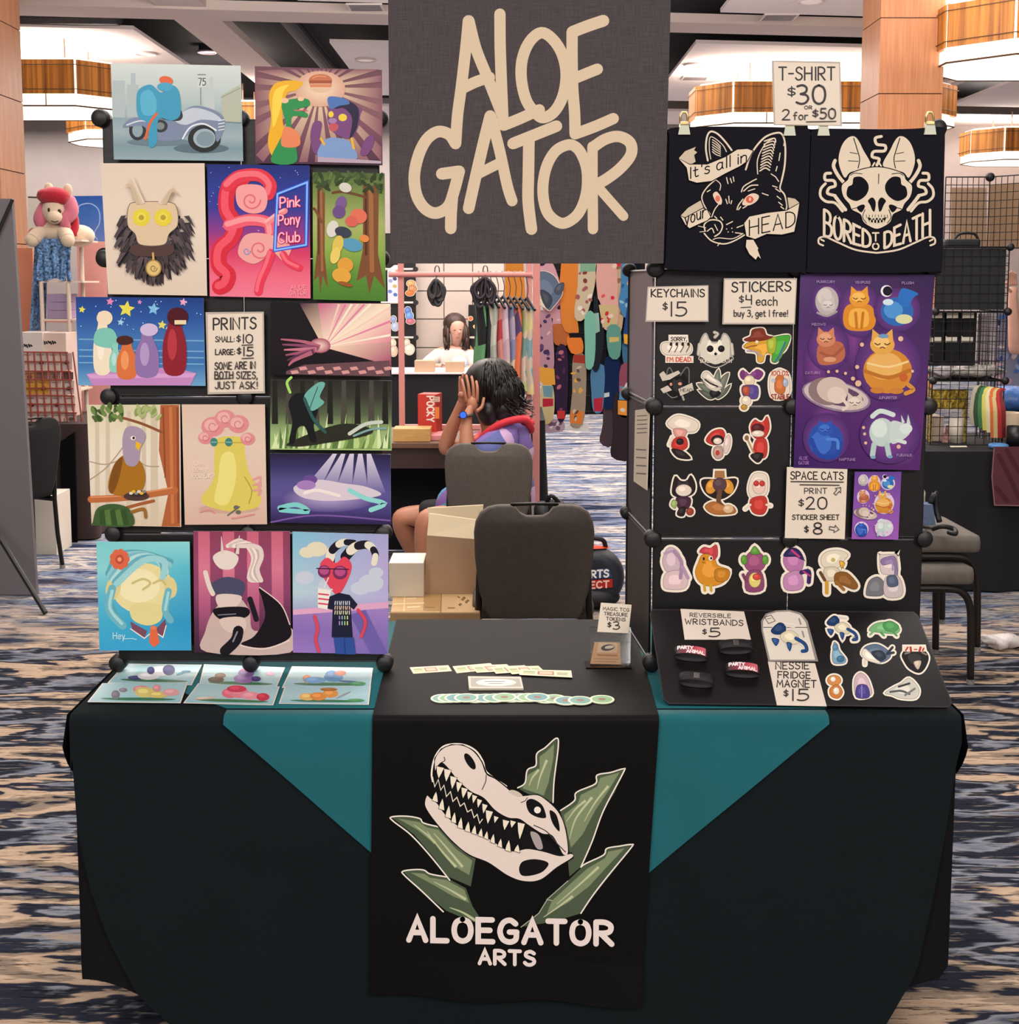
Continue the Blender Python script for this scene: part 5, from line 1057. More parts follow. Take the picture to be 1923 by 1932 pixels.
# purple cat poster
def cat_head(a, cx, cy, r, c, c2, dark, tilt=0, ears=True):
    for m_ in (-1,1):
        if ears: a.poly([(cx+m_*r*.95, cy-r*.1),(cx+m_*r*.85, cy-r*1.35),(cx+m_*r*.15, cy-r*.75)], c)
    a.ell(cx, cy, r*1.05, r*.85, c); a.ell(cx-r*.1, cy-r*.2, r*.7, r*.5, c2)
    for m_ in (-1,1): a.line([(cx+m_*r*.65, cy-r*.12),(cx+m_*r*.4, cy+r*.02),(cx+m_*r*.2, cy-r*.08)], max(.9, r*.1), dark, sm=True)
    a.line([(cx-r*.2, cy+r*.3),(cx, cy+r*.22),(cx+r*.2, cy+r*.3)], max(.8, r*.09), dark, sm=True)
def cats(a, T, det=True, white=0):
    """the eight space cats; T maps poster pixels to where they are drawn"""
    a.tf = T
    def halo(cx, cy, rx, ry):
        if det: a.ell(cx, cy, rx*1.3, ry*1.3,'#8a4a98', c2='#4e2d6e')
        else: a.ell(cx, cy, rx*1.12, ry*1.1,'#d9c6e0')
    halo(1561,568,24,28); a.ell(1560,568,22,27,'#b9b0b0'); a.ell(1556,560,14,16,'#d2cac6'); cat_head(a, 1562,576,13,'#c9c0bd', '#dcd4d0', '#5a5058'); a.line([(1542,590),(1560,596),(1578,588)],4,'#a39a9c', sm=True)
    halo(1620,585,30,40); a.poly([(1600,575),(1640,575),(1652,600),(1642,622),(1600,622),(1590,600)], '#d98b2a', sm=True); a.poly([(1605,585),(1635,585),(1636,615),(1604,615)], '#eeb04c', sm=True); cat_head(a, 1621,564,18,'#e39a34', '#f3bd62', '#7a4212'); a.line([(1614,590),(1616,618)],5,'#c4761e', sm=True); a.line([(1628,590),(1625,618)],5,'#c4761e', sm=True)
    halo(1692,585,34,32); a.ell(1692,588,31,27,'#2f68b4'); a.ell(1685,585,18,16,'#4f92d4'); a.poly([(1700,545),(1720,548),(1732,555),(1722,562),(1712,580),(1694,570)], '#2d6fc0', sm=True); a.ell(1705,602,16,9,'#d6d8a8'); a.ell(1675,570,10,6,'#d2e4ec'); a.ell(1672,549,11,11,'#f0eef4'); a.ell(1674,549,9,9,'#1a1326')
    halo(1563,655,30,34); a.poly([(1545,650),(1585,645),(1594,670),(1580,685),(1545,686)], '#b76a4c', sm=True); cat_head(a, 1558,640,17,'#cf8460', '#e0a27e', '#5a2a20'); a.line([(1548,665),(1570,672),(1590,655)],5,'#a25840', sm=True); a.ell(1565,678,12,5,'#d89a78')
    halo(1675,690,48,52); a.ell(1674,700,46,42,'#d08a34'); a.ell(1668,690,34,26,'#e6b062'); a.line([(1632,700),(1675,712),(1716,698)],7,'#b9702a', sm=True); a.line([(1636,685),(1675,692),(1712,682)],4,'#f0cf92', sm=True); a.ell(1704,712,8,8,'#c4602c'); cat_head(a, 1664,650,22,'#e2a64e', '#f0c478', '#6a3c14'); a.ell(1666,634,10,4,'#6f9ac0'); a.ell(1655,736,14,6,'#c98038'); a.ell(1690,737,14,6,'#c98038'); a.line([(1712,725),(1722,735),(1708,742)],8,'#d2903e', sm=True)
    a.ell(1577,747,66,28,'#8a7690', 12); a.ell(1577,746,62,25,'#cbb9bc', 12); a.ell(1577,745,52,19,'#5f4560', 12)
    a.ell(1558,738,34,26,'#8b7476', 10); a.ell(1570,735,30,24,'#cdb9ae', 10); a.ell(1578,745,18,16,'#dccabd', 20); cat_head(a, 1612,760,15,'#d3bfb4', '#e4d5ca', '#5f4a4a'); a.line([(1585,748),(1598,765),(1590,772)],6,'#e0d0c4', sm=True)
    halo(1558,825,34,36); a.ell(1557,830,33,34,'#2b4fa8'); a.ell(1548,835,20,22,'#3f6cc8'); a.line([(1530,830),(1545,858),(1575,860),(1586,838)],9,'#2646a0', sm=True); cat_head(a, 1556,810,14,'#2f56b4', '#4272cc', '#16286a'); a.line([(1560,828),(1578,830),(1580,845)],6,'#5382d8', sm=True)
    halo(1678,820,44,42); a.ell(1663,815,24,27,'#bfd0cc'); a.ell(1658,808,15,17,'#d6e4de'); a.line([(1645,785),(1660,775),(1684,782)],9,'#cfdcd8', sm=True); a.poly([(1680,795),(1706,800),(1716,815),(1700,830),(1680,835)], '#c8d6d2', sm=True); a.ell(1708,808,12,10,'#d6e2dd'); a.poly([(1700,800),(1699,782),(1706,796)], '#c8d6d2'); a.poly([(1709,798),(1712,781),(1717,800)], '#c8d6d2'); a.line([(1648,838),(1645,858)],10,'#b4c8c8'); a.line([(1672,838),(1676,858)],10,'#b4c8c8'); a.line([(1692,830),(1706,834)],7,'#d0deda'); a.ell(1646,862,5,3,'#7aa4c0'); a.ell(1678,861,5,3,'#7aa4c0')
    for (x, y, r) in ((1625,650,4),(1698,639,5),(1616,692,4),(1618,723,6),(1562,701,3),(1578,700,3),(1594,704,3),(1608,714,4),(1720,700,3),(1694,842,4),(1628,806,3),(1630,818,3),(1632,835,3)): a.ell(x, y, r, r, '#e0b79a', n=10)
    a.tf = None
q = [(1510,516),(1764,518),(1735,887),(1497,882)]
a = Art(VR2, .0022); a.base(q, '#3d2656', .0012); a.quad_grad(q, [('#54386e', '#33204a'),('#4a2d66', '#43285c'),('#5e3074', '#4e2a66'),('#4a2568', '#5c2c6e'),('#3a2060', '#55276a')])
for (x, y, rx, ry) in ((1540,690,26,60),(1700,860,30,18),(1610,640,20,60),(1560,780,30,18)): a.ell(x, y, rx, ry, '#7c3f8c', c2='#4c2a66')
cats(a, None)
for (wd_, x0, x1, y) in (('PURRCURY', 1540,1574,534),('VENPUSS', 1612,1640,535),('PLUSH', 1700,1722,536),('MEOWS', 1530,1556,614),('CATURN', 1518,1545,705),('JUPURRTER', 1656,1690,752),('NAPTUNE', 1582,1612,868),('FURANUS', 1690,1718,860)): a.text(wd_, x0, x1, y, 4.5, .8,'#a48ab4')
a.text('ALOE', 1506,1522,866,6,1,'#9a6ab0'); a.text('GATOR', 1505,1524,875,6,1,'#9a6ab0')
a.build('cat_poster', GLOSS, label='large purple poster of eight planet-coloured cats', cat='poster')
# small sticker sheet: the same cats in small
q = [(1613,890),(1701,890),(1695,1018),(1607,1017)]
a = Art(VR2); a.base(q, '#8a5aa8', .001); a.quad_grad(q, ['#6a4494', '#8a54ac', '#9a5cb4'])
cats(a, lambda p: (1612+(p[0]-1512)*.355+(p[1]-530)*-.012,893+(p[1]-532)*.356), det=False)
a.build('sticker_sheet', GLOSS, label='small violet sheet of cat stickers beside the SPACE CATS sign', cat='sticker sheet')
# -- stickers, upper panel
sticker(VR, [('q', [(1264,634),(1296,634),(1297,646),(1264,646)], '#efe4d6'),('p', [(1248,652),(1256,646),(1290,646),(1304,652),(1300,668),(1262,670),(1250,664)], '#e3d6c8'),('q', [(1258,674),(1306,674),(1306,682),(1258,682)], '#f0d8c8'),('t', 'SORRY,', 1266,1296,643,7,1.4, DK),('t', "I'M DEAD.", 1258,1306,682,8,1.5,'#d0402c')] + [('l', [(1264+k*11,648),(1268+k*11,652),(1262+k*11,664)],1.4,'#3a3436') for k in range(4)] + [('e', 1266+k*11,649,2.4,3.4,'#242022', 20,0) for k in range(4)], 'white sticker reading SORRY above four doodled heads', margin=2.5, group=STK)
sk2 = [('p', [(1320,660),(1324,640),(1332,630),(1340,645),(1358,645),(1366,630),(1376,640),(1378,662),(1374,682),(1352,688),(1326,682)], '#d9d2c2'),('e', 1340,658,6,6,'#1a1719'),('e', 1361,658,6,6,'#1a1719'),('q', [(1347,668),(1350,664),(1354,668),(1350,671)], '#1a1719'),('l', [(1322,676),(1350,690),(1380,676)],5,'#2a2628'),('t', 'BORED TO DEATH', 1322,1380,684,7,1.1,'#e6dccb'),('l', [(1318,668),(1320,650)],3,'#d9d2c2'),('l', [(1382,668),(1380,650)],3,'#d9d2c2'),('l', [(1349,636),(1354,630),(1348,627)],2,'#d9d2c2')]
sticker(VR, sk2,'pale cat skull sticker, smaller twin of the shirt print', margin=2, edge='#b8b4aa', group=STK)
sticker(VR, [('p', [(1403,655),(1412,646),(1440,640),(1462,636),(1486,632),(1490,640),(1482,660),(1470,670),(1466,683),(1456,682),(1456,668),(1444,668),(1440,682),(1430,682),(1428,668),(1416,660)], '#d9a03a'),('p', [(1458,638),(1488,632),(1490,642),(1478,664),(1468,682),(1457,681),(1458,660)], '#4aa63a', 0,0,0,0,0),('p', [(1448,640),(1464,637),(1462,664),(1450,664)], '#a8b43a', 0,0,0,0,0),('l', [(1482,645),(1470,672),(1462,682)],3,'#4a6a98'),('l', [(1410,662),(1426,664),(1436,672)],3,'#a99ab4'),('p', [(1404,640),(1416,634),(1420,622),(1440,620),(1446,632),(1458,636),(1440,642),(1412,644)], '#7d3322'),('e', 1428,645,3,3,'#e9dfb8', 0,0),('l', [(1408,656),(1418,653),(1428,652)],1.4,'#8a3a2a')], 'sticker of an orange and green crocodile in a brown hat', margin=3, group=STK)
sticker(VR, [('p', [(1260,722),(1266,706),(1278,712),(1290,706),(1300,726),(1296,742),(1278,754),(1264,744)], '#171518'),('l', [(1258,716),(1259,700),(1264,694),(1272,708)],2.4,'#6f6a68'),('l', [(1284,708),(1294,694),(1300,698),(1300,722)],2.4,'#6f6a68'),('q', [(1244,706),(1252,700),(1258,708),(1280,699),(1284,704),(1264,716),(1250,719)], '#cfc4b4'),('q', [(1246,734),(1260,727),(1268,736),(1252,742)], '#cfc4b4'),('q', [(1280,734),(1306,722),(1309,736),(1284,747)], '#cfc4b4'),('l', [(1288,748),(1290,754)],4,'#a99f94'),('e', 1266,725,2.4,3,'#e0987a'),('e', 1283,724,3.6,2.8,'#e0987a'),('l', [(1258,742),(1268,750),(1278,748)],1.6,'#8a8480'),('t', 'HEAD', 1284,1306,739,6, .9, DK)], 'dark fox head sticker with grey ribbons', margin=0, group=STK)
sticker(VR, [('p', [(1316,724),(1332,726),(1344,738),(1340,744),(1326,736)], '#6a7060'),('p', [(1318,736),(1334,740),(1348,750),(1336,752)], '#555b4e'),('p', [(1348,714),(1356,697),(1359,716),(1356,728)], '#6f7566'),('p', [(1358,722),(1364,710),(1375,704),(1370,722),(1362,738)], '#6f7566'),('p', [(1352,748),(1364,736),(1378,726),(1370,742),(1356,752)], '#5f6558'),('p', [(1340,738),(1352,736),(1360,742),(1350,750),(1342,748)], '#1d1a24'),('p', [(1325,712),(1328,703),(1336,702),(1346,712),(1358,720),(1363,730),(1350,726),(1334,716)], '#dcd2c4'),('p', [(1324,716),(1334,726),(1350,731),(1362,731),(1352,738),(1336,732)], '#d2c8ba'),('l', [(1330,716),(1342,724),(1354,729)],2.4,'#1d1a1c')], 'reptile skull and leaves sticker matching the table runner', margin=2.6, group=STK)
sticker(VR, [('p', [(1396,706),(1402,698),(1414,708),(1428,697),(1440,704),(1432,716),(1418,712),(1402,716)], '#7a3a78'),('e', 1414,718,10,10,'#e6d2b4'),('p', [(1400,730),(1414,726),(1430,730),(1428,752),(1404,748)], '#5c4a8c'),('p', [(1402,730),(1414,730),(1412,746),(1402,742)], '#b0503a'),('e', 1408,756,9,9,'#e8d8c4'),('e', 1404,768,6,5,'#b88a3a')], 'purple and red harlequin patchwork sticker reaching below the rail', margin=4, group=STK)
sticker(VR, [('p', [(1454,708),(1466,698),(1476,698),(1488,708),(1490,740),(1476,752),(1458,750),(1452,732)], '#e9d6c4'),('p', [(1464,712),(1478,710),(1482,735),(1474,744),(1462,736)], '#c9703a'),('e', 1459,718,4,4,'#b9c4d8', 0,0),('e', 1482,722,5,8,'#a9b4c8', 0,0),('t', '100.0%', 1456,1488,708,8,1.5,'#c8503a'),('t', 'STABLE', 1455,1489,753,9,1.8,'#9a3028')], 'orange and white sticker reading 100.0% STABLE', margin=3.5, group=STK)
# middle panel: six red, black and cream caricature-free figures
RED, BLK, CRE, PNK = '#c23a34', '#2a2022', '#e6d6c6', '#d99a90'
def figure(cx, top, prims, lab): sticker(VR, [(q[0],) + ((cx+q[1], top+q[2]) + tuple(q[3:]) if q[0] == 'e' else ([(cx+x, top+y) for x, y in q[1]],) + tuple(q[2:])) for q in prims], lab, margin=3.5, group=STK)
figure(1283,785,[('p', [(-24,14),(-10,0),(8,0),(34,12),(30,28),(12,30),(-10,26)], CRE),('p', [(-12,24),(12,26),(8,40),(-6,42)], PNK),('p', [(-10,42),(10,40),(14,58),(-2,66),(-16,58)], RED),('e', 0,48,7,6, BLK),('p', [(-16,62),(6,66),(20,80),(-4,78)], BLK),('l', [(-14,40),(-20,54)],4, CRE)], 'cream, red and black sticker with a broad pale top, in the six-sticker panel')
figure(1352,808,[('p', [(-20,22),(-8,6),(10,2),(16,14),(6,30),(-10,30)], RED),('e', 2,22,12,9, BLK),('e', 2,24,8,6, CRE),('e', 20,30,6,18,'#e0c8c0', 10),('p', [(-4,36),(10,34),(12,52),(2,58),(-6,50)], '#b89a90'),('e', 2,46,4,5, RED)], 'small red and cream sticker between two larger ones in the six-sticker panel')
figure(1432,788,[('p', [(-16,18),(-8,4),(0,8),(8,8),(16,-2),(20,20),(10,38),(-8,38)], RED),('e', -2,20,12,9,'#5a2024'),('e', -2,30,12,6, CRE),('p', [(-6,42),(12,40),(16,60),(10,76),(-10,70)], RED),('p', [(-16,72),(-6,66),(8,68),(4,80),(-4,84)], BLK),('l', [(-22,40),(-10,66)],3,'#b59a6a'),('e', -23,38,4,5,'#8a6a4a')], 'tall red sticker with a thin cane, top outer of the six-sticker panel')
figure(1288,895,[('p', [(-20,30),(-14,4),(-4,12),(8,12),(16,2),(24,20),(20,36),(0,44),(-16,40)], BLK),('e', 2,30,15,11, CRE),('p', [(-12,44),(14,44),(12,62),(-6,66)], '#4a2a40'),('p', [(-18,48),(-10,52),(-14,64),(-22,58)], '#9ab06a'),('p', [(-6,64),(6,62),(2,78),(-10,76)], BLK),('e', 14,70,7,7,'#9a4030')], 'black and cream sticker with a small green patch in the six-sticker panel')
figure(1358,888,[('q', [(-9,0),(9,0),(10,14),(-10,14)], '#a8764a'),('p', [(-34,18),(-10,16),(10,16),(32,16),(26,38),(8,52),(-10,52),(-28,40)], BLK),('e', -16,30,10,14,'#d9953a', 20),('e', 16,30,10,14,'#d9953a', -20),('e', 0,26,13,13,'#5a4048'),('l', [(0,40),(-2,58),(6,68)],9,'#6a4a3a'),('p', [(-28,68),(-12,58),(10,66),(26,68),(28,80),(-10,82)], '#b0703a'),('e', 16,72,10,8,'#d9b890')], 'hooded orange and black sticker topped by a tall hat in the six-sticker panel')
figure(1430,892,[('p', [(-18,30),(-10,4),(6,0),(18,8),(16,40),(-10,48)], CRE),('e', 2,26,12,14,'#e9c8b8'),('e', -3,20,5,5, RED),('e', 8,20,5,5, RED),('p', [(-14,50),(12,44),(18,62),(10,78),(-10,74)], RED),('l', [(16,60),(24,62)],4, CRE),('l', [(-14,60),(-24,68)],4, CRE)], 'cream topped sticker in a red suit, low outer corner of the six-sticker panel')
# row of six large stickers
YR6 = VR
def big(prims, lab): sticker(YR6, prims, lab, margin=5, group=STK)
big([('p', [(1250,1060),(1258,1036),(1272,1034),(1284,1050),(1280,1078),(1260,1080)], '#cdb4be'),('p', [(1256,1082),(1282,1076),(1298,1090),(1292,1110),(1264,1112),(1252,1106)], '#dcbfc2'),('l', [(1272,1040),(1286,1060),(1284,1090)],7,'#a98aa8'),('l', [(1288,1070),(1298,1090)],7,'#b496b0'),('l', [(1254,1044),(1266,1040)],5,'#b79ab8')], 'pale pink and lilac sticker, first in the row of six')
big([('p', [(1318,1060),(1326,1046),(1346,1046),(1354,1066),(1376,1076),(1366,1098),(1340,1106),(1320,1098),(1312,1080)], '#d58f2c'),('p', [(1320,1040),(1328,1032),(1340,1034),(1352,1028),(1354,1048),(1346,1056),(1340,1046),(1326,1044)], '#c2434a'),('p', [(1350,1074),(1376,1076),(1372,1094),(1352,1096)], '#c27f24', 0,0,0,0,0),('l', [(1329,1104),(1330,1114)],5,'#d2a234'),('l', [(1341,1104),(1342,1114)],5,'#d2a234'),('e', 1341,1053,4,4.5,'#f2e8dc', 0,0),('e', 1342,1053,2,2.6,'#2a2022', 0,0),('e', 1328,1054,2,3,'#2a2022', 0,0),('l', [(1325,1060),(1331,1062)],2,'#a86a1a')], 'sticker of a plump orange hen with red crest')
big([('p', [(1404,1062),(1410,1046),(1424,1038),(1440,1048),(1444,1066),(1432,1078),(1412,1076)], '#9a5078'),('e', 1404,1056,6,9,'#5f9a3c'),('e', 1444,1056,6,9,'#5f9a3c'),('p', [(1416,1044),(1424,1030),(1434,1044)], '#5f9a3c'),('p', [(1410,1080),(1436,1078),(1440,1112),(1408,1114)], '#8d4a70'),('e', 1424,1094,11,14,'#e2d27a'),('e', 1428,1088,8,6,'#cf4a44'),('l', [(1402,1084),(1408,1096)],6,'#7a3f62')], 'sticker of mauve and green blocks holding a red oval')
big([('p', [(1478,1060),(1484,1040),(1502,1034),(1516,1052),(1512,1076),(1490,1078)], '#b878a8'),('p', [(1478,1048),(1490,1034),(1508,1038),(1516,1056),(1502,1050),(1490,1050)], '#32265c'),('l', [(1494,1038),(1508,1050)],4,'#c2437a'),('p', [(1480,1086),(1506,1076),(1516,1096),(1510,1112),(1482,1112)], '#c48ab4'),('l', [(1512,1080),(1526,1078),(1526,1098)],8,'#3a2a62'),('l', [(1516,1078),(1528,1086)],3,'#c2437a')], 'mauve sticker with dark violet and pink streaks')
big([('p', [(1550,1050),(1562,1040),(1584,1038),(1600,1046),(1592,1058),(1580,1072),(1560,1072),(1550,1064)], '#e2d8c2'),('p', [(1556,1072),(1578,1070),(1588,1086),(1572,1096),(1556,1092)], '#d9cdb4'),('p', [(1576,1082),(1598,1080),(1618,1102),(1612,1112),(1590,1104),(1576,1102)], '#8a5a2a'),('l', [(1560,1098),(1560,1118)],7,'#d2a03a'),('l', [(1578,1098),(1592,1112)],6,'#a06a2e'),('l', [(1548,1080),(1556,1094)],6,'#6a4a2c'),('p', [(1584,1058),(1594,1062),(1588,1072)], '#d9a63a'),('e', 1572,1056,4,4,'#c8b86a', 0,0)], 'cream and brown feathered sticker in the row of six')
big([('p', [(1660,1048),(1666,1046),(1690,1046),(1692,1048),(1694,1080),(1674,1084),(1662,1078)], '#d9c8c8'),('p', [(1662,1056),(1676,1050),(1690,1052),(1694,1086),(1688,1088),(1686,1064),(1666,1066)], '#8f7aa4'),('p', [(1634,1118),(1640,1096),(1656,1088),(1668,1100),(1666,1122),(1640,1124)], '#77777e'),('p', [(1670,1090),(1694,1086),(1704,1110),(1698,1126),(1670,1124)], '#cdbfbf'),('p', [(1674,1088),(1690,1086),(1694,1104),(1676,1106)], '#56627a', 0,0,0,0,0)], 'grey boulder and lilac sticker, last in the row of six')
# ================================================================ TILTED PANEL ON THE TABLE
p1, p2, p3 = PY(1228,1150, YD-.03), PZ(1258,1325, ZT+.006), PZ(1793,1333, ZT+.006)
TP = Plane(p1,(p2-p1).cross(p3-p1))
a = Art(TP, 0.0); q = [(1231,1150),(1724,1155),(1732,1162),(1796,1326),(1789,1334),(1262,1327),(1252,1318),(1227,1158)]
a.base(q, '#100d10', .006); a.line(q, 2,'#2c282b', closed=True)
TILT = a.build('tilted_panel', ink('satin_board', .3, .5), label='tilted black display board leaning on the right end of the table', cat='display board')
sign([(1284,1149),(1404,1154),(1417,1207),(1292,1207)],[('REVERSIBLE', 1302,1379,1164,7,1.3,1166),('WRISTBANDS', 1293,1402,1178,10,1.7,1181),('$', 1325,1333,1198,11,1.7),('5', 1338,1358,1202,16,2.3)], 'cream price sign headed REVERSIBLE WRISTBANDS on the tilted board', TP, paper='#dccfc2')
sign([(1449,1249),(1538,1252),(1560,1333),(1466,1331)],[('NESSIE', 1464,1526,1263,13,2.1,1263),('FRIDGE', 1468,1529,1280,12,2.1,1281),('MAGNET', 1466,1540,1297,13,2.1,1298),('$', 1478,1487,1316,14,2),('15', 1493,1525,1323,21,2.6)], 'cream price sign for the fridge magnet, hanging over the board edge', TP, paper='#dccfc2', lift=.0012)
# toy fridge card
a = Art(TP); q = [(1437,1190),(1436,1172),(1445,1158),(1465,1152),(1490,1151),(1512,1157),(1524,1172),(1544,1248),(1450,1248)]
a.base(q, '#8d8681', .001); a.poly([(1440,1190),(1440,1172),(1449,1160),(1466,1155),(1489,1154),(1509,1160),(1520,1174),(1538,1245),(1453,1245)], '#ded5ca')
a.line([(1441,1184),(1523,1184)],1.3, DK); a.line([(1443,1165),(1455,1161),(1463,1172),(1450,1177)],1.2, DK, closed=True); a.line([(1448,1168),(1455,1167)],1, DK)
a.line([(1508,1168),(1511,1178)],3,'#8f8a86'); a.line([(1514,1192),(1517,1202)],3,'#8f8a86')
a.build('fridge_card', INK, label='white card cut like a small refrigerator on the tilted board', cat='card')
NESS = [('p', [(1455,1190),(1470,1176),(1482,1182),(1480,1196),(1462,1198)], '#1f3a66'),('p', [(1472,1200),(1490,1190),(1506,1200),(1504,1216),(1482,1214)], '#d8cfb4'),('p', [(1456,1206),(1470,1208),(1464,1220)], '#2a4f84'),('p', [(1484,1214),(1494,1216),(1490,1230)], '#2a4f84'),('l', [(1502,1206),(1518,1216),(1522,1228),(1514,1230)],7,'#25487a'),('l', [(1482,1180),(1498,1182)],4,'#d8d4cc')]
sticker(TP, NESS, 'blue and cream sea creature magnet on the small refrigerator card', name='magnet', margin=1.5, lift=.0018, cat='magnet')
def sh(prims, dx, dy, k=1.0, c=(0,0)):
    out = []
    for q in prims:
        T = lambda x, y: (c[0]+(x-c[0])*k+dx, c[1]+(y-c[1])*k+dy)
        if q[0] == 'e': x, y = T(q[1], q[2]); out.append(('e', x, y, q[3]*k, q[4]*k) + tuple(q[5:]))
        elif q[0] == 'l': out.append(('l', [T(*p) for p in q[1]], q[2]*k) + tuple(q[3:]))
        else: out.append((q[0],[T(*p) for p in q[1]]) + tuple(q[2:]))
    return out
TB = 'stickers on the tilted board'
sticker(TP, sh(NESS, 100,-18, .84,(1488,1204)), 'blue and cream sea creature sticker, upper row of the tilted board', margin=4, group=TB)
G = '#4f9a58'
sticker(TP, [('p', [(1640,1190),(1650,1178),(1670,1174),(1690,1180),(1698,1188),(1690,1196),(1660,1194)], '#79b47c'),('p', [(1666,1178),(1680,1172),(1696,1182),(1688,1192),(1672,1190)], G),('l', [(1648,1192),(1642,1198)],4,'#79b47c'),('l', [(1684,1192),(1692,1200)],4, G),('l', [(1662,1194),(1668,1200)],4, G)], 'green crouching animal sticker on the tilted board', margin=4, group=TB)
sticker(TP, [('p', [(1572,1222),(1574,1212),(1580,1216),(1584,1228),(1596,1244),(1592,1252),(1574,1252),(1570,1240)], '#7fa4b8'),('e', 1576,1222,5,6,'#5f8aa8'),('e', 1586,1244,7,6,'#3f6f90')], 'upright pale blue sticker on the tilted board', margin=3.5, group=TB)
sticker(TP, [('p', [(1626,1234),(1634,1220),(1656,1216),(1676,1228),(1680,1240),(1664,1250),(1640,1244)], '#5d7088'),('p', [(1626,1236),(1632,1224),(1650,1240),(1662,1252),(1640,1248)], '#e6ddd0', 0,0,0,0,0),('p', [(1644,1232),(1662,1228),(1672,1240),(1660,1248)], '#2e3746', 0,0,0,0,0),('l', [(1674,1234),(1684,1222)],5,'#2e3746'),('l', [(1674,1234),(1686,1232)],5,'#2e3746'),('l', [(1632,1246),(1632,1254)],4,'#dcd2c4')], 'grey and white whale sticker on the tilted board', margin=3.5, group=TB)
sticker(TP, [('p', [(1702,1236),(1712,1226),(1740,1226),(1752,1240),(1746,1260),(1734,1270),(1716,1262),(1706,1248)], '#1c181b'),('q', [(1706,1220),(1744,1220),(1746,1230),(1706,1230)], '#e9d9c8'),('l', [(1709,1228),(1713,1222)],3,'#b0302c', 0,0,0,0),('l', [(1719,1229),(1718,1222)],4,'#b0302c'),('l', [(1725,1226),(1730,1226)],2,'#b0302c'),('l', [(1735,1229),(1737,1222)],4,'#b0302c'),('l', [(1741,1228),(1743,1224)],3,'#b0302c'),('p', [(1724,1250),(1738,1248),(1732,1264)], '#c9b6a4', 0,0,0,0,0),('l', [(1708,1234),(1716,1232)],3,'#8a7f78'),('l', [(1740,1232),(1748,1236)],3,'#8a7f78')], 'black shield-shaped sticker with red lettering along its top', margin=3.5, group=TB)
sticker(TP, [('e', 1574,1284,13,10,'#d08a4a'),('e', 1572,1282,5,5,'#ece4d6', 0,0),('p', [(1566,1300),(1580,1292),(1590,1306),(1582,1318),(1568,1314)], '#c9793a'),('e', 1578,1304,6,7,'#e6dac8', 0,0)], 'rounded orange bird sticker on the lower row of the tilted board', margin=3.5, group=TB)
sticker(TP, [('p', [(1612,1284),(1622,1270),(1634,1276),(1642,1292),(1644,1312),(1616,1316)], '#cbb0b8'),('p', [(1618,1294),(1636,1294),(1640,1316),(1616,1316)], '#4a3f86', 0,0,0,0,0),('l', [(1626,1294),(1626,1316)],2,'#8a80b4')], 'lilac sticker in a violet gown on the tilted board', margin=3.5, group=TB)
sticker(TP, [('p', [(1670,1308),(1684,1298),(1700,1290),(1716,1280),(1734,1300),(1728,1318),(1700,1318),(1684,1312)], '#c9c6bc'),('l', [(1680,1306),(1700,1304),(1716,1310)],4,'#55565a'),('l', [(1696,1296),(1716,1290)],4,'#3a3b40'),('l', [(1708,1312),(1726,1300)],4,'#77787a')], 'grey and white sketch sticker at the lower corner of the tilted board', margin=3.5, group=TB)
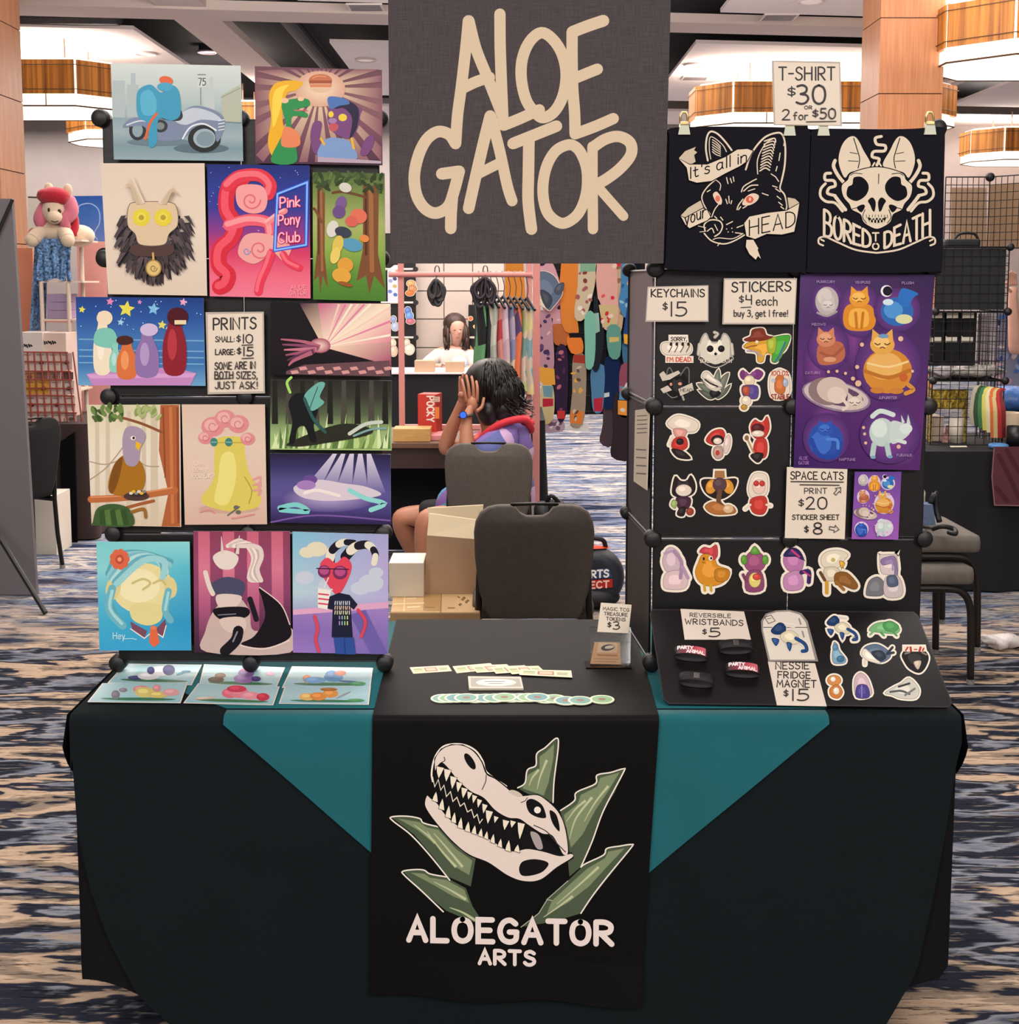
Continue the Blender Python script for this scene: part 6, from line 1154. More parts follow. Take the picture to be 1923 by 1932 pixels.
# wristbands: stadium-shaped elastic loops lying on the board
tu = (TP.at(1790,1330)-TP.at(1260,1325)).normalized(); tn = TP.n; tv = tn.cross(tu).normalized()
BAND = mat('elastic_band', '#17131a', .7, noise=.5, nscale=160); STEEL = mat('steel_clasp', '#8d8a8c', .3, metal=.9)
def wristband(px, py, rot, lit, lab):
    c = TP.at(px, py)+tn*.001; t = empty('wristband', c, 0, lab, 'wristband', 'wristbands on the tilted board')
    u = (tu*math.cos(R(rot))+tv*math.sin(R(rot))).normalized(); v = tn.cross(u).normalized(); hw, hh, wd_ = .036, .0135, .021
    prof = []
    for k in range(40):
        an = k/40*2*math.pi; prof.append((hw*math.copysign(abs(math.cos(an))**.8, math.cos(an)), hh+hh*math.sin(an)))
    bm = NB(); ro = []
    for off, w_ in ((0, wd_),(.0014, wd_)):
        ro.append([[bm.verts.new(c+u*(x*(1-off*18))+tn*(hh+(z-hh)*(1-off*60))+v*s_) for x, z in prof] for s_ in (-w_/2, w_/2)])
    n = 40
    for i in range(n):
        j = (i+1) % n
        bm.faces.new((ro[0][0][i], ro[0][0][j], ro[0][1][j], ro[0][1][i])); bm.faces.new((ro[1][0][i], ro[1][1][i], ro[1][1][j], ro[1][0][j]))
        for s_ in (0,1): bm.faces.new((ro[0][s_][i], ro[1][s_][i], ro[1][s_][j], ro[0][s_][j]))
    mesh_obj('band', bm, BAND, t, smooth='auto')
    if lit:
        class LP:                                            # the printed outer face follows the curve of the band
            n = tn
            def at(s, x, y):
                zz = hh+hh*math.sqrt(max(0,1-min(1, abs(x)/36)**2.5)); return c+u*(x/1000)+tn*zz+v*(-y/1000)
        A2 = Art(LP(), .0006); L0 = LP(); W_ = 31
        for k in range(24):
            x0, x1 = -W_+2*W_*k/24,-W_+2*W_*(k+1)/24; col = mixc('#2c1f2c', '#c4465a', min(1, max(0,(x0+34)/50))); col = mixc(col, '#d98a90', max(0,(x0-5)/60))
            off = .0006; A2._add([(x0,-10),(x1,-10),(x1,10),(x0,10)],[(0,1,2,3)], col, off)
        A2.text('PARTY', -29,3,-1,7.5,2.4,'#f2e8e8'); A2.text('ANIMAL', -10,28,8.5,7.5,2.4,'#f2e8e8'); A2.build('printed_face', INK, t)
    else:
        bm = NB(); bbox(bm, (-.006,-.007,0),(.006, .007, .003), .001); M_ = Matrix(((u.x, v.x, tn.x, 0),(u.y, v.y, tn.y, 0),(u.z, v.z, tn.z, 0),(0,0,0,1)))
        bm.transform(Matrix.Translation(c+tn*(2*hh-.001)) @ M_); mesh_obj('clasp', bm, STEEL, t)
wristband(1303,1241,-6, True, 'red and black lettered wristband beside the table runner')
wristband(1387,1228,2, False, 'dark speckled wristband under the wristband price sign')
wristband(1313,1290,-6, False, 'dark speckled wristband lowest on the tilted board')
wristband(1400,1272,-4, True, 'red and black lettered wristband next to the fridge magnet sign')
# ================================================================ THINGS LYING ON THE TABLE
ZI = ZT+.0008
HPL = hplane(ZI); HPT = hplane(ZR+.0008); HTL = hplane(ZTE+.0012)
# six small prints on the left of the table
def small(q, dark, prims, lab, dz=0):
    a = Art(hplane(ZTE+.0014+dz),0); a.base(q, '#e9dfd2', .0009)
    tl, tr, br, bl = [Vector(p) for p in q]; c = (tl+tr+br+bl)/4; ins = [tuple(c+(Vector(p)-c)*.97) for p in q]
    a.quad_grad(ins, ['#a9cfd8', '#b5d8dc', '#9cc8d4'])
    def mp(u, v): p = tl.lerp(tr, u).lerp(bl.lerp(br, u), v); return (p.x, p.y)
    a.poly([mp(.12, .8), mp(.55, .76), mp(.92, .82), mp(.8, .9),(mp(.3, .9))], '#3f7a50', sm=True)
    W = (tr-tl).length; H = abs(bl.y-tl.y)
    for (u, v, ru, rv, col, *r_) in prims: 
        x, y = mp(u, v); a.ell(x, y, ru*W, rv*H, col, *r_)
        a.ell(x-ru*W*.2, y-rv*H*.25, ru*W*.5, rv*H*.45, tuple(min(1, k*1.3+.02) for k in hx(col)), *r_)
    a.build('small_print', GLOSS, label=lab, cat='print', group='small prints on the table')
small([(236,1252),(381,1254),(362,1292),(203,1288)],0,[(.28, .72, .1, .12,'#3a3f7a'),(.42, .62, .14, .2,'#e6e6ea'),(.52, .35, .14, .26,'#e9e9ee'),(.62, .3, .08, .28,'#343a72'),(.4, .34, .05, .2,'#343a72'),(.8, .45, .07, .07,'#4a9ab0', -20),(.85, .36, .06, .06,'#3a7f9a')], 'small pale blue print with white and navy shape, back corner by the stand')
small([(385,1253),(538,1259),(522,1297),(375,1294)],0,[(.2, .7, .1, .14,'#5a4638'),(.24, .5, .07, .12,'#7a5c42'),(.55, .62, .13, .22,'#9a78b4'),(.55, .35, .1, .2,'#8a6aa6'),(.55, .2, .08, .08,'#c25a94'),(.7, .62, .06, .12,'#54407a'),(.85, .35, .05, .1,'#e0b0c8')], 'small pale blue print with violet shape, back row middle')
small([(551,1257),(704,1260),(699,1297),(532,1297)],0,[(.25, .6, .06, .2,'#d98a4a', 20),(.34, .65, .14, .16,'#6fa6d4'),(.55, .5, .12, .22,'#4f94c8'),(.52, .38, .08, .2,'#3f84ba'),(.62, .3, .07, .12,'#d9704a'),(.75, .72, .14, .05,'#3a5a8a', 4),(.85, .82, .1, .1,'#4f9a62')], 'small pale blue print with sky blue shape, back row beside the runner')
small([(193,1289),(355,1287),(341,1326),(165,1324)],0,[(.25, .62, .05, .24,'#7d7480'),(.3, .38, .05, .12,'#948a94'),(.5, .34, .1, .2,'#e39aa0'),(.56, .5, .12, .28,'#e3d27a'),(.72, .62, .12, .18,'#dfcb6c'),(.85, .5, .1, .2,'#e8a8ac'),(.67, .3, .05, .2,'#e39aa0')], 'small pale blue print with yellow and pink shape, front corner of the table', .0012)
small([(374,1289),(528,1295),(516,1330),(346,1326)],0,[(.45, .45, .1, .25,'#e8748a'),(.55, .4, .12, .28,'#ee8a9c'),(.5, .22, .12, .18,'#d8405e'),(.7, .55, .12, .2,'#f09aa8'),(.85, .6, .08, .2,'#cf3550'),(.2, .75, .14, .07,'#d9c3b4', -3)], 'small pale blue print with hot pink shape, front row middle', .0012)
small([(537,1295),(700,1295),(696,1329),(526,1327)],0,[(.3, .6, .1, .22,'#e8bc6a'),(.42, .58, .1, .24,'#e0913c'),(.55, .42, .09, .24,'#e29a44'),(.52, .18, .1, .1,'#b0702c'),(.7, .5, .1, .05,'#9aa0a4', -25),(.85, .8, .1, .1,'#4a9458')], 'small pale blue print with orange shape, front row beside the runner', .0012)
# token cards
def token_card(q, k, lab, rev=False):
    a = Art(hplane(ZR+.0008+k*.0007),0); a.base(q, '#cfc4a4', .0006)
    tl, tr, br, bl = [Vector(p) for p in q]
    def mp(u, v): p = tl.lerp(tr, u).lerp(bl.lerp(br, u), v); return (p.x, p.y)
    def bx(u0, v0, u1, v1, c): a.poly([mp(u0, v0), mp(u1, v0), mp(u1, v1), mp(u0, v1)], c)
    bx(.04, .1, .96, .9,'#d8cfb0'); bx(.06, .2, .3, .8,'#a9b07a'); bx(.34, .2, .66, .82,'#a0604c'); bx(.38, .3, .62, .7,'#cfa88a'); bx(.7, .2, .94, .8,'#b9bc92')
    a.line([mp(.08, .4), mp(.28, .4)],1,'#6f7a4c'); a.line([mp(.72, .45), mp(.92, .45)],1,'#6f7a4c'); a.line([mp(.72, .65), mp(.9, .65)],1,'#6f7a4c')
    a.build('token_card', INK, label=lab, cat='card', group='token cards on the runner')
token_card([(773,1259),(846,1255),(853,1266),(780,1271)],0,'green-bordered card lying alone at the end of the card row')
token_card([(854,1257),(925,1251),(941,1262),(862,1270)],0,'first card of the overlapping card row, beside the lone card')
token_card([(886,1256),(956,1253),(972,1265),(900,1269)],1,'second card of the overlapping card row')
token_card([(925,1258),(990,1255),(1006,1266),(936,1271)],2,'third card of the overlapping card row')
token_card([(952,1258),(1016,1256),(1028,1267),(966,1272)],3,'fourth card of the overlapping card row')
token_card([(982,1263),(1078,1265),(1080,1278),(980,1273)],4,'last card of the overlapping card row, pointing at the card holder')
# sealed pack
q = [(883,1279),(983,1280),(988,1302),(885,1302)]
a = Art(HPT, .004); a.base(q, '#b8b2a2', .0045); a.poly([(888,1282),(980,1283),(984,1299),(889,1299)], '#8f8a80'); a.ell(936,1291,38,7,'#cdc8b8'); a.ell(934,1289,30,4,'#e6e2d4'); a.line([(915,1289),(952,1289)],1.6,'#55534c'); a.line([(922,1293),(948,1293)],1.2,'#6b6860')
a.build('card_pack', mat('foil_dummy', '#fff') if False else GLOSS, label='silvery sealed pack lying between the cards and the round tokens', cat='card pack')
# round tokens shingled in a row
xs = [836,849,862,880,898,916,934,952,966,982,998,1014,1030,1046,1068,1095,1136]
for i, x in enumerate(xs):
    y = 1318 if i < 7 else 1317 if i < 12 else 1319 if i < 14 else (1323 if i == 14 else 1323 if i == 15 else 1320)
    c = PZ(x, y, ZR+.0016); r = .0265
    t = bpy.data.meshes.new('round_token'); nx = 28; V, Fc, Cc = [],[],[]
    cr = ['#5f9a8c', '#7aa878', '#4f8f92'][i % 3]
    rads = [(0,'#7d5a3c'),(.3,'#7d5a3c'),(.32, cr),(.82, cr),(.84,'#d9e0c4'),(1,'#d9e0c4')]
    tilt = .05 if i < len(xs)-1 else 0
    def pt(rr, an, z): xx = math.cos(an)*r*rr; return (xx, math.sin(an)*r*rr, z+.0012+.0009+tilt*(r-xx)*.0+(i % 4)*.0004)
    rings = []
    for k, (rr, col) in enumerate(rads[1:]):
        rings.append(len(V)); V += [pt(rr, j/nx*2*math.pi, 0) for j in range(nx)]
    c0 = len(V); V.append(pt(0,0,0))
    for j in range(nx): Fc.append((c0, rings[0]+j, rings[0]+(j+1) % nx)); Cc.append(hx('#7d5a3c'))
    for k in range(len(rings)-1):
        for j in range(nx): Fc.append((rings[k]+j, rings[k+1]+j, rings[k+1]+(j+1) % nx, rings[k]+(j+1) % nx)); Cc.append(hx(rads[k+2][1] if k % 2 == 0 or k == 3 else rads[k+2][1]))
    rb = len(V); V += [(p[0], p[1], p[2]-.0016-.0003) for p in [pt(1, j/nx*2*math.pi, 0) for j in range(nx)]]
    for j in range(nx): Fc.append((rings[-1]+j, rb+j, rb+(j+1) % nx, rings[-1]+(j+1) % nx)); Cc.append(hx('#c9cfb4'))
    t.from_pydata(V, [], Fc); at = t.color_attributes.new('Col', 'FLOAT_COLOR', 'CORNER'); buf = []
    for f, col in zip(Fc, Cc): buf += [*col, 1]*len(f)
    at.data.foreach_set('color', buf); t.materials.append(INK)
    o = bpy.data.objects.new('round_token', t); o.location = (c.x, c.y, ZR+.0006); o.rotation_euler = (0,0, i*.7); link(o)
    where = {0: 'first of the token row, nearest the small prints', len(xs)-1: 'last of the token row, nearest the tilted board', len(xs)-2: 'second from the tilted board in the token row', len(xs)-3: 'third from the tilted board in the token row'}.get(i, 'round green token overlapping its neighbours in the middle of the row')
    tag(o, where if 'round green' in where else 'round green token, '+where, 'token', 'round tokens on the runner')
# clear acrylic holder with business cards and a price card
ACR = mat('clear_acrylic', '#f4f4f4', .05, trans=1.0)
HB = PZ(1150,1258, ZR); t = empty('card_holder', (HB.x, HB.y, ZR),0,'clear acrylic holder standing at the far end of the runner', 'card holder')
fx0, fx1 = PZ(1104,1254, ZR).x, PZ(1190,1256, ZR).x; fy = PZ(1150,1262, ZR).y; by = fy+.07; rz_ = math.radians(0)
bm = NB(); bbox(bm, (fx0, fy, ZR),(fx1, fy+.05, ZR+.003)); mesh_obj('base', bm, ACR, t)
bm = NB(); prism(bm, [(fx0+.012, fy+.012, ZR+.003),(fx1-.004, fy+.012, ZR+.003),(fx1+.0, fy+.035, ZR+.052),(fx0+.016, fy+.035, ZR+.052)],(0, .003,0)); mesh_obj('front_plate', bm, ACR, t)
bm = NB(); prism(bm, [(fx0+.012, fy+.03, ZR+.003),(fx1-.0, fy+.03, ZR+.003),(fx1+.004, fy+.062, ZR+.08),(fx0+.012, fy+.062, ZR+.08)],(0, .003,0)); mesh_obj('back_plate', bm, ACR, t)
pc = Plane((0, fy+.019, ZR+.004), Vector((0,-.043, .020)))
a = Art(pc); a.base([(1122,1212),(1170,1213),(1172,1254),(1114,1252)], '#d8a878', .006); a.poly([(1130,1212),(1166,1213),(1164,1232),(1126,1231)], '#e4c4a0'); a.ell(1147,1222,13,6,'#3a2c28', -8); a.ell(1150,1221,9,3,'#e6d6c0', -8); a.line([(1128,1236),(1164,1237)],3,'#b5744a'); a.line([(1122,1243),(1166,1244)],2,'#b98a62'); a.line([(1120,1248),(1162,1249)],2,'#b98a62')
a.build('business_card', INK, label='peach business card stack standing in the clear acrylic holder', cat='business card')
def pbk(px, py): return Plane((0, fy+.052, ZR+.06), Vector((0,-1, .18)))
sign([(1134,1137),(1192,1141),(1186,1195),(1127,1192)],[('MAGIC TCG', 1138,1187,1151,6,1.2,1154),('TREASURE', 1140,1184,1160.5,6,1.2,1163),('TOKENS', 1144,1180,1170,6,1.2,1172),('$', 1146,1153,1184,11,1.7),('3', 1157,1169,1187,14,2)], 'small cream price card standing in the clear acrylic holder', pbk(0,0))
# ================================================================ BANQUET CHAIRS
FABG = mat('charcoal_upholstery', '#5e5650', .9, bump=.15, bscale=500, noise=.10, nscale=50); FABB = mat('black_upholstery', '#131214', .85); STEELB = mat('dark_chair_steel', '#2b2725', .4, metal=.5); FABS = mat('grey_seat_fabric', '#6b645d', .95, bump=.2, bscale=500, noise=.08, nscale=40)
def chair_at(loc, rz, label, fab, seatfab, group='banquet chairs', zk=1.0, tall=True, name='banquet_chair'):
    t = empty(name, loc, rz, label, 'chair', group)
    M_ = Matrix.LocRotScale(t.location, t.rotation_euler, None)
    def put(nm, bm, m, smooth=False): bm.transform(M_); return mesh_obj(nm, bm, m, t, smooth=smooth)
    # backrest: tapered panel with rounded shoulders and a scooped hand hole
    zb, zt = .43, .885*zk; W0, W1 = .178, .215
    half = [(.0, zt-.045),(.03, zt-.044),(.052, zt-.032),(.068, zt-.012),(.085, zt-.004),(.13, zt-.004),(.165, zt-.012),(.193, zt-.032),(W1-.006, zt-.065),(W1, zt-.105),(W1-.003, zt-.2),(W1-.018, zb+.1),(W0-.004, zb+.02),(W0-.018, zb)]
    out = [(x, z) for x, z in half] + [(-x, z) for x, z in half[::-1]][:-1]
    def lean(z): return -.215-.05*(z-zb)/(zt-zb)
    bm = NB(); n = len(out)
    lay = []
    for off, ins in ((-.018, .012),(-.012, .002),(.012, .0),(.022, .014)):
        lay.append([bm.verts.new((x*(1-ins/W1), lean(z)+off, z+(ins*.6 if z < .7 else -ins*.5))) for x, z in out])
    tris = tessellate_polygon([[Vector((x, z, 0)) for x, z in out]])
    for t_ in tris: bm.faces.new([lay[0][i] for i in t_]); bm.faces.new([lay[3][i] for i in t_][::-1])
    for a_, b_ in zip(lay[:-1], lay[1:]):
        for i in range(n): bm.faces.new((a_[i], a_[(i+1) % n], b_[(i+1) % n], b_[i]))
    put('backrest', bm, fab, smooth='auto')
    bm = NB(); tube(bm, [(-.085, lean(zt), zt-.004),(0, lean(zt), zt-.001),(.085, lean(zt), zt-.004)], .006,8); put('hand_rail', bm, STEELB, True)
    bm = NB(); bbox(bm, (-.222,-.19, .412),(.222, .245, .488), .026)
    for v in bm.verts:
        if v.co.z > .47: v.co.z += .012*(1-min(1,(v.co.x/.2)**2))*(1-min(1,(v.co.y/.2)**2))
    put('seat', bm, seatfab, 'auto')
    for sx in (-1,1):
        x = sx*.205
        bm = NB(); tube(bm, [tuple(p) for p in spline([(x, -.2, .40),(x, .0, .398),(x, .15, .396),(x, .205, .375),(x, .232, .32),(x, .24, .2),(x, .245, .012)], False, 5)], .0155,8); put('front_leg', bm, STEELB, True)
        bm = NB(); tube(bm, [(x*.95,-.225, .6),(x*.97,-.215, .48),(x, -.205, .40),(x, -.22, .2),(x, -.25, .012)], .0125,8); put('rear_leg', bm, STEELB, True)
        for yy in (.245,-.25):
            bm = NB(); cyl(bm, (x, yy, 0),(x, yy, .02), .016,10); put('foot_cap', bm, mat('clear_foot_cap', '#8d8883', .4), False)
    bm = NB(); cyl(bm, (-.2, .1, .392),(.2, .1, .392), .009,8); put('cross_bar', bm, STEELB)
    return t
def zk_for(px, py, Y): return PY(px, py, Y-.265).z/.885
cA = PY(1004,700,4.52); chair_at((cA.x, 4.52,0), R(1), 'charcoal banquet chair directly behind the stall table', FABG, FABG, zk=zk_for(1004,950,4.52))
cB = PY(925,700,6.12); chair_at((cB.x, 6.12,0), R(-1), 'charcoal banquet chair occupied by the person covering her face', FABG, FABG, zk=zk_for(925,835,6.12))
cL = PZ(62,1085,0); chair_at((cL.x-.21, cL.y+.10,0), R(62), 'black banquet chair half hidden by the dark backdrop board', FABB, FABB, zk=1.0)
fs = PZ(1831,1290,0); sx_, sy_ = fs.x-.245, fs.y+.205
chair_at((sx_, sy_, 0), R(-90), 'lower grey-seated chair of the stacked pair beside the stall', FABS, FABS)
c2 = chair_at((sx_+.045, sy_+.06, .118), R(-90), 'upper grey-seated chair stacked on another, holding a dark strap', FABS, FABS)
# ================================================================ PEOPLE
SKIN = mat('skin', '#b87b5e', .5, noise=.06, nscale=12); SKINP = mat('fair_skin', '#d3a08c', .5, noise=.06, nscale=12)
HAIRK = mat('black_hair', '#17100e', .45, noise=.5, nscale=30, stretch=(1,1, .25)); HAIRB = mat('brown_hair', '#3d2a24', .5, noise=.5, nscale=30, stretch=(1,1, .2))
def plaid(name, cols, sc, rot):
    m = bpy.data.materials.new(name); m.use_nodes = True; nt = m.node_tree; b = nt.nodes['Principled BSDF']; L = nt.links.new
    tc = nt.nodes.new('ShaderNodeTexCoord'); mp = nt.nodes.new('ShaderNodeMapping'); mp.inputs['Rotation'].default_value = rot; mp.inputs['Scale'].default_value = sc; L(tc.outputs['Object'], mp.inputs[0])
    v = nt.nodes.new('ShaderNodeVectorMath'); v.operation = 'FLOOR'; L(mp.outputs[0], v.inputs[0]); wn = nt.nodes.new('ShaderNodeTexWhiteNoise'); L(v.outputs[0], wn.inputs['Vector'])
    r = nt.nodes.new('ShaderNodeValToRGB'); r.color_ramp.interpolation = 'CONSTANT'; L(wn.outputs['Value'], r.inputs[0])
    while len(r.color_ramp.elements) < len(cols): r.color_ramp.elements.new(.5)
    for i, (e, c) in enumerate(zip(r.color_ramp.elements, cols)): e.position = i/len(cols); e.color = (*hx(c),1)
    L(r.outputs[0], b.inputs['Base Color']); b.inputs['Roughness'].default_value = .8; return m
SHIRT = plaid('patchwork_shirt', ['#7560a0', '#c9a2c8', '#5d649c', '#d3b2d0', '#7f66ac', '#c3a0c6'],(6,6,6),(.2, .6, .3)); SKIRT = plaid('patchwork_skirt', ['#4f93bd', '#c2465c', '#6aa8cc', '#7a5a9c'],(9,9,9),(.2, .4, .1))
REDC = mat('red_collar', '#d2293a', .7); BLKC = mat('black_shorts', '#0d0c0e', .8)
def V3(px, py, Y, r): p = PY(px, py, Y); return (p.x, p.y, p.z, r)
def finger_chain(bm, pts, r0):
    P_ = [Vector(p) for p in pts]; tube(bm, spline(P_, False, 3),[r0*(1-.3*i/(3*(len(P_)-1))) for i in range(3*(len(P_)-1)+1)],8)
    ball(bm, P_[-1], r0*.72,8)
def join(dst, src):
    me = bpy.data.meshes.new('j'); src.to_mesh(me); src.free(); dst.from_mesh(me); bpy.data.meshes.remove(me)
P1 = PY(945,1000,6.35)
t = empty('person', (P1.x, P1.y, 0),0,'seated person with black hair in patchwork shirt covering her face with both hands', 'person')
V = dict(pel=V3(945,990,6.38, .135), bel=V3(958,935,6.38, .145), che=V3(955,872,6.37, .135), upc=V3(945,822,6.36, .105), nek=V3(928,790,6.36, .055), jaw=V3(908,765,6.36, .062), hed=V3(908,728,6.36, .088), top=V3(918,700,6.36, .075),
         ls=V3(962,826,6.24, .054), le=V3(884,880,6.10, .046), lm=V3(880,835,6.12, .042), lw=V3(880,790,6.16, .030), lp=V3(890,765,6.20,(.030, .018)),
         rs=V3(935,824,6.50, .054), re=V3(836,852,6.46, .046), rm=V3(848,820,6.45, .042), rw=V3(866,775,6.42, .030), rp=V3(874,752,6.40,(.030, .018)),
         lh=V3(925,985,6.25, .10), lk=V3(803,975,6.02, .066), lc=V3(801,1030,6.03, .055), la=V3(800,1125,6.05, .036), lf=V3(775,1140,5.98, .032),
         rh=V3(925,985,6.50, .10), rk=V3(752,972,6.42, .068), rc=V3(768,1012,6.46, .056), ra=V3(800,1085,6.55, .036), rf=V3(775,1098,6.5, .032))
E = [('pel', 'bel'),('bel', 'che'),('che', 'upc'),('upc', 'nek'),('nek', 'jaw'),('jaw', 'hed'),('hed', 'top'),('upc', 'ls'),('ls', 'le'),('le', 'lm'),('lm', 'lw'),('lw', 'lp'),('upc', 'rs'),('rs', 're'),('re', 'rm'),('rm', 'rw'),('rw', 'rp'),('pel', 'lh'),('lh', 'lk'),('lk', 'lc'),('lc', 'la'),('la', 'lf'),('pel', 'rh'),('rh', 'rk'),('rk', 'rc'),('rc', 'ra'),('ra', 'rf')]
bm = skin('body', V, E, None, sub=2)
# near hand: palm on the cheek, four fingers up over the brow, thumb along the jaw
def Q(px, py, Y): return PY(px, py, Y)
ball(bm, Q(891,762,6.2),(.028, .022, .042),12)
for k, (bx_, by_, mx_, my_, tx, ty) in enumerate(((881,752,876,735,872,717),(887,748,884,728,880,709),(894,747,893,728,890,711),(900,750,901,734,899,720))): finger_chain(bm, [Q(bx_, by_+8,6.2), Q(mx_, my_, 6.19), Q(tx, ty, 6.215)], .0095)
finger_chain(bm, [Q(899,776,6.195), Q(909,768,6.2), Q(913,752,6.215)], .0105)
ball(bm, Q(874,752,6.40),(.026, .022, .040),12)
for k, (bx_, by_, tx, ty) in enumerate(((869,742,868,712),(873,740,874,706),(878,740,880,708),(883,744,886,716))): finger_chain(bm, [Q(bx_, by_+8,6.40), Q((bx_+tx)/2-1,(by_+ty)/2,6.40), Q(tx, ty, 6.39)], .0095)
finger_chain(bm, [Q(880,765,6.39), Q(888,757,6.36), Q(890,744,6.35)], .0105)
ball(bm, Q(871,745,6.345),(.02, .014, .018),10)     # nose under the hands
ball(bm, Q(925,742,6.268),(.014, .008, .022),10)    # ear
mesh_obj('body', bm, SKIN, t, smooth=True)
# hair: cap plus many locks falling to the collar
bm = NB(); cH = Q(925,724,6.37)
lobes = ((cH, (.142, .135, .135)),(Q(945,742,6.36),(.118, .13, .12)),(Q(950,768,6.36),(.085, .12, .085)),(Q(922,775,6.33),(.06, .10, .08)))
for c_, r_ in lobes: ball(bm, c_, r_, 22)
rnd = random.Random(11)
for k in range(420):                                   # thin locks lying on the lobes, flicking out at the ends
    c_, r_ = lobes[0] if k % 3 else lobes[1]
    an = rnd.uniform(-1.9,2.0); e0 = rnd.uniform(.15,1.3); ln_ = rnd.uniform(.5,1.1); P_ = []
    for q in range(6):
        e = e0-ln_*q/5; f = 1.012+.03*max(0, q-3); P_.append(c_+Vector((math.cos(e)*math.cos(an)*r_[0]*f, math.cos(e)*math.sin(an)*r_[1]*f-(.0), math.sin(e)*r_[2]*f)))
    if min(p.x for p in P_) < cH.x-.15: continue
    tube(bm, P_, [.006*(1-.12*q) for q in range(6)],4)
for k in range(90):                                    # curled ends round the collar
    p0 = Q(rnd.uniform(935,985), rnd.uniform(745,785),6.36+rnd.uniform(-.13, .12)); tube(bm, spline([p0, p0+Vector((.025, rnd.uniform(-.02, .02),-.025)), p0+Vector((.05+rnd.uniform(-.03, .03), rnd.uniform(-.03, .03),-.03+rnd.uniform(-.03, .03)))], False, 3),[.007*(1-.12*i) for i in range(7)],4)
mesh_obj('hair', bm, HAIRK, t, smooth=True)
Vs = dict(a=V3(948,985,6.37, .160), b=V3(960,935,6.38, .168), c=V3(958,875,6.37, .160), d=V3(948,826,6.36, .135), e=V3(965,822,6.22, .102), f=V3(925,850,6.15, .092), f2=V3(897,866,6.11, .08), g=V3(935,820,6.52, .088), h=V3(895,840,6.50, .078), k=V3(982,838,6.36, .125))
skin('shirt', Vs, [('d', 'k'),('a', 'b'),('b', 'c'),('c', 'd'),('d', 'e'),('e', 'f'),('f', 'f2'),('d', 'g'),('g', 'h')], SHIRT, t)
bm = NB(); tube(bm, spline([Q(1002,812,6.30), Q(990,792,6.2), Q(955,796,6.17), Q(925,812,6.18), Q(905,832,6.24), Q(900,828,6.42), Q(925,806,6.53), Q(975,792,6.5)], True, 5), .019,10, closed=True)
ball(bm, Q(985,792,6.36),(.07, .12, .03),18, Matrix.Rotation(R(16),4,'Y')); mesh_obj('hood', bm, REDC, t, smooth=True)
Vk = dict(a=V3(940,985,6.37, .172), b=V3(885,960,6.22, .15), c=V3(828,946,6.10, .115), d=V3(890,975,6.46, .12), e=V3(832,940,6.40, .125))
skin('skirt', Vk, [('a', 'b'),('b', 'c'),('a', 'd'),('d', 'e')], SKIRT, t)
Vb = dict(a=V3(900,980,6.36, .115), d=V3(850,972,6.44, .098), e=V3(785,970,6.42, .083), b=V3(860,975,6.2, .085), c=V3(820,975,6.08, .078))
skin('shorts', Vb, [('a', 'd'),('d', 'e'),('a', 'b'),('b', 'c')], BLKC, t)
bm = NB(); wc = Q(879,784,6.155); wn_ = Vector((-.25,-1, .1)).normalized()
tube(bm, [wc+Vector((.034*math.cos(k*math.pi/10), .034*math.sin(k*math.pi/10), .004*math.cos(k*math.pi/10))) for k in range(20)], .008,6, closed=True); wt = mesh_obj('watch', bm, mat('watch_strap', '#4a4238', .6), t, smooth=True)
bm = NB(); cyl(bm, Q(874,783,6.118), Q(874,783,6.105), .020,20); mesh_obj('watch_case', bm, mat('watch_case_black', '#0c0f1c', .3), wt)
bm = NB(); cyl(bm, Q(874,783,6.106), Q(874,783,6.103), .016,20); mesh_obj('watch_screen', bm, mat('watch_glow', '#2a5ae0', .3, emit='#2b62ff', estr=.7), wt)
# -- the person at the far table
Yw = 12.95
c = PY(855,690, Yw); t = empty('person', (c.x, Yw, 0),0,'far seated person with long brown hair and white cardigan looking down at a table', 'person')
V = dict(pel=V3(856,760, Yw+.05, .15), bel=V3(856,720, Yw+.05, .15), che=V3(855,690, Yw+.02, .14), upc=V3(856,668, Yw, .11), nek=V3(859,652, Yw-.03, .05), jaw=V3(863,637, Yw-.07, .062), hed=V3(862,618, Yw-.04, .095), top=V3(861,604, Yw-.02, .085), ls=V3(826,668, Yw, .07), le=V3(800,697, Yw-.12, .055), lw=V3(826,692, Yw-.33, .038), lh=V3(835,691, Yw-.38,(.035, .022)), rs=V3(888,670, Yw, .07), re=V3(902,700, Yw-.12, .055), rw=V3(880,695, Yw-.33, .038), th=V3(840,765, Yw-.2, .1), kn=V3(838,770, Yw-.5, .08), an=V3(840,840, Yw-.45, .05), th2=V3(872,765, Yw-.2, .1), kn2=V3(874,770, Yw-.5, .08), an2=V3(874,840, Yw-.45, .05))
E = [('pel', 'bel'),('bel', 'che'),('che', 'upc'),('upc', 'nek'),('nek', 'jaw'),('jaw', 'hed'),('hed', 'top'),('upc', 'ls'),('ls', 'le'),('le', 'lw'),('lw', 'lh'),('upc', 'rs'),('rs', 're'),('re', 'rw'),('pel', 'th'),('th', 'kn'),('kn', 'an'),('pel', 'th2'),('th2', 'kn2'),('kn2', 'an2')]
bm = skin('body', V, E, None, sub=2)
ball(bm, PY(867,627, Yw-.155),(.016, .022, .022),10)
for k in range(4): finger_chain(bm, [PY(833+k*1.6,690+k*.5, Yw-.39), PY(838+k*1.6,693, Yw-.42), PY(841+k*1.5,697, Yw-.43)], .009)
finger_chain(bm, [PY(832,690, Yw-.37), PY(836,687, Yw-.41), PY(840,689, Yw-.44)], .01)
mesh_obj('body', bm, SKINP, t, smooth=True)
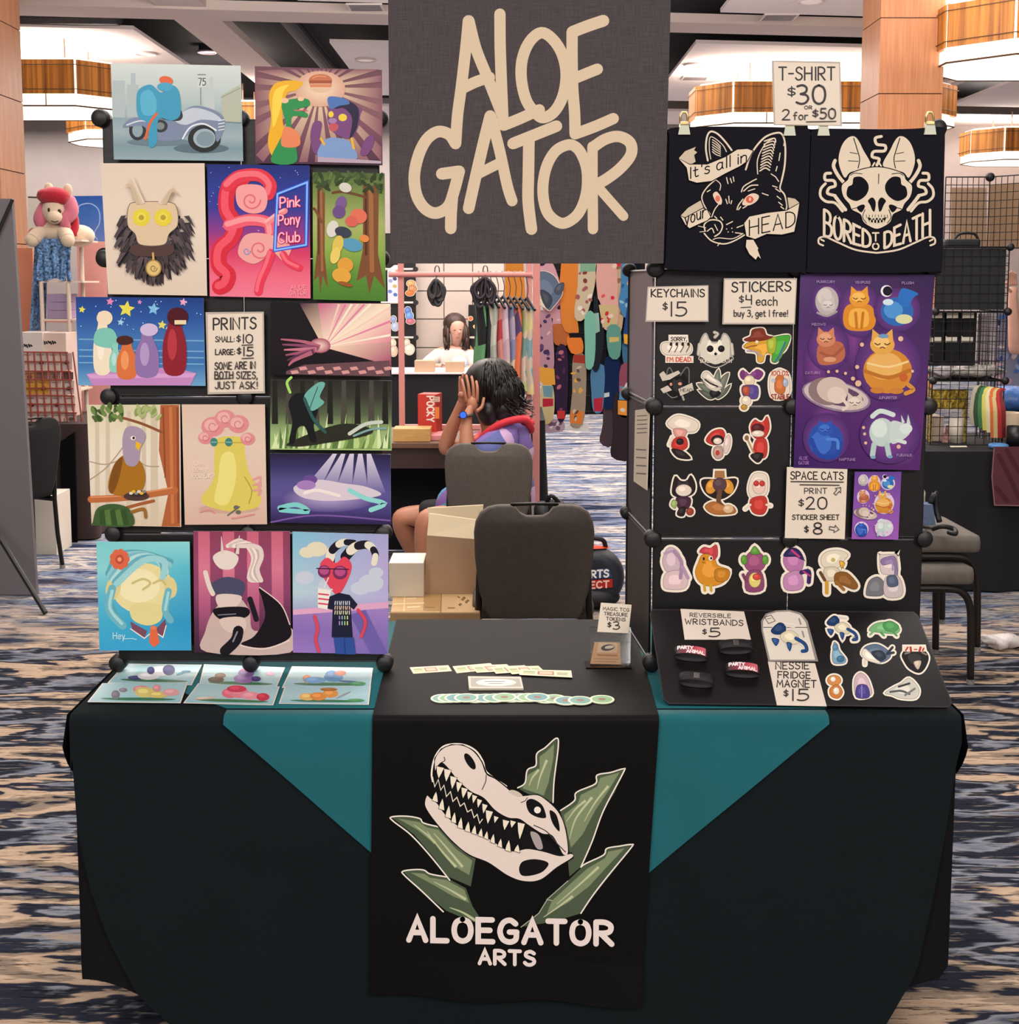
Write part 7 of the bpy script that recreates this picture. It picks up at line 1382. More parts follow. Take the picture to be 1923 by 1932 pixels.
bm = NB()
for px, py in ((858,623),(869,622)): ball(bm, PY(px, py, Yw-.135),(.013, .006, .005),8)
mesh_obj('eyes', bm, mat('eye_dark', '#2a1c1a', .4), t)
bm = NB(); ball(bm, PY(864,637, Yw-.145),(.022, .008, .006),8); mesh_obj('mouth', bm, mat('lips', '#a05550', .5), t)
bm = NB(); ball(bm, PY(858,610, Yw+.02),(.125, .12, .115),18)
rnd = random.Random(6)
for k in range(60):
    sd = -1 if k % 2 else 1; x = 858+sd*rnd.uniform(12,19) + (5 if sd > 0 else 0); p0 = PY(858+sd*8,600, Yw+rnd.uniform(-.05, .1)); p1 = PY(x, 622, Yw+rnd.uniform(-.08, .1)); p2 = PY(x+sd*rnd.uniform(-2,3),645, Yw+rnd.uniform(-.1, .08)); p3 = PY(x+sd*rnd.uniform(-4,2),658+rnd.uniform(-6,3), Yw+rnd.uniform(-.1, .06)); tube(bm, spline([p0, p1, p2, p3], False, 3),[.026*(1-.6*i/9) for i in range(10)],6)
mesh_obj('hair', bm, HAIRB, t, smooth=True)
Vc = dict(a=V3(856,750, Yw+.05, .17), b=V3(856,700, Yw+.04, .17), c=V3(856,674, Yw+.01, .145), c3=V3(857,659, Yw+.01, .12), d=V3(826,670, Yw, .09), e=V3(800,695, Yw-.11, .085), g=V3(815,696, Yw-.24, .06), h=V3(888,672, Yw, .09), i=V3(902,698, Yw-.11, .08))
skin('cardigan', Vc, [('a', 'b'),('b', 'c'),('c', 'c3'),('c', 'd'),('d', 'e'),('e', 'g'),('c', 'h'),('h', 'i')], mat('white_knit', '#d9cdc6', .9), t)
bm = NB(); ball(bm, PY(866,690, Yw-.06),(.105, .10, .12),14); mesh_obj('top', bm, mat('pale_blue_top', '#b7c3d4', .8), t, smooth=True)
skin('trousers', dict(a=V3(856,755, Yw+.05, .165), b=V3(840,765, Yw-.2, .115), c=V3(838,770, Yw-.5, .095), d=V3(840,835, Yw-.45, .07), e=V3(872,765, Yw-.2, .115), f=V3(874,770, Yw-.5, .095), g=V3(874,835, Yw-.45, .07)),[('a', 'b'),('b', 'c'),('c', 'd'),('a', 'e'),('e', 'f'),('f', 'g')], BLKC, t)
# -- somebody standing beyond the right-hand stall, only an arm in the picture
Yp = 8.3
c = PY(1985,700, Yp); t = empty('person', (c.x, Yp, 0),0,'standing person cut off by the picture edge, bare forearm raised', 'person')
V = dict(pel=(c.x, Yp, .95, .15), bel=(c.x, Yp, 1.12, .14), che=(c.x, Yp, 1.30, .15), upc=(c.x, Yp, 1.43, .12), nek=(c.x, Yp, 1.52, .055), jaw=(c.x-.03, Yp-.02,1.60, .065), hed=(c.x-.01, Yp, 1.68, .095), top=(c.x, Yp, 1.74, .08), ls=(c.x-.19, Yp-.05,1.41, .065), le=V3(1916,665, Yp-.25, .048), lm=V3(1914,610, Yp-.28, .042), lw=V3(1911,560, Yp-.3, .030), lh=V3(1912,540, Yp-.3,(.034, .02)), rs=(c.x+.19, Yp, 1.41, .065), re=(c.x+.25, Yp, 1.15, .048), rw=(c.x+.22, Yp-.1, .92, .032), lt=(c.x-.1, Yp, .88, .1), lk=(c.x-.1, Yp, .5, .065), la=(c.x-.1, Yp, .09, .042), rt=(c.x+.1, Yp, .88, .1), rk=(c.x+.1, Yp, .5, .065), ra=(c.x+.1, Yp, .09, .042), lf=(c.x-.1, Yp-.14, .04, .035), rf=(c.x+.1, Yp-.14, .04, .035))
E = [('pel', 'bel'),('bel', 'che'),('che', 'upc'),('upc', 'nek'),('nek', 'jaw'),('jaw', 'hed'),('hed', 'top'),('upc', 'ls'),('ls', 'le'),('le', 'lm'),('lm', 'lw'),('lw', 'lh'),('upc', 'rs'),('rs', 're'),('re', 'rw'),('pel', 'lt'),('lt', 'lk'),('lk', 'la'),('la', 'lf'),('pel', 'rt'),('rt', 'rk'),('rk', 'ra'),('ra', 'rf')]
bm = skin('body', V, E, None, sub=2)
for k in range(4): finger_chain(bm, [PY(1906+k*3.6,538, Yp-.3), PY(1905+k*3.8,524, Yp-.31), PY(1906+k*3.4,512+abs(k-1)*2, Yp-.33)], .0095)
finger_chain(bm, [PY(1908,550, Yp-.31), PY(1901,543, Yp-.33), PY(1899,533, Yp-.34)], .0105)
mesh_obj('body', bm, SKINP, t, smooth=True)
skin('dark_clothes', dict(a=(c.x, Yp, .95, .17), b=(c.x, Yp, 1.15, .16), c=(c.x, Yp, 1.33, .17), d=(c.x, Yp, 1.43, .13), e=(c.x-.19, Yp-.05,1.41, .08), f=(c.x+.19, Yp, 1.41, .08), lt=(c.x-.1, Yp, .85, .115), lk=(c.x-.1, Yp, .5, .085), la=(c.x-.1, Yp, .12, .07), rt=(c.x+.1, Yp, .85, .115), rk=(c.x+.1, Yp, .5, .085), ra=(c.x+.1, Yp, .12, .07)),[('a', 'b'),('b', 'c'),('c', 'd'),('d', 'e'),('d', 'f'),('a', 'lt'),('lt', 'lk'),('lk', 'la'),('a', 'rt'),('rt', 'rk'),('rk', 'ra')], BLKC, t)
bm = NB(); ball(bm, (c.x, Yp+.02,1.72),(.12, .12, .12),16); mesh_obj('hair', bm, HAIRB, t, smooth=True)
# ================================================================ BEHIND THE STALL: BOXES AND BAGS
KRAFT = mat('kraft_card', '#b9966c', .75, noise=.08, nscale=8); TANC = mat('tan_card', '#c2a184', .8, noise=.04, nscale=6); CREAMC = mat('cream_card', '#d8c5a4', .8); WHITEC = mat('white_card', '#e2d8c8', .7)
def flat_box(name, lo, hi, m, label, cat, bev=.003, group=None, extra=None):
    bm = NB(); bbox(bm, lo, hi, bev); o = mesh_obj(name, bm, m); tag(o, label, cat, group); return o
# taped brown parcel on the floor behind the table
zp = .46; pa, pb = PZ(736,1155, zp), PZ(908,1118, zp); px1 = PZ(906,1155, zp).x
t = empty('parcel', ((pa.x+px1)/2,(pa.y+pb.y)/2,0),0,'large brown taped parcel behind the stall table, left of the near chair', 'parcel')
bm = NB(); bbox(bm, (pa.x, pa.y, 0),(px1, pb.y+.02, zp), .006); mesh_obj('carton', bm, KRAFT, t)
a = Art(hplane(zp), .0006); a.poly([(742,1122),(800,1120),(798,1152),(738,1154)], '#caa678'); a.poly([(800,1121),(832,1120),(832,1153),(799,1153)], '#a88458')
for (p, q, w_) in (((743,1140),(800,1138),2),((764,1121),(762,1153),2),((768,1124),(786,1123),2),((768,1130),(784,1129),2),((745,1126),(760,1125),1.5),((770,1146),(792,1145),3),((802,1146),(820,1146),1.5),((846,1147),(858,1147),1.5)): a.line([p, q], w_, '#e6cba2' if w_ > 1.8 else '#8a6a44')
a.line([(833,1119),(832,1155)],1.4,'#7a5c3a'); 
for k in range(9): a.line([(864+(k*7) % 19,1126+(k*5) % 17),(867+(k*7) % 19,1128+(k*5) % 17)],1.4,'#4a3626')
a.build('tape', GLOSS, t)
yb_ = pb.y+.05
# open tan box standing up with its flaps folded
yo = pb.y-.02; b0 = PY(800,1107, yo); zb0 = zp+.001
t = empty('open_box', (PY(853,1100, yo).x, yo, zp),0,'open tan cardboard box with raised pale flap standing on the taped parcel', 'box')
def pp(px, py, Y, zmin=None): v = PY(px, py, Y); return v if zmin is None else Vector((v.x, v.y, max(v.z, zmin)))
bm = NB(); prism(bm, [PY(806,1010, yo), PY(908,1018, yo), Vector((PY(908,1107, yo).x, yo, zb0)), Vector((PY(800,1105, yo).x, yo, zb0))],(0, .005,0))
x0_, x1_, zt_ = PY(806,1010, yo).x, PY(908,1010, yo).x, PY(806,1012, yo).z
bbox(bm, (x0_, yo+.005, zb0),(x0_+.005, yo+.13, zt_)); bbox(bm, (x1_-.005, yo+.005, zb0),(x1_, yo+.13, zt_-.01)); bbox(bm, (x0_, yo+.125, zb0),(x1_, yo+.13, zt_+.0)); bbox(bm, (x0_, yo+.005, zb0),(x1_, yo+.13, zb0+.005)); mesh_obj('carton', bm, TANC, t)
bm = NB(); prism(bm, [PY(806,1010, yo), PY(908,1018, yo), PY(906,982, yo+.05), PY(810,969, yo+.05)],(0, .004, .002)); mesh_obj('front_flap', bm, CREAMC, t)
bm = NB(); prism(bm, [Vector((x0_, yo+.13, zt_)), Vector((x1_, yo+.13, zt_)), PY(912,953, yo+.16), PY(807,959, yo+.16)],(0, .004, .002)); mesh_obj('rear_flap', bm, CREAMC, t)
w0 = PY(734,1114, yo-.05); w1 = PY(799,1062, yo-.05)
flat_box('white_box', (w0.x, yo-.05, zp+.001),(w1.x, yo+.12, w1.z), WHITEC, 'plain white box standing on the taped parcel', 'box')
# navy backpack with a red and blue logo
Yk = 5.95; c = PY(1120,1100, Yk)
t = empty('backpack', (c.x, Yk+.1,0),0,'navy bag with red and blue lettered patch on the carpet behind the near chair', 'bag')
bm = NB(); cx_ = PY(1120,1000, Yk).x
ball(bm, (cx_, Yk+.1, .155),(.165, .12, .155),24)
for v in bm.verts:
    v.co.z = max(.002, v.co.z); d = v.co-Vector((cx_, Yk+.1, .155)); v.co.y = Yk+.1+max(-.1, min(.1, d.y*1.5))
mesh_obj('bag_body', bm, mat('navy_nylon', '#161a26', .55, bump=.1, bscale=60), t, smooth=True)
a = Art(vplane(Yk-.004)); a.poly([(1078,1080),(1149,1071),(1156,1090),(1079,1095)], '#33466e'); a.poly([(1078,1097),(1156,1092),(1156,1108),(1078,1113)], '#b03028'); a.text('RTS', 1116,1148,1090,13,3.4,'#f0ece4', 1088); a.text('ECT', 1114,1149,1110,12,3,'#f2c9b8', 1108); a.build('logo_patch', CLOTHINK, t)
bm = NB(); ball(bm, (cx_+.0, Yk+.05, .06),(.14, .08, .058),16); mesh_obj('front_pocket', bm, mat('black_nylon', '#0c0d12', .6), t, smooth=True)
bm = NB(); tube(bm, spline([(cx_-.05, Yk+.1, .30),(cx_-.02, Yk+.08, .35),(cx_+.05, Yk+.08, .345),(cx_+.07, Yk+.1, .30)], False, 5), .012,8); mesh_obj('carry_handle', bm, mat('black_nylon', '#0c0d12'), t, smooth=True)
bm = NB(); prism(bm, [(PY(1112,1018, Yk+.1).x, Yk+.1, .305),(PY(1150,1048, Yk+.1).x, Yk+.09, .30),(PY(1112,1046, Yk+.1).x, Yk+.02, .31),(PY(1112,1022, Yk).x, Yk+.03, .36),(PY(1118,1019, Yk).x, Yk+.08, .385)],(0, .02, .006)); o = mesh_obj('orange_cloth', bm, mat('orange_nylon', '#e04a24', .7)); tag(o, 'bright orange-red cloth lying on top of the navy bag', 'cloth')
Yc = 6.75; c = PY(1046,950, Yc)
t = empty('dark_bag', (c.x, Yc, 0),0,'black crumpled bag beside the occupied chair', 'bag')
bm = NB(); 
for (dx, dz, rx, rz_) in ((0, .18, .17, .19),(-.07, .33, .08, .08),(.08, .32, .10, .08),(.01, .37, .06, .05)): ball(bm, (c.x+dx, Yc, dz),(rx, .12, rz_),16)
for v in bm.verts: v.co.z = max(.001, v.co.z)
mesh_obj('bag_body', bm, mat('black_nylon', '#0c0d12'), t, smooth=True)
bm = NB(); tube(bm, spline([(c.x-.05, Yc-.03, .38),(c.x-.02, Yc-.05, .45),(c.x+.04, Yc-.03, .39)], False, 5), .012,8); mesh_obj('strap', bm, mat('black_nylon', '#0c0d12'), t, smooth=True)
# ================================================================ NEIGHBOURING BOOTHS
def booth_table(x0, x1, y0, y1, zt, cloth, label, name='draped_table', edge=None):
    t = empty(name, ((x0+x1)/2,(y0+y1)/2,0),0, label, 'table')
    bm = NB(); bbox(bm, (x0+.01, y0+.01, zt-.035),(x1-.01, y1-.01, zt-.008)); mesh_obj('tabletop', bm, mat('table_laminate', '#8d8a86'), t)
    bm = NB(); W_, D_ = x1-x0, y1-y0; per = 2*(W_+D_)
    def fn(u, v):
        s = (u % 1)*per
        if s < W_: p, n = Vector((x0+s, y0,0)), Vector((0,-1,0))
        elif s < W_+D_: p, n = Vector((x1, y0+s-W_, 0)), Vector((1,0,0))
        elif s < 2*W_+D_: p, n = Vector((x1-(s-W_-D_), y1,0)), Vector((0,1,0))
        else: p, n = Vector((x0, y1-(s-2*W_-D_),0)), Vector((-1,0,0))
        return p+n*(.02*v*(1+math.sin(s*26))*.8)+Vector((0,0, zt-(zt-.01)*v))
    gridmesh(bm, fn, max(40, int(per*26)),6, close_u=True); bm.faces.new([bm.verts.new((x, y, zt)) for x, y in ((x0, y0),(x1, y0),(x1, y1),(x0, y1))]); mesh_obj('cloth', bm, cloth, t, smooth='auto')
    for sx in (x0+.12, x1-.12):
        bm = NB(); cyl(bm, (sx, (y0+y1)/2,0),(sx, (y0+y1)/2, zt-.035), .02,8); mesh_obj('leg', bm, STEELB, t)
    return t
BLKCLOTH = mat('black_tablecloth', '#0b0b0f', .9, noise=.2, nscale=4); BRNCLOTH = mat('brown_tablecloth', '#3b2a28', .9, noise=.15, nscale=6); DBROWN = mat('dark_brown_fascia', '#36221f', .7)
def at(px, py, Y): return PY(px, py, Y)
# -- table in front of the seated person
ty0 = PZ(800,836, .745).y; tx1 = PY(905,830, ty0).x; tx0 = PY(600,830, ty0).x
t = empty('work_table', ((tx0+tx1)/2, ty0+.35,0),0,'dark wooden table with deep brown edge in front of the seated person', 'table')
bm = NB(); bbox(bm, (tx0, ty0, .715),(PY(1000,800, ty0+.7).x, ty0+.75, .745), .003); mesh_obj('tabletop', bm, mat('table_wood', '#6a4a38', .5, noise=.15, nscale=10, stretch=(1,12,12)), t)
bm = NB(); bbox(bm, (tx0+.02, ty0+.02, .60),(tx1-.02, ty0+.045, .716)); mesh_obj('apron', bm, DBROWN, t)
bm = NB(); bbox(bm, (tx0+.02, ty0+.6, .01),(tx1+.25, ty0+.62, .715)); mesh_obj('under_table_shade', bm, BLKCLOTH, t)  # black sheet added to stand for the dark void under the table
for sx in (tx0+.1, tx1-.06):
    for sy in (ty0+.1, ty0+.65):
        bm = NB(); bbox(bm, (sx-.02, sy-.02,0),(sx+.02, sy+.02, .716)); mesh_obj('leg', bm, DBROWN, t)
flat_box('wooden_box', (PY(742,830, ty0+.05).x, ty0+.05, .746),(PY(812,830, ty0+.05).x, ty0+.20, PY(742,809, ty0+.05).z), mat('pale_wood', '#c79a58', .5, noise=.1, nscale=14, stretch=(1,8,8)), 'pale wooden case lying on the work table below the pink rack', 'box')
# red snack box
ry = ty0+.32; r0, r1 = PY(794,800, ry), PY(829,742, ry)
t = empty('snack_box', ((r0.x+r1.x)/2, ry, .746), R(-14), 'red snack box with white sideways lettering on the work table', 'box')
bm = NB(); bbox(bm, (-.055,-.06,0),(.055, .06, r1.z-.746), .003); me = bm; me.transform(Matrix.LocRotScale(t.location, t.rotation_euler, None)); mesh_obj('carton', bm, mat('red_card', '#c8372c', .5), t)
a = Art(Plane(Vector(t.location)+Matrix.Rotation(R(-14),3,'Z') @ Vector((0,-.0602,0)), Matrix.Rotation(R(-14),3,'Z') @ Vector((0,-1,0))))
cxp = 812
for i, ch in enumerate('POCKY'):
    g, W = layout(ch); y0_ = 748+i*10
    for cu, P_ in g[0][1]:
        P_ = spline(P_, False, 4) if cu else [Vector(q) for q in P_]
        a.line([(cxp+7-(10-q[1])*1.3, y0_+q[0]*1.2) for q in P_],2.8,'#f2e6dc')
a.poly(rectpts(821,768,829,790), '#e8873c'); a.poly(rectpts(818,748,830,758), '#e6c8b4')
for k in range(3): a.line([(819,749+k*3.4),(828,749+k*3.4)],1,'#8a4a3c')
a.build('lettering', INK, t)
flat_box('pink_tray', (PY(812,815, ty0+.12).x, ty0+.1, .746),(PY(838,815, ty0+.12).x, ty0+.3, .775), mat('pink_plastic', '#d98a8c', .5), 'low pink tray beside the pale wooden case', 'tray')
# -- pink rack
PINK = mat('pink_steel', '#d98f88', .4)
yr = ty0+.62; zt0 = .746; xa_, xb_ = PY(758,700, yr).x, PY(998,700, yr).x; ztop = PY(758,470, yr).z; zbar = PY(760,518, yr).z
t = empty('pink_rack', ((xa_+xb_)/2, yr, zt0),0,'pink steel hanging rack standing on the work table', 'rack')
for x in (xa_, xb_): bm = NB(); bbox(bm, (x-.017, yr-.017, zt0),(x+.017, yr+.017, ztop), .003); mesh_obj('post', bm, PINK, t)
bm = NB(); cyl(bm, (xa_-.07, yr-.02, zbar),(xb_+.02, yr-.02, zbar), .016,12); mesh_obj('hanging_rail', bm, PINK, t)
bm = NB(); bbox(bm, (xa_, yr-.017, zt0),(xb_, yr+.017, zt0+.03), .003); mesh_obj('bottom_rail', bm, PINK, t)
ys_ = yr+.35; x2 = PY(1012,700, ys_).x
t2 = empty('pink_post', (x2, ys_, 0),0,'tall pink post standing right behind the pink rack', 'post')
bm = NB(); bbox(bm, (x2-.022, ys_-.022,0),(x2+.022, ys_+.022,1.9), .003); mesh_obj('shaft', bm, PINK, t2); bm = NB(); bbox(bm, (x2-.15, ys_-.15,0),(x2+.15, ys_+.15, .02)); mesh_obj('foot_plate', bm, PINK, t2)
# bundles hanging on the rail
def bundle(px, py, h, w_, label, n, m, seed):
    rnd = random.Random(seed); yb2 = yr-.02; t = empty('cord_bundle', (PY(px, py, yb2).x, yb2, PY(px, py+h, yb2).z),0, label, 'cord bundle', 'cord bundles on the pink rail')
    for k in range(n):
        x = px+rnd.uniform(-.35, .35)*w_; hh = h*rnd.uniform(.6,1); yy = yb2-.02-rnd.uniform(0, .06); ww = w_*rnd.uniform(.25, .5); bm = NB()
        tube(bm, spline([PY(px, py, yy), PY(x-ww*.5, py+hh*.45, yy), PY(x-ww*.4, py+hh*.85, yy), PY(x, py+hh, yy-.01), PY(x+ww*.4, py+hh*.8, yy), PY(x+ww*.5, py+hh*.4, yy)], True, 4), .009,6, closed=True); mesh_obj('cord', bm, m, t, smooth=True)
    bm = NB(); tube(bm, [(PY(px, 0, yb2).x+.014*math.cos(k), yb2, zbar+.024+.03*math.sin(k)) for k in [q*math.pi/6 for q in range(12)]], .004,6, closed=True); tube(bm, [(PY(px, 0, yb2).x, yb2-.01, zbar+.0), PY(px, py+4, yb2-.02)], .004,6); mesh_obj('hook', bm, mat('steel_hook', '#8d8a86', .3, .8), t)
bundle(822,527,52,34,'grey-black cord bundle hanging on the pink rail', 12, mat('grey_cord', '#3d393c', .6),3)
bundle(915,523,58,42,'thick plum-black cord bundle beside the black hangers', 14, mat('plum_cord', '#352b33', .6),5)
# hangers with strips of clothing
HCOL = [('#5f9a6a', '#15181a'),('#15181c', '#2a2c30'),('#a9b0a4', '#c8c8bc'),('#c9847c', '#b03a40'),('#c8a9b8', '#d9c3cc'),('#7f86a8', '#a99ab4'),('#d8724c', '#54406a'),('#6f958c', '#a9b87c'),('#7aa0a8', '#d8c88a')]
for k in range(9):
    px = 905+k*11.2; yy = yr-.02+.02*(k % 2); xh = PY(px, 500, yy).x; zt_ = PY(px, 556+k*.8, yy).z
    zh = zt_
    t = empty('hanger', (xh, yy, zh-.1),0,'black hanger with a patterned garment, number %s along the pink rail from the cord bundles' % ('first', 'second', 'third', 'fourth', 'fifth', 'sixth', 'seventh', 'eighth', 'last')[k], 'hanger', 'hangers on the pink rail')
    t['label'] = 'black hanger with %s garment, %s from the cord bundles' % (('green', 'black', 'pale grey', 'rose', 'pale pink', 'slate', 'orange', 'sage', 'pale teal')[k],('first', 'second', 'third', 'fourth', 'fifth', 'sixth', 'seventh', 'eighth', 'ninth')[k])
    bm = NB(); dv = Vector((.045,-.10,0)); tube(bm, spline([Vector((xh, yy, zbar+.02)), Vector((xh-.012, yy, zbar+.008)), Vector((xh+.006, yy, (zbar+zh)/2)), Vector((xh, yy, zh))], False, 4), .003,6); mesh_obj('hook', bm, mat('steel_hook', '#8d8a86'), t)
    bm = NB(); tube(bm, [Vector((xh, yy, zh))-dv*.9+Vector((0,0,-.04)), Vector((xh, yy, zh)), Vector((xh, yy, zh))+dv+Vector((0,0,-.07))], .009,8); mesh_obj('hanger_arm', bm, mat('black_hanger', '#121113', .35), t)
    c1, c2 = HCOL[k]; zb_ = PY(px, 730, yy).z-.02*(k % 3); m_ = plaid('garment_%d' % k, [c1, c2, c1,'#c9b8a8' if k % 3 else c1],(14,14,9),(.1*k, .2, .3)); bm = NB()
    def fn(u, v, xh=xh, yy=yy, zh=zh, zb_=zb_, k=k): q = 2*math.pi*u; return Vector((xh+dv.x*.8*math.cos(q)*.9+.018*math.sin(q)+.006*math.sin(v*6+k), yy+dv.y*.8*math.cos(q)*.9+.018*math.sin(q), zh-.05+(zb_-zh+.05)*v))
    gridmesh(bm, fn, 18,8, close_u=True); mesh_obj('garment', bm, m_, t, smooth=True)
# -- orange board with a black disc, behind the rail
Yo = 9.345
a = Art(vplane(Yo)); a.base([(953,464),(985,455),(992,566),(984,590),(953,566)], '#d98a3c', .03); a.build('orange_cloth', CLOTHINK, label='orange cloth panel hanging behind the black hangers', cat='cloth')
# -- far table, wall of white panels, sticker boards
yt0 = PZ(820,706, .75).y; fx0, fx1 = PY(700,706, yt0).x, PY(905,706, yt0).x
booth_table(fx0, fx1, yt0, yt0+.75, .75, BLKCLOTH, 'far black-draped table where the brown-haired person sits')
bm = NB(); bbox(bm, (fx0, yt0-.02, .751),(fx1, yt0+.72, .765)); o = mesh_obj('table_cover', bm, mat('white_cover', '#d9cccb', .7)); tag(o, 'thin white cover on the far black table', 'cover')
for (x0, x1, y0, lab) in ((783,820,680,'small tan carton on the far table under the person\'s elbow'),(841,876,682,'small tan carton on the far table in front of the person')):
    p0, p1 = PY(x0,703, yt0+.1), PY(x1, y0, yt0+.1); flat_box('small_carton', (p0.x, yt0+.05, .766),(p1.x, yt0+.2, p1.z), TANC, lab, 'box', group='small cartons on the far table')
Yb = yt0+1.55
t = empty('panel_wall', (PY(860,600, Yb).x, Yb, 0),0,'wall of pale grey square panels behind the far person', 'panel wall')
zc = [PY(860, y, Yb).z for y in (760,656,602,549,495,440)]; xc = [PY(x, 600, Yb).x for x in (784,838,892,952)]; GREYP = mat('grey_panel', '#c6b8ae', .6, noise=.05, nscale=3)
for i in range(3):
    bm = NB(); bbox(bm, (xc[i]+.006, Yb+.01,0),(xc[i+1]-.006, Yb+.02, zc[0]-.006)); mesh_obj('panel', bm, GREYP, t)
    for j in range(5): bm = NB(); bbox(bm, (xc[i]+.006, Yb+.01, zc[j]+.006),(xc[i+1]-.006, Yb+.02, zc[j+1]-.006)); mesh_obj('panel', bm, GREYP, t)
bm = NB(); bbox(bm, (xc[0], Yb+.021,0),(xc[-1], Yb+.03, zc[-1])); mesh_obj('backing', bm, mat('panel_seam', '#7d7169', .8), t)
# black board with white-blue stickers on its left
t = empty('sticker_board', (PY(755,600, Yb-.2).x, Yb-.2,0),0,'black grid board with pale stickers left of the pink rack post', 'display board')
x0b, x1b = PY(700,600, Yb-.2).x, PY(785,600, Yb-.2).x; zk_ = [PY(760, y, Yb-.2).z for y in (700,637,571,508,440)]
bm = NB(); bbox(bm, (x0b, Yb-.19,0),(x1b, Yb-.18, zk_[-1])); mesh_obj('panel', bm, PANEL, t)
for z in zk_[:4]:
    bm = NB(); cyl(bm, (x0b, Yb-.205, z),(x1b, Yb-.205, z), .012,8); mesh_obj('white_rail', bm, mat('white_rail', '#d9cdbf', .5), t); bm = NB(); cyl(bm, (x1b, Yb-.225, z),(x1b, Yb-.2, z), .028,16); mesh_obj('connector', bm, HUB, t)
a = Art(vplane(Yb-.215)); a.poly([(731,510),(744,500),(756,500),(756,571),(732,571)], '#c9cbd6'); 
for (x, y, c_) in ((745,526,'#3a3a5c'),(737,530,'#8a90b8'),(745,540,'#b0a05a'),(736,550,'#5a78b8'),(746,556,'#4a68a8'),(736,515,'#7aa08c'),(750,512,'#c88a6a')): a.ell(x, y, 4,3.4, c_, 20)
a.build('sticker_sheet', INK, t)
def blob_sticker(px, py, cols, lab, Y=None, nm='sticker'):
    sticker(vplane(Y or Yb-.21),[('e', px+dx, py+dy, r, r2, c_) for dx, dy, r, r2, c_ in cols], lab, margin=1.2, lift=.02, group='stickers on the far board')
blob_sticker(776,543,[(0,-8,8,6,'#c99a6a'),(3,2,8,7,'#b5825a'),(-2,10,8,5,'#d0703c')], 'tan and orange sticker on the far black board, high by the pink post')
blob_sticker(771,596,[(-1,-10,6,7,'#5a7ab8'),(2,0,7,8,'#6a94d0'),(4,10,8,5,'#b86a78')], 'blue sticker with rosy edge on the far black board')
blob_sticker(743,610,[(0,-8,5,6,'#8a9ac0'),(3,6,7,8,'#a9b4cc')], 'pale blue sticker on the far black board near the magenta print')
blob_sticker(770,654,[(-2,-8,5,6,'#d9cdb8'),(3,5,9,10,'#e2d6c4')], 'cream sticker low on the far black board')
blob_sticker(741,656,[(0,-9,6,7,'#e0cfb8'),(2,6,7,10,'#d9c0a8')], 'peach-cream sticker low on the far black board near the print')
# black board with yellow figure shapes on the right
t = empty('sticker_board', (PY(917,640, Yb-.2).x, Yb-.2,0),0,'black grid board with yellow and orange shapes behind the hangers', 'display board')
for (y0, y1) in ((575,634),(640,702)): bm = NB(); plate(bm, PY(884, y1, Yb-.2).x, PY(884, y1, Yb-.2).z, PY(952, y0, Yb-.2).x, PY(952, y0, Yb-.2).z, Yb-.2, .01, .04); mesh_obj('panel', bm, PANEL, t)
bm = NB(); bbox(bm, (PY(884,600, Yb-.2).x, Yb-.19,0),(PY(952,600, Yb-.2).x, Yb-.185, PY(884,575, Yb-.2).z)); mesh_obj('backing', bm, PANEL, t)
bm = NB(); cyl(bm, PY(884,637, Yb-.21), PY(952,637, Yb-.21), .012,8); mesh_obj('white_rail', bm, mat('white_rail', '#d9cdbf'), t)
sticker(vplane(Yb-.215),[('l', [(896,616),(902,620),(908,612),(912,604)],5,'#e0b83a'),('l', [(908,618),(912,606),(904,605)],6,'#ecc648'),('e', 888,601,4,4,'#e8703c'),('l', [(903,582),(915,588)],5,'#d8c070'),('e', 902,630,4,3,'#f0d05a')], 'yellow bent figure sticker on the far black board behind the hangers', margin=.8, lift=.005, group='stickers on the far board')
sticker(vplane(Yb-.215),[('p', [(888,653),(896,664),(906,654),(902,668),(896,672),(890,668)], '#e89a3c'),('e', 896,668,5,4,'#f0dcb8')], 'orange and white fox face sticker on the far black board', margin=.8, lift=.005, group='stickers on the far board')
# -- the wall of socks along the aisle
Ysk = 9.3
gt = empty('sock_rack', (PY(1105,600, Ysk).x, Ysk, 0),0,'dark wire rack carrying hanging socks along the aisle', 'rack')
xg0, xg1 = PY(1018,600, Ysk).x, PY(1215,600, Ysk).x; zg0, zg1 = PY(1100,776, Ysk).z, PY(1100,450, Ysk).z
for k in range(15): bm = NB(); x = xg0+(xg1-xg0)*k/14; cyl(bm, (x, Ysk, 0 if k in (0,14) else zg0),(x, Ysk, zg1), .006,6); mesh_obj('upright_wire', bm, HUB, gt)
for k in range(12): bm = NB(); z = zg0+(zg1-zg0)*k/11; cyl(bm, (xg0, Ysk, z),(xg1, Ysk, z), .004,6); mesh_obj('cross_wire', bm, HUB, gt)
bm = NB(); cyl(bm, PY(945,466, Ysk), PY(1020,466, Ysk), .012,8); mesh_obj('side_arm', bm, HUB, gt)
bm = NB(); bbox(bm, (PY(1040,600, Ysk).x, Ysk+.007, .62),(xg1, Ysk+.022, zg1)); mesh_obj('backing', bm, mat('dark_backing', '#1a171c', .9), gt)
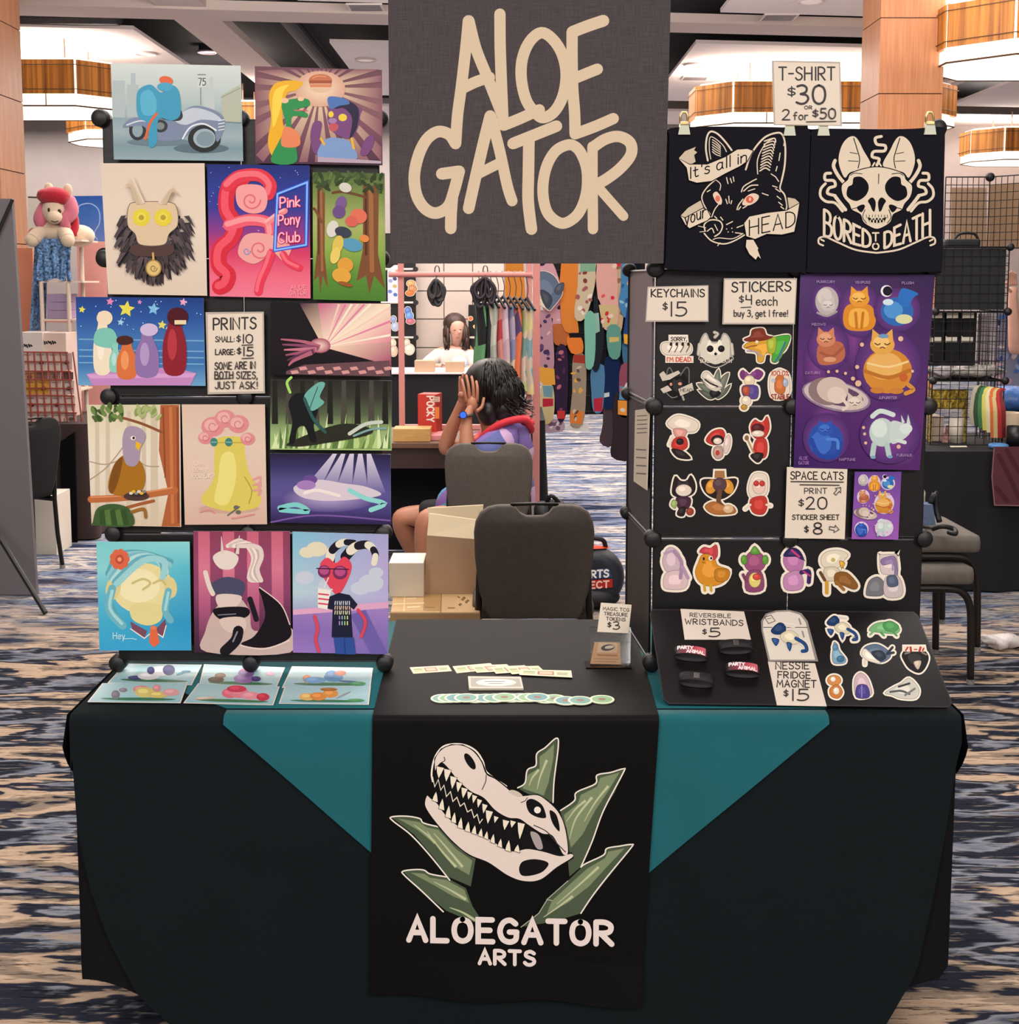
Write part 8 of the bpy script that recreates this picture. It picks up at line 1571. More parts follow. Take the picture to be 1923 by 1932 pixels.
def sock(pts, base, bands, label, lay, dots=None, seed=0):
    a = Art(vplane(Ysk-.006-.011*lay),0); q = [tuple(p) for p in spline(pts, True, 3)]; a.base(q, base, .011*lay)
    for (pp_, c_) in bands: a.poly(pp_, c_)
    if dots:
        rnd = random.Random(seed); xs_ = [p[0] for p in pts]; ys2 = [p[1] for p in pts]
        for k in range(dots[0]):
            x, y = rnd.uniform(min(xs_)+5, max(xs_)-5), rnd.uniform(min(ys2)+5, max(ys2)-8)
            ins = False; n = len(q); j = n-1
            for i in range(n):
                if (q[i][1] > y) != (q[j][1] > y) and x < (q[j][0]-q[i][0])*(y-q[i][1])/(q[j][1]-q[i][1])+q[i][0]: ins = not ins
                j = i
            if ins: a.ell(x, y, rnd.uniform(2,5), rnd.uniform(2,6), rnd.choice(dots[1]), rnd.uniform(0,90), n=10)
    return a.build('sock', CLOTHINK, label=label, cat='sock', group='socks hanging on the aisle rack')
def strip(x0, y0, x1, y1, w_): return [(x0, y0),(x0+w_, y0),(x1+w_, (y0+y1)/2),(x1+w_, y1),(x1, y1),(x0,(y0+y1)/2)]
sock(strip(1018,490,1040,620,22), '#c99aa4', [], 'pink sock with dark plum figures behind the whale sign', 1,(14,['#4a3a5c', '#3a2c4a', '#d8b4b8']),1)
sock([(1060,490),(1092,490),(1094,560),(1090,600),(1092,628),(1082,630),(1060,610)], '#d9823a', [], 'plain orange sock, widest of the rack', 3)
sock([(1094,488),(1124,488),(1122,540),(1104,600),(1084,598),(1090,540)], '#c9b89a', [([(1095,488),(1124,488),(1124,512),(1095,514)], '#7fa88c')], 'cream and wine patterned sock with green cuff', 4,(16,['#7d3a3c', '#e6dccb', '#a0605a']),2)
sock([(1126,492),(1160,492),(1166,560),(1164,615),(1136,618),(1128,560)], '#d8a49a', [([(1130,575),(1165,575),(1163,616),(1137,618)], '#c9b284')], 'rose sock with bright red figure and tan toe', 4,(9,['#c8303c', '#e2c4b8', '#d85a5a']),3)
sock([(1160,488),(1176,488),(1180,540),(1174,618),(1166,620),(1160,560)], '#c4ab86', [([(1156,488),(1174,488),(1174,505),(1158,508)], '#cf3040')], 'tan sock with red cuff', 3,(6,['#8a7050']),4)
sock([(1174,488),(1196,488),(1190,540),(1182,600),(1168,575),(1172,540)], '#4a82b0', [], 'light blue sock with pale shapes', 4,(8,['#8fbcd0', '#d8b48c', '#2f5c8c']),5)
sock([(1188,490),(1198,492),(1198,600),(1190,646),(1180,650),(1176,634),(1186,560)], '#24467c', [([(1177,630),(1192,632),(1186,650),(1178,648)], '#e0a42c')], 'navy sock with yellow toe', 5)
sock([(1014,590),(1038,592),(1044,640),(1044,700),(1018,702),(1012,640)], '#b58a98', [([(1008,690),(1046,696),(1048,726),(1024,726),(1008,700)], '#e0a040')], 'mauve sock with dark figures and yellow toe', 3,(12,['#463458', '#d9aeb0', '#5a4468']),6)
sock([(1044,612),(1070,616),(1072,650),(1048,650),(1044,630)], '#b5683a', [], 'short rust sock between longer ones', 2)
sock([(1070,636),(1096,636),(1100,664),(1078,666)], '#df7d35', [([(1076,628),(1096,628),(1096,637),(1074,637)], '#1c1a20')], 'black sock with orange toe', 4)
sock([(1104,596),(1120,590),(1124,640),(1120,690),(1106,694),(1104,650)], '#79b8a2', [], 'mint sock beside a black one', 5)
sock([(1120,560),(1136,580),(1140,640),(1130,696),(1118,694),(1124,640)], '#23272e', [([(1118,592),(1130,590),(1132,625),(1122,630)], '#8fb8a8')], 'black sock with pale mint panel', 4)
sock([(1146,618),(1170,618),(1170,672),(1150,672)], '#5f9688', [([(1150,636),(1168,636),(1168,644),(1150,646)], '#c8b46a')], 'dull teal sock with yellow stripe', 5)
sock([(1052,655),(1070,660),(1072,740),(1066,790),(1052,790),(1046,720)], '#33233c', [([(1052,775),(1066,775),(1066,790),(1052,790)], '#c83a38')], 'plum sock with red toe', 3,(12,['#8a3f5c', '#4a3058', '#b56a78']),7)
sock([(1082,672),(1104,672),(1106,740),(1100,800),(1076,800),(1080,740)], '#9c8c78', [([(1078,774),(1102,776),(1098,800),(1076,798)], '#df7d35'),([(1082,670),(1104,670),(1104,686),(1082,684)], '#a83c30')], 'taupe figured sock with orange toe and red cuff', 3,(12,['#5c4a48', '#c8b89c', '#e0a848']),8)
sock([(1116,696),(1140,690),(1140,740),(1136,776),(1120,776),(1116,740)], '#4f7fa4', [([(1120,752),(1138,750),(1136,776),(1121,776)], '#b52c40')], 'steel blue sock with crimson toe', 3)
sock([(1142,676),(1168,676),(1168,730),(1158,768),(1140,768),(1142,720)], '#16284e', [([(1140,742),(1150,740),(1150,748),(1140,750)], '#c9cdd0')], 'dark navy sock below the dull teal one', 3)
sock([(1172,690),(1200,690),(1198,750),(1196,786),(1166,782),(1168,740)], '#8a4a5c', [([(1166,755),(1198,757),(1196,786),(1166,782)], '#e0923a'),([(1170,728),(1198,735),(1198,756),(1168,754)], '#5a8cae')], 'wine and blue sock with wide orange toe', 4,(6,['#d9ccc0', '#a86470']),9)
sock([(1022,728),(1044,730),(1044,790),(1022,796)], '#c8b484', [([(1024,728),(1044,728),(1042,750),(1026,748)], '#6f98a4'),([(1024,752),(1044,752),(1044,766),(1024,768)], '#b02c3c')], 'sand sock with blue and red bands', 3)
sock([(1028,796),(1060,792),(1064,812),(1030,816)], '#b59aa8', [], 'folded lilac speckled sock lowest on the rack', 2,(12,['#7a5a70', '#e2d4d8']),10)
sock([(1176,640),(1202,640),(1202,690),(1178,690)], '#3f6e90', [], 'dusty blue sock below the navy one', 3)
sock([(1196,500),(1210,500),(1208,690),(1200,694),(1196,600)], '#15161c', [], 'long black sock at the end of the rack', 3,(5,['#7d98b0', '#c8cdd0']),11)
sock([(1092,800),(1110,800),(1108,812),(1076,812),(1066,806),(1078,800)], '#e0dad4', [], 'white folded sock near the carpet', 2)
# whale sign hung in front of the socks
sticker(vplane(Ysk-.066),[('p', [(998,540),(1004,524),(1022,512),(1044,520),(1056,540),(1060,556),(1042,580),(1034,584),(1010,566)], '#5d6d84'),('p', [(998,536),(1004,526),(1016,545),(1024,570),(1034,584),(1012,572),(1000,556)], '#ddd0ba', 0,0,0,0,0),('p', [(1020,548),(1034,552),(1042,566),(1034,582),(1026,572)], '#3c4450', 0,0,0,0,0),('p', [(1046,548),(1054,536),(1064,534),(1062,548),(1052,556)], '#4a5260', 0,0,0,0,0),('l', [(1004,560),(1000,576),(1008,588)],6,'#d8cbb6')], 'large grey and white whale cut-out hung on the sock rack', name='whale_sign', margin=1.5, lift=.02, cat='sign')
# dark skirted tables along the aisle
sock([(1140,740),(1158,740),(1160,800),(1154,842),(1132,834),(1138,800)], '#4a3a40', [], 'dark plum legging hanging low by the carpet', 2)
sock([(1160,745),(1192,750),(1192,830),(1190,868),(1154,862),(1158,820)], '#33282c', [], 'darkest wide legging hanging lowest on the rack', 4)
booth_table(PY(1004,800,8.3).x-.12, PY(1028,800,8.3).x, 8.2,9.1, .70, BLKCLOTH, 'narrow black draped table behind the seated person')
# ================================================================ LEFT SIDE
Yl = 6.25
t = empty('backdrop_board', (PY(-20,1100, Yl).x, Yl, 0),0,'tall dark grey backdrop board cut off by the picture edge', 'backdrop')
bm = NB(); prism(bm, [PY(-200,372, Yl), PY(22,375, Yl), Vector((PY(69,1115, Yl).x, Yl, .005)), Vector((PY(-200,1115, Yl).x, Yl, .005))],(0, .03,0)); mesh_obj('board', bm, mat('backdrop_fabric', '#6a6468', .8), t)
bm = NB(); cyl(bm, PY(-40,520, Yl-.02), PY(24,376, Yl-.02), .009,8); mesh_obj('edge_strip', bm, HUB, t)
bm = NB(); f0 = PZ(86,1160,0); tube(bm, [PY(-40,950, Yl-.05), f0+Vector((0,0, .01))], .013,8); mesh_obj('leg', bm, HUB, t)
YL2 = PZ(140,800, .745).y
lx0, lx1 = PY(-120,800, YL2).x, PY(166,800, YL2).x
booth_table(lx0, lx1, YL2, YL2+.75, .745, BRNCLOTH, 'brown draped table beyond the black chair')
a = Art(vplane(YL2-.05)); a.base([(112,835),(140,815),(146,1050),(140,1064),(120,1045)], '#0c0b0d', .02); a.build('black_cloth', CLOTHINK, label='black cloth hanging down the front of the brown table', cat='cloth')
flat_box('white_bin', (PY(76,1085, YL2-.35).x, YL2-.4,0),(PY(112,1000, YL2-.35).x, YL2-.15, .36), WHITEC, 'white bin on the carpet behind the black chair', 'bin')
# red wire card rack with cards and boxes
yk = YL2+.12; REDW = mat('red_wire', '#a0483a', .5)
t = empty('card_rack', (PY(90,800, yk).x, yk, .746),0,'red wire rack full of small white and yellow cards', 'card rack')
for (px, py0, py1, dx) in [(40+k*12.2,664,800,6+k*1.4) for k in range(9)]: bm = NB(); cyl(bm, PY(px, py0, yk), PY(px+dx, py1-4, yk), .005,6); mesh_obj('upright_wire', bm, REDW, t)
for py, xr_ in ((664,128),(682,131),(700,134),(716,136),(732,138),(746,140),(762,142),(778,145),(797,150)): bm = NB(); cyl(bm, PY(38, py, yk), PY(xr_, py+1, yk), .005,6); mesh_obj('cross_wire', bm, REDW, t)
bm = NB(); bbox(bm, (PY(40,700, yk).x, yk+.02, .746),(PY(128,700, yk).x, yk+.1, PY(90,790, yk).z)); mesh_obj('base_tray', bm, REDW, t)
rnd = random.Random(21); n_c = 0
for r_, (y0, y1) in enumerate(((666,698),(702,716),(718,744),(748,776),(780,798))):
    for k in range(4):
        x0 = 42+k*24+r_*2; c_ = ['#d9c2b8', '#cfc2ba', '#dcc6bc', '#c9b4b0'][(k+r_) % 4]
        if r_ == 2 and k < 2: c_ = '#d8a23c'
        if r_ == 1: c_ = ['#c98a5a', '#8a6258', '#a08078', '#6a4844'][k]
        a = Art(vplane(yk+.012)); a.base(rectpts(x0, y0, x0+22, y1), c_, .004); a.line([(x0+4, y0+4),(x0+16, y0+4)],1,'#5a4a48')
        if (k+r_) % 2: a.ell(x0+12,(y0+y1)/2+2,5,4,'#6a5450' if r_ != 3 else '#a03a34')
        a.build('pocket_card', INK, label='small card in the red wire rack, %s row, %s from the board' % (('top', 'second', 'third', 'fourth', 'bottom')[r_],('first', 'second', 'third', 'last')[k]), cat='card', group='cards in the red wire rack')
for (x0, x1, y0, y1, lx, ly, lab) in ((34,80,627,664,38,655,'white lettered carton behind the red rack, next to the board'),(79,124,628,665,83,649,'pale pinkish lettered carton behind the red rack, at its open end')):
    yq = yk+.16+(.02 if x0 > 50 else 0); p0, p1 = PY(x0, y1, yq), PY(x1, y0, yq); t = empty('lettered_carton', ((p0.x+p1.x)/2, yq, .746),0, lab, 'box', 'lettered cartons behind the red rack')
    bm = NB(); bbox(bm, (p0.x, yq, .746),(p1.x, yq+.25, p1.z), .003); mesh_obj('carton', bm, mat('carton_white', '#d8cdc6', .7) if x0 < 50 else mat('carton_pink', '#d8bfb4', .7), t)
    a = Art(vplane(yq)); [a.line([(lx+k*4, ly-5+k % 2),(lx+k*4+2, ly-(k % 3))],3,'#1c1718') for k in range(6)]; a.build('lettering', INK, t)
# white shelf frame with sequin cloth, lilac boxes and a plush toy on top
ysf = YL2+.5; WHT = mat('ivory_pipe', '#dcc9b8', .5)
t = empty('shelf_frame', (PY(110,800, ysf).x, ysf, .746),0,'ivory pipe shelf frame on the brown table', 'shelf')
zsh = [PY(110, y, ysf).z for y in (602,530,452)]
for (x, yy) in ((80,0),(131,0),(80, .3),(158, .3)): bm = NB(); q = PY(x, 600, ysf+yy); cyl(bm, (q.x, ysf+yy, .746),(q.x, ysf+yy, zsh[2]), .014,10); mesh_obj('post', bm, WHT, t)
bm = NB(); cyl(bm, PY(76,605, ysf), PY(136,607, ysf), .008,8); mesh_obj('rail', bm, PINK, t)
for z in zsh: bm = NB(); bbox(bm, (PY(78,600, ysf).x, ysf-.01, z-.012),(PY(160,600, ysf).x, ysf+.31, z)); mesh_obj('shelf_board', bm, WHT, t)
bm = NB(); bbox(bm, (PY(78,600, ysf).x, ysf-.01, .90),(PY(140,600, ysf).x, ysf+.31, .912)); mesh_obj('shelf_board', bm, WHT, t)
for k in range(3):
    z0 = zsh[0]+.002+k*.055; flat_box('lilac_box', (PY(86,600, ysf).x, ysf+.03, z0),(PY(123,600, ysf).x, ysf+.25, z0+.053), mat('lilac_card', '#9a86a6', .7), 'lilac box on the ivory shelf, %s of three' % ('lowest', 'middle', 'topmost')[k], 'box', group='lilac boxes on the shelf')
SEQ = mat('blue_sequins', '#5f82ac', .3, metal=.3, noise=.9, nscale=60, bump=.8, bscale=90)
bm = NB()
def fn(u, v): 
    x0s, x1s = PY(74,600, ysf).x, PY(140,600, ysf).x; x = x0s+(x1s-x0s)*u; zz = zsh[2]+.004; zb2 = PY(100,528, ysf).z-.01*math.sin(u*9)
    if v < .3: return Vector((x, ysf+.3-.32*v/.3, zz))
    q = (v-.3)/.7; return Vector((x+.006*math.sin(q*5+u*8), ysf-.02-.012*math.sin(u*28)*q, zz+(zb2-zz)*q))
gridmesh(bm, fn, 40,20)
def fn2(u, v):
    x = PY(78,600, ysf).x-.02-.10*v*(1-u*.4); return Vector((x+.012*math.sin(u*18), ysf-.01+.25*u, zsh[2]+(.86-zsh[2])*v))
gridmesh(bm, fn2,30,16); o = mesh_obj('sequin_cloth', bm, SEQ, smooth=True); tag(o, 'shimmering blue sequin cloth draped over the ivory shelf', 'cloth')
# plush toy
PL = mat('cream_plush', '#dcc3a8', .95, bump=.3, bscale=200, sheen=.4); RH = mat('red_fluff', '#b5152c', .95, bump=.6, bscale=150, sheen=.3); PH = mat('rose_fluff', '#c86a7c', .95, bump=.6, bscale=150, sheen=.3)
yt = ysf+.12; cz = zsh[2]+.005
t = empty('plush_toy', (PY(105,440, yt).x, yt, cz),0,'cream plush toy with fluffy red and rose hair lying on the sequin cloth', 'plush toy')
def pc_(px, py, dy=0): return PY(px, py, yt+dy)
bm = NB(); ball(bm, pc_(104,437),(.12, .13, .085),18); ball(bm, pc_(104,398,-.06),(.082, .085, .095),18); ball(bm, pc_(103,410,-.14),(.05, .05, .045),14)
tube(bm, spline([pc_(88,432,-.05), pc_(72,442,-.12), pc_(62,452,-.16)], False, 4),[.04, .042, .044, .046, .047, .047, .047, .047, .046],12); ball(bm, pc_(61,453,-.16), .046,12)
tube(bm, spline([pc_(118,432,-.05), pc_(124,442,-.12), pc_(128,452,-.16)], False, 4),[.04, .042, .044, .046, .047, .047, .047, .047, .046],12); ball(bm, pc_(128,453,-.16), .046,12); ball(bm, pc_(150,445, .05),(.1, .1, .075),14); ball(bm, pc_(92,356,-.03),(.03, .02, .04),10); ball(bm, pc_(128,358,-.03),(.03, .02, .04),10)
mesh_obj('body', bm, PL, t, smooth=True)
bm = NB(); ball(bm, pc_(101,370,-.08),(.11, .08, .06),16); ball(bm, pc_(86,366,-.10),(.055, .05, .035),12); ball(bm, pc_(116,372,-.09),(.05, .05, .05),12); tube(bm, spline([pc_(132,385,0), pc_(140,415,-.02), pc_(140,446,-.03)], False, 4), .03,10); mesh_obj('fringe', bm, RH, t, smooth=True)
bm = NB(); tube(bm, spline([pc_(84,385,-.05), pc_(76,410,-.08), pc_(80,430,-.1)], False, 4),[.03, .034, .038, .042, .044, .044, .04, .034, .02],10); tube(bm, spline([pc_(128,375,-.04), pc_(134,400,-.06), pc_(122,418,-.1), pc_(128,434,-.1)], False, 4),[.045, .048, .05, .05, .048, .046, .044, .042, .04, .036, .032, .028, .02],10); mesh_obj('locks', bm, PH, t, smooth=True)
for i, (px, py) in enumerate(((93,396),(112,399))): bm = NB(); ball(bm, pc_(px, py, -.138),(.012, .008, .016),10); mesh_obj('eye', bm, mat('eye_dark', '#2a1c1a'), t)
bm = NB(); tube(bm, [pc_(97,417,-.185), pc_(103,419,-.192), pc_(110,417,-.185)], .003,6); mesh_obj('mouth', bm, mat('eye_dark', '#2a1c1a'), t)
# blue poster, white poster and pink boards behind the toy
yp_ = ysf+.7
a = Art(vplane(yp_)); a.base([(128,370),(200,369),(200,455),(130,455)], '#3f6cc0', .01); a.quad_grad([(129,371),(199,370),(199,454),(131,454)],['#2f5cb4', '#4a7ccc', '#6a88d0']); a.line([(148,400),(150,388),(170,384),(186,396),(188,420),(178,440),(184,452)],2,'#a9c8f0', sm=True); a.ell(160,440,10,12,'#e2dccf'); a.ell(165,444,5,8,'#2a3040'); a.build('wall_poster', GLOSS, label='bright blue poster standing behind the plush toy', cat='poster')
a = Art(vplane(yp_+.02)); a.base([(52,372),(130,372),(130,452),(54,452)], '#d9d2c6', .01); a.ell(62,440,9,10,'#c07a6c'); a.line([(54,372),(84,373)],3,'#4a3c30'); a.build('wall_poster', INK, label='pale poster mostly hidden behind the plush toy', cat='poster')
t = empty('pink_board', (PY(170,600, yp_-.08).x, yp_-.08,0),0,'large salmon pink board with round black hole behind the shelf', 'board')
bm = NB(); x0p, x1p = PY(146,500, yp_-.08).x, PY(260,500, yp_-.08).x; bbox(bm, (x0p, yp_-.08,0),(x1p, yp_-.06, PY(170,456, yp_-.08).z)); mesh_obj('panel', bm, mat('salmon_panel', '#f8b0a6', .5), t)
bm = NB(); q = PY(197,483, yp_-.08); cyl(bm, (q.x, yp_-.086, q.z),(q.x, yp_-.08, q.z), .058,24); mesh_obj('round_hole', bm, HUB, t)
bm = NB(); q = PY(70,600, YL2+.9); bbox(bm, (PY(-60,600, YL2+.9).x, YL2+.9,0),(PY(66,600, YL2+.9).x, YL2+.92, PY(60,468, YL2+.9).z)); o = mesh_obj('coral_board', bm, mat('coral_panel', '#e08a66', .5)); tag(o, 'coral board behind the red card rack', 'board')
# ================================================================ RIGHT SIDE
ytr = PZ(1800,852, .75).y; rx0, rx1 = PY(1690,850, ytr).x, PY(2150,850, ytr).x
booth_table(rx0, rx1, ytr, ytr+.8, .75, BLKCLOTH, 'black draped table of the wire grid stall')
a = Art(vplane(ytr-.06),0); a.base([(1876,843),(2010,843),(2010,957),(1876,954),(1871,900)], '#5a343c', .006); 
for pts in ([(1885,860),(1905,900),(1923,940)],[(1900,850),(1923,890)],[(1880,920),(1900,945)]): a.line(pts, 9,'#4a2830', sm=True)
a.line([(1876,846),(1872,900),(1877,953),(2010,956)],2,'#8a6068'); a.build('corner_cloth', CLOTHINK, label='maroon cloth with pale hem over the corner of the black table', cat='cloth')
# wire grid shelving
yg = ytr+.25
WIRE = mat('black_wire', '#141317', .4)
def wire_panel(t, o_, u, v, nu, nv, r=.0022, nm='wire_grid'):
    bm = NB()
    for k in range(nu+1): p = o_+u*(k/nu); cyl(bm, p, p+v, r*(1.6 if k in (0, nu) else 1),5)
    for k in range(nv+1): p = o_+v*(k/nv); cyl(bm, p, p+u, r*(1.6 if k in (0, nv) else 1),5)
    mesh_obj(nm, bm, WIRE, t)
t = empty('wire_shelving', (PY(1830,700, yg).x, yg, .75),0,'black wire grid cube shelving standing on the black table', 'shelving')
zw = [.751] + [PY(1800, y, yg).z for y in (718,588,466)]; xw = [PY(1762,650, yg).x, PY(1898,650, yg).x]
for j in range(3): wire_panel(t, Vector((xw[0], yg, zw[j])), Vector((xw[1]-xw[0],0,0)), Vector((0,0, zw[j+1]-zw[j])),8,7)
for x in xw:
    for j in range(3): wire_panel(t, Vector((x, yg, zw[j])), Vector((0, .36,0)), Vector((0,0, zw[j+1]-zw[j])),8,8)
for j in range(1,4): bm = NB(); bbox(bm, (xw[0], yg, zw[j]-.006),(xw[1], yg+.36, zw[j]-.002)); mesh_obj('shelf', bm, mat('black_shelf', '#0f0e12', .5), t)
bm = NB(); bbox(bm, (xw[0]+.01, yg+.02, zw[2]+.01),(xw[1]-.01, yg+.03, zw[3]-.01)); mesh_obj('cloth_screen', bm, mat('black_screen', '#1a191e', .6, noise=.3, nscale=8), t)
bm = NB(); q0, q1 = PY(1750,690, yg+.09), PY(1843,588, yg+.09); bbox(bm, (q0.x, yg+.085, q0.z),(q1.x, yg+.09, q1.z)); mesh_obj('cloth_screen', bm, mat('black_screen', '#1a191e'), t)
yu = yg+.34; zu = [zw[3]+.001, PY(1830,334, yu).z]; xu = [PY(1783,400, yu).x, PY(1866,400, yu).x]
wire_panel(t, Vector((xu[0], yu, zu[0])), Vector((xu[1]-xu[0],0,0)), Vector((0,0, zu[1]-zu[0])),8,9); wire_panel(t, Vector((xu[1], yu, zu[0])), Vector((.22,-.28,0)), Vector((0,0, zu[1]-zu[0])),10,9)
for x in xw:
    for z in zw[1:]: bm = NB(); ball(bm, (x, yg-.01, z), .022,12); mesh_obj('connector', bm, HUB, t, smooth=True)
bm = NB(); ball(bm, (xu[1], yu, zu[1]), .026,12); mesh_obj('connector', bm, HUB, t, smooth=True)
a = Art(vplane(yu+.12)); a.base([(1796,354),(1862,354),(1862,470),(1794,470)], '#a5856a', .01); a.build('brown_board', INK, label='light brown board behind the wire grid, nearer the shirts', cat='board', group='brown boards behind the wire grid')
a = Art(vplane(yu+.14)); a.base([(1868,350),(1935,345),(1935,470),(1866,470)], '#9c7c5e', .01); a.build('brown_board', INK, label='light brown board behind the angled wire grid', cat='board', group='brown boards behind the wire grid')
for nm, ox in (('brown', 0),): pass
bm = NB(); bbox(bm, PY(1784,466, yg+.1)-Vector((0,0,0)), PY(1852,450, yg+.1)+Vector((0, .18,0)), .015); tube(bm, spline([PY(1800,452, yg+.15), PY(1812,440, yg+.15), PY(1838,440, yg+.15), PY(1846,452, yg+.15)], False, 4), .008,8)
o = mesh_obj('black_case', bm, mat('black_nylon', '#0c0d12')); o.location.z = zw[3]; tag(o, 'flat black case with handle on top of the wire shelving', 'case')
# pouches with white tags hung inside
for r_ in range(2):
    for k in range(3):
        x0, y0 = 1756+k*30+r_*-2,(600,645)[r_]; yq = yg+.05; p0, p1 = PY(x0, y0+36, yq), PY(x0+28, y0, yq)
        t = empty('tagged_pouch', ((p0.x+p1.x)/2, yq, p0.z),0,'black pouch with white tag, %s row, %s from the cat poster' % (('upper', 'lower')[r_],('first', 'second', 'third')[k]), 'pouch', 'tagged black pouches on the wire shelving')
        bm = NB(); bbox(bm, (p0.x, yq, p0.z),(p1.x, yq+.02, p1.z), .006); mesh_obj('pouch', bm, mat('black_velvet', '#121014', .9), t); bm = NB(); q0, q1 = PY(x0+1, y0+1, yq), PY(x0+23, y0-13+r_*2, yq); bbox(bm, (q0.x, yq+.004, q0.z),(q1.x, yq+.008, q1.z)); mesh_obj('tag', bm, WHITEC, t)
a = Art(vplane(yg+.372)); a.base([(1846,592),(1882,592),(1880,705),(1840,705)], '#d6cbd0', .01)
for k in range(6): a.line([(1848+k*6,593),(1846+k*6,704)],1,'#6a6064')
for k in range(9): a.line([(1843,598+k*12),(1881,598+k*12)],1,'#6a6064')
a.build('pale_grid_panel', INK, label='pale gridded panel behind the black pouches', cat='panel')
a = Art(vplane(yg+1.6)); a.base([(1868,585),(1990,580),(1990,728),(1868,728)], '#7d7f96', .02); rnd = random.Random(14)
for k in range(60): a.ell(rnd.uniform(1870,1985), rnd.uniform(588,724), rnd.uniform(3,8), rnd.uniform(3,9), rnd.choice(['#3f4f86', '#c8a4b0', '#d8c8cc', '#4a6aa8', '#2c3458', '#b58a9c', '#8fa4c8']), rnd.uniform(0,90), n=10)
a.build('hanging_fabric', CLOTHINK, label='blue and pink patterned fabric hanging behind the wire shelving', cat='fabric')
# plastic bags on the shelf
PLAS = mat('clear_plastic_bag', '#b9b2aa', .25, noise=.5, nscale=25, bump=.8, bscale=40)
def lump(name, cx, cy, Y, rx, ry, rz_, m, label, cat, zfloor, seed=0, group=None, amp=.25):
    rnd = random.Random(seed); bm = NB(); p = PY(cx, cy, Y); ball(bm, (p.x, Y, zfloor+rz_),(rx, ry, rz_),22); ph = [rnd.uniform(0,6) for _ in range(6)]
    for v in bm.verts:
        d = v.co-Vector((p.x, Y, zfloor+rz_)); f = 1+amp*(math.sin(d.x*60+ph[0])*math.sin(d.z*70+ph[1])+.6*math.sin(d.y*80+d.x*90+ph[2])); v.co = Vector((p.x, Y, zfloor+rz_))+d*f; v.co.z = max(zfloor+.001, v.co.z)
    o = mesh_obj(name, bm, m, smooth=True); return tag(o, label, cat, group)
lump('plastic_bag', 1825,704, yg+.16, .17, .12, .04, PLAS, 'crumpled clear plastic bag on the middle wire shelf', 'bag', zw[1],1)
lump('plastic_bag', 1776,702, yg+.14, .075, .1, .035, mat('milky_plastic', '#a49a9c', .4, bump=.6, bscale=40), 'smaller milky plastic bag on the wire shelf by the cat poster', 'bag', zw[1],2)
flat_box('blue_packet', (PY(1760,690, yg+.28).x, yg+.26, zw[1]),(PY(1776,670, yg+.28).x, yg+.32, zw[1]+.10), mat('blue_packet', '#4f9ac8', .4), 'small light blue packet on the wire shelf', 'packet')
flat_box('dark_tin', (PY(1829,690, yg+.28).x, yg+.26, zw[1]),(PY(1846,676, yg+.28).x, yg+.33, zw[1]+.085), mat('dark_tin', '#3a3e46', .4), 'dark square tin on the wire shelf behind the plastic bag', 'tin')
# gold sequins, white cups, papers on the table top
GOLD = mat('gold_sequins', '#e0b050', .3, metal=.4, noise=.75, nscale=50, bump=1, bscale=70)
bm = NB(); x0g, x1g = PY(1757,740, yg+.12).x, PY(1826,740, yg+.12).x; zg_a, zg_b = PY(1790,772, yg+.12).z, PY(1790,735, yg+.12).z
def fng(u, v): return Vector((x0g+(x1g-x0g)*u, yg+.12-.015*math.sin(u*20+v*4), zg_b+(zg_a-zg_b)*v))
gridmesh(bm, fng, 30,12)
def fng2(u, v): return Vector((x0g+(x1g-x0g)*u, yg+.16+.0*v, zg_b+(zg_a-zg_b)*v+.0))
gridmesh(bm, fng2,10,4); bbox(bm, (x0g, yg+.12, zg_b-.003),(x1g, yg+.16, zg_b)); bbox(bm, (x0g, yg+.12, .751),(x0g+.012, yg+.16, zg_b)); bbox(bm, (x1g-.012, yg+.12, .751),(x1g, yg+.16, zg_b))
o = mesh_obj('gold_stand', bm, GOLD); tag(o, 'glittering gold sequin panel under the wire shelf', 'panel')
def cup(px, pyt, pyb, Y, r, m, label, cat, name, handle=False, taper=.8):
    p = PY(px, pyb, Y); zt_ = PY(px, pyt, Y).z; bm = NB(); c_ = Vector((p.x, Y, .751)); n = 24; prof = [(0, .0),(r*taper, .0),(r, zt_-.751),(r*.9, zt_-.751),(r*taper*.88, .01),(0, .01)]
    rings = [[bm.verts.new(c_+Vector((rr*math.cos(k*2*math.pi/n), rr*math.sin(k*2*math.pi/n), z))) for k in range(n)] for rr, z in prof if rr > 0]
    for A_, B_ in zip(rings[:-1], rings[1:]):
        for k in range(n): bm.faces.new((A_[k], A_[(k+1) % n], B_[(k+1) % n], B_[k]))
    bm.faces.new(rings[0][::-1]); bm.faces.new(rings[-1]); o = mesh_obj(name, bm, m, smooth='auto'); return tag(o, label, cat)
cup(1804,788,826, yg+.1, .042, WHITEC, 'white cup standing under the gold sequins', 'cup', 'white_cup')
cup(1902,778,832, ytr+.5, .07, mat('cream_tub', '#d8c0a4', .5), 'cream tub behind the coloured straps', 'tub', 'cream_tub')
cup(1915,804,846, ytr+.15, .045, mat('black_can', '#121114', .4), 'black cylinder near the maroon cloth', 'can', 'black_can', taper=1.0)
flat_box('tan_case', (PY(1752,826, yg+.2).x, yg+.15, .751),(PY(1776,786, yg+.2).x, yg+.3, PY(1764,784, yg+.2).z), mat('tan_leather', '#b09c8c', .6), 'tan case at the inner end of the black table', 'case')
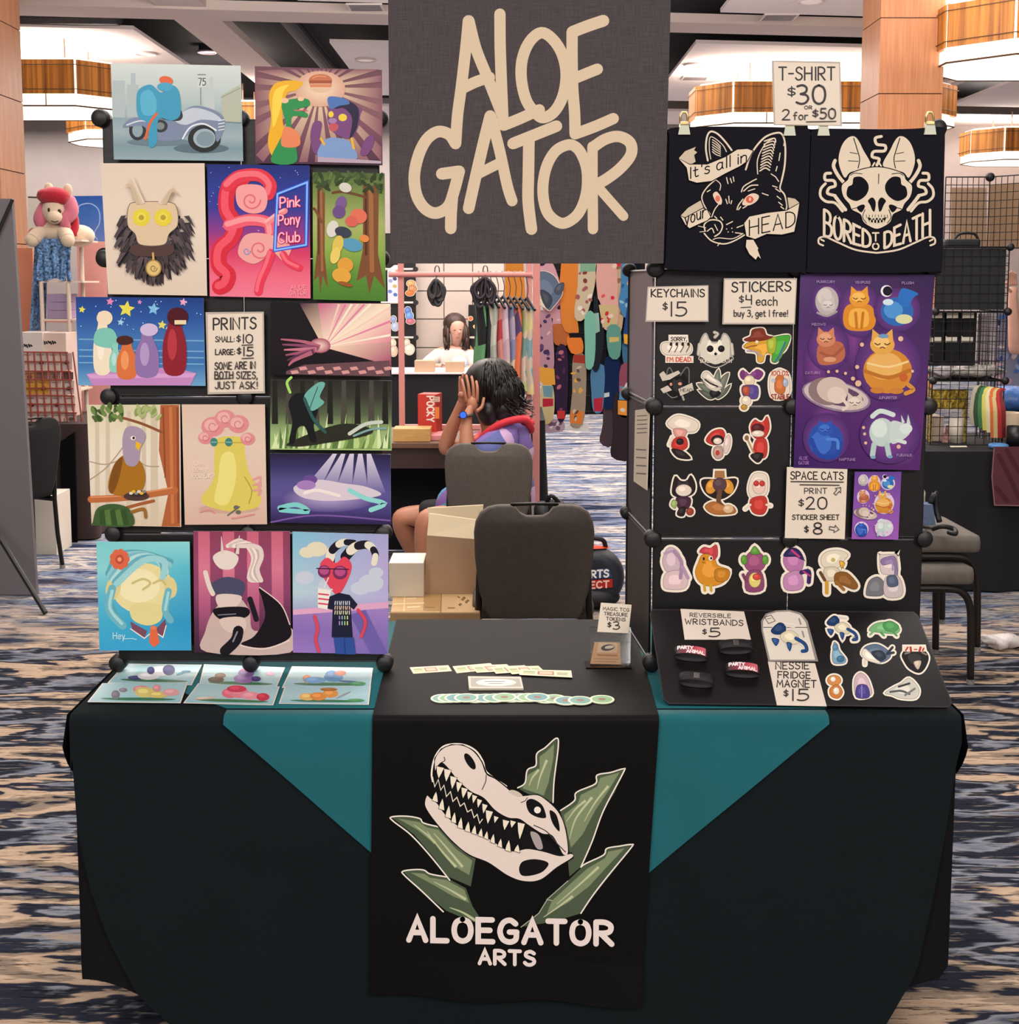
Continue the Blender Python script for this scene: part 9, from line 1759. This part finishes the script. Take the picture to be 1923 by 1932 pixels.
bm = NB(); prism(bm, [PY(1778,824, yg+.08), PY(1790,824, yg+.1), PY(1798,790, yg+.14), PY(1786,792, yg+.14)],(0, .004,0)); o = mesh_obj('striped_card', bm, mat('striped_card', '#b5857c', .7, noise=.9, nscale=30)); o.location.z = .751; tag(o, 'leaning reddish striped card beside the white cup', 'card')
# coloured straps hanging over a wire
yS = yg-.03; SC_ = [('#b5ab98', 'ash grey'),('#2c4a2c', 'dark green'),('#3f7a4c', 'grass green'),('#d8cf6a', 'lemon'),('#e6dcae', 'pale cream'),('#d8703c', 'orange'),('#d8bf84', 'sand'),('#b5302c', 'red'),('#7d1f26', 'wine red')]
rodz = PY(1880,726, yS).z
for k, (c_, nm) in enumerate(SC_):
    xtop = 1846+k*6; xbot = 1836+k*7.5-(k > 5)*2; ybot = 800+k*4 if k < 5 else 826; bm = NB(); wd_ = .011; m_ = mat('strap_%s' % nm.replace(' ', '_'), c_, .7)
    P_ = spline([PY(xtop+2,727+k*.8, yS+.012), PY(xtop-6,736+k, yS-.012), PY(xbot-3+k*.4,775, yS-.02-.003*k), PY(xbot, ybot, yS-.012)], False, 6)
    A_ = [(bm.verts.new(p+Vector((-wd_, 0,0))), bm.verts.new(p+Vector((wd_, 0,0))), bm.verts.new(p+Vector((wd_, .004,0))), bm.verts.new(p+Vector((-wd_, .004,0)))) for p in P_]
    for p, q in zip(A_[:-1], A_[1:]):
        for i in range(4): bm.faces.new((p[i], p[(i+1) % 4], q[(i+1) % 4], q[i]))
    bm.faces.new(A_[0]); bm.faces.new(A_[-1][::-1]); o = mesh_obj('strap', bm, m_); tag(o, '%s strap hanging from the wire shelving' % nm, 'strap', 'coloured straps on the wire shelving')
# tape roll, blue bag, paper
bm = NB(); p = PZ(1884,846, .751); tube(bm, [(p.x+.04*math.cos(k*math.pi/12), p.y+.04*math.sin(k*math.pi/12), .764) for k in range(24)], .0125,8, closed=True); o = mesh_obj('tape_roll', bm, mat('blue_tape', '#4f86c0', .5), smooth=True); tag(o, 'roll of blue tape on the edge of the black table', 'tape')
bm = NB(); p0 = PZ(1806,843, .751); prism(bm, [p0+Vector((x, y, 0)) for x, y in ((-.04,-.02),(.05,-.015),(.06, .03),(-.03, .025))],(0,0, .002)); o = mesh_obj('paper_slip', bm, WHITEC); tag(o, 'slip of paper lying on the black table', 'paper')
lump('blue_bag', 1905,735, ytr+.95, .16, .12, .075, mat('blue_plastic', '#4a78c0', .35, bump=.5, bscale=30), 'shiny blue bag on the rear table behind the straps', 'bag', .86,5, amp=.12)
flat_box('rear_stand', (PY(1880,760, ytr+.95).x, ytr+.85,0),(PY(1990,760, ytr+.95).x, ytr+1.2, .86), BLKCLOTH, 'dark box stand carrying the shiny blue bag', 'stand')
# chair stack: bottle, denim bag and strap on the top seat
zs_ = .118+.502; ysn = PZ(1750,995, zs_).y+.05
t = empty('denim_bag', (PY(1746,960, ysn).x, ysn, zs_),0,'blue denim bag standing on the stacked chairs', 'bag')
bm = NB(); x_ = PY(1742,960, ysn).x; prism(bm, [(x_-.06, ysn-.03, zs_),(x_+.045, ysn-.03, zs_+.005),(x_+.03, ysn-.03, PY(1750,950, ysn).z),(x_-.06, ysn-.03, PY(1742,948, ysn).z)],(0, .07,0)); mesh_obj('bag_body', bm, mat('denim', '#5a6c88', .9, noise=.15, nscale=60), t)
bm = NB(); tube(bm, spline([(x_+.03, ysn, PY(1750,950, ysn).z),(x_+.05, ysn, PY(1752,930, ysn).z),(x_+.055, ysn, PY(1756,960, ysn).z),(x_+.06, ysn-.03, zs_+.02)], False, 4), .012,8); mesh_obj('strap', bm, mat('black_nylon', '#0c0d12'), t, smooth=True)
bm = NB(); q = PY(1742,950, ysn+.02); zb_, zt_ = q.z, PY(1742,914, ysn+.02).z
tube(bm, [(q.x, ysn+.06, zs_+.0),(q.x, ysn+.06, zt_-.04),(q.x, ysn+.06, zt_-.02),(q.x, ysn+.06, zt_)],[.022, .022, .012, .011],14); o = mesh_obj('water_bottle', bm, mat('bottle_plastic', '#c9c2b0', .2, noise=.3, nscale=40), smooth='auto'); tag(o, 'small clear water bottle behind the denim bag', 'bottle')
bm = NB(); sp = PZ(1775,1000, zs_+.014); sq = PZ(1800,1006, zs_+.014); tube(bm, spline([PZ(1760,998, zs_+.012), PZ(1778,993, zs_+.03), PZ(1800,998, zs_+.02), PZ(1803,1007, zs_+.012), PZ(1790,1004, zs_+.012)], False, 5), .010,8); o = mesh_obj('black_strap', bm, mat('black_nylon', '#0c0d12'), smooth=True); tag(o, 'black strap lying across the top grey seat', 'strap')
f = PZ(1890,1222,0); lump('plastic_bag', 1890,1210, f.y, .10, .06, .03, mat('white_plastic_bag', '#cfc8c6', .35, bump=.7, bscale=40), 'white plastic bag lying on the carpet beyond the stacked chairs', 'bag', 0.0,9)
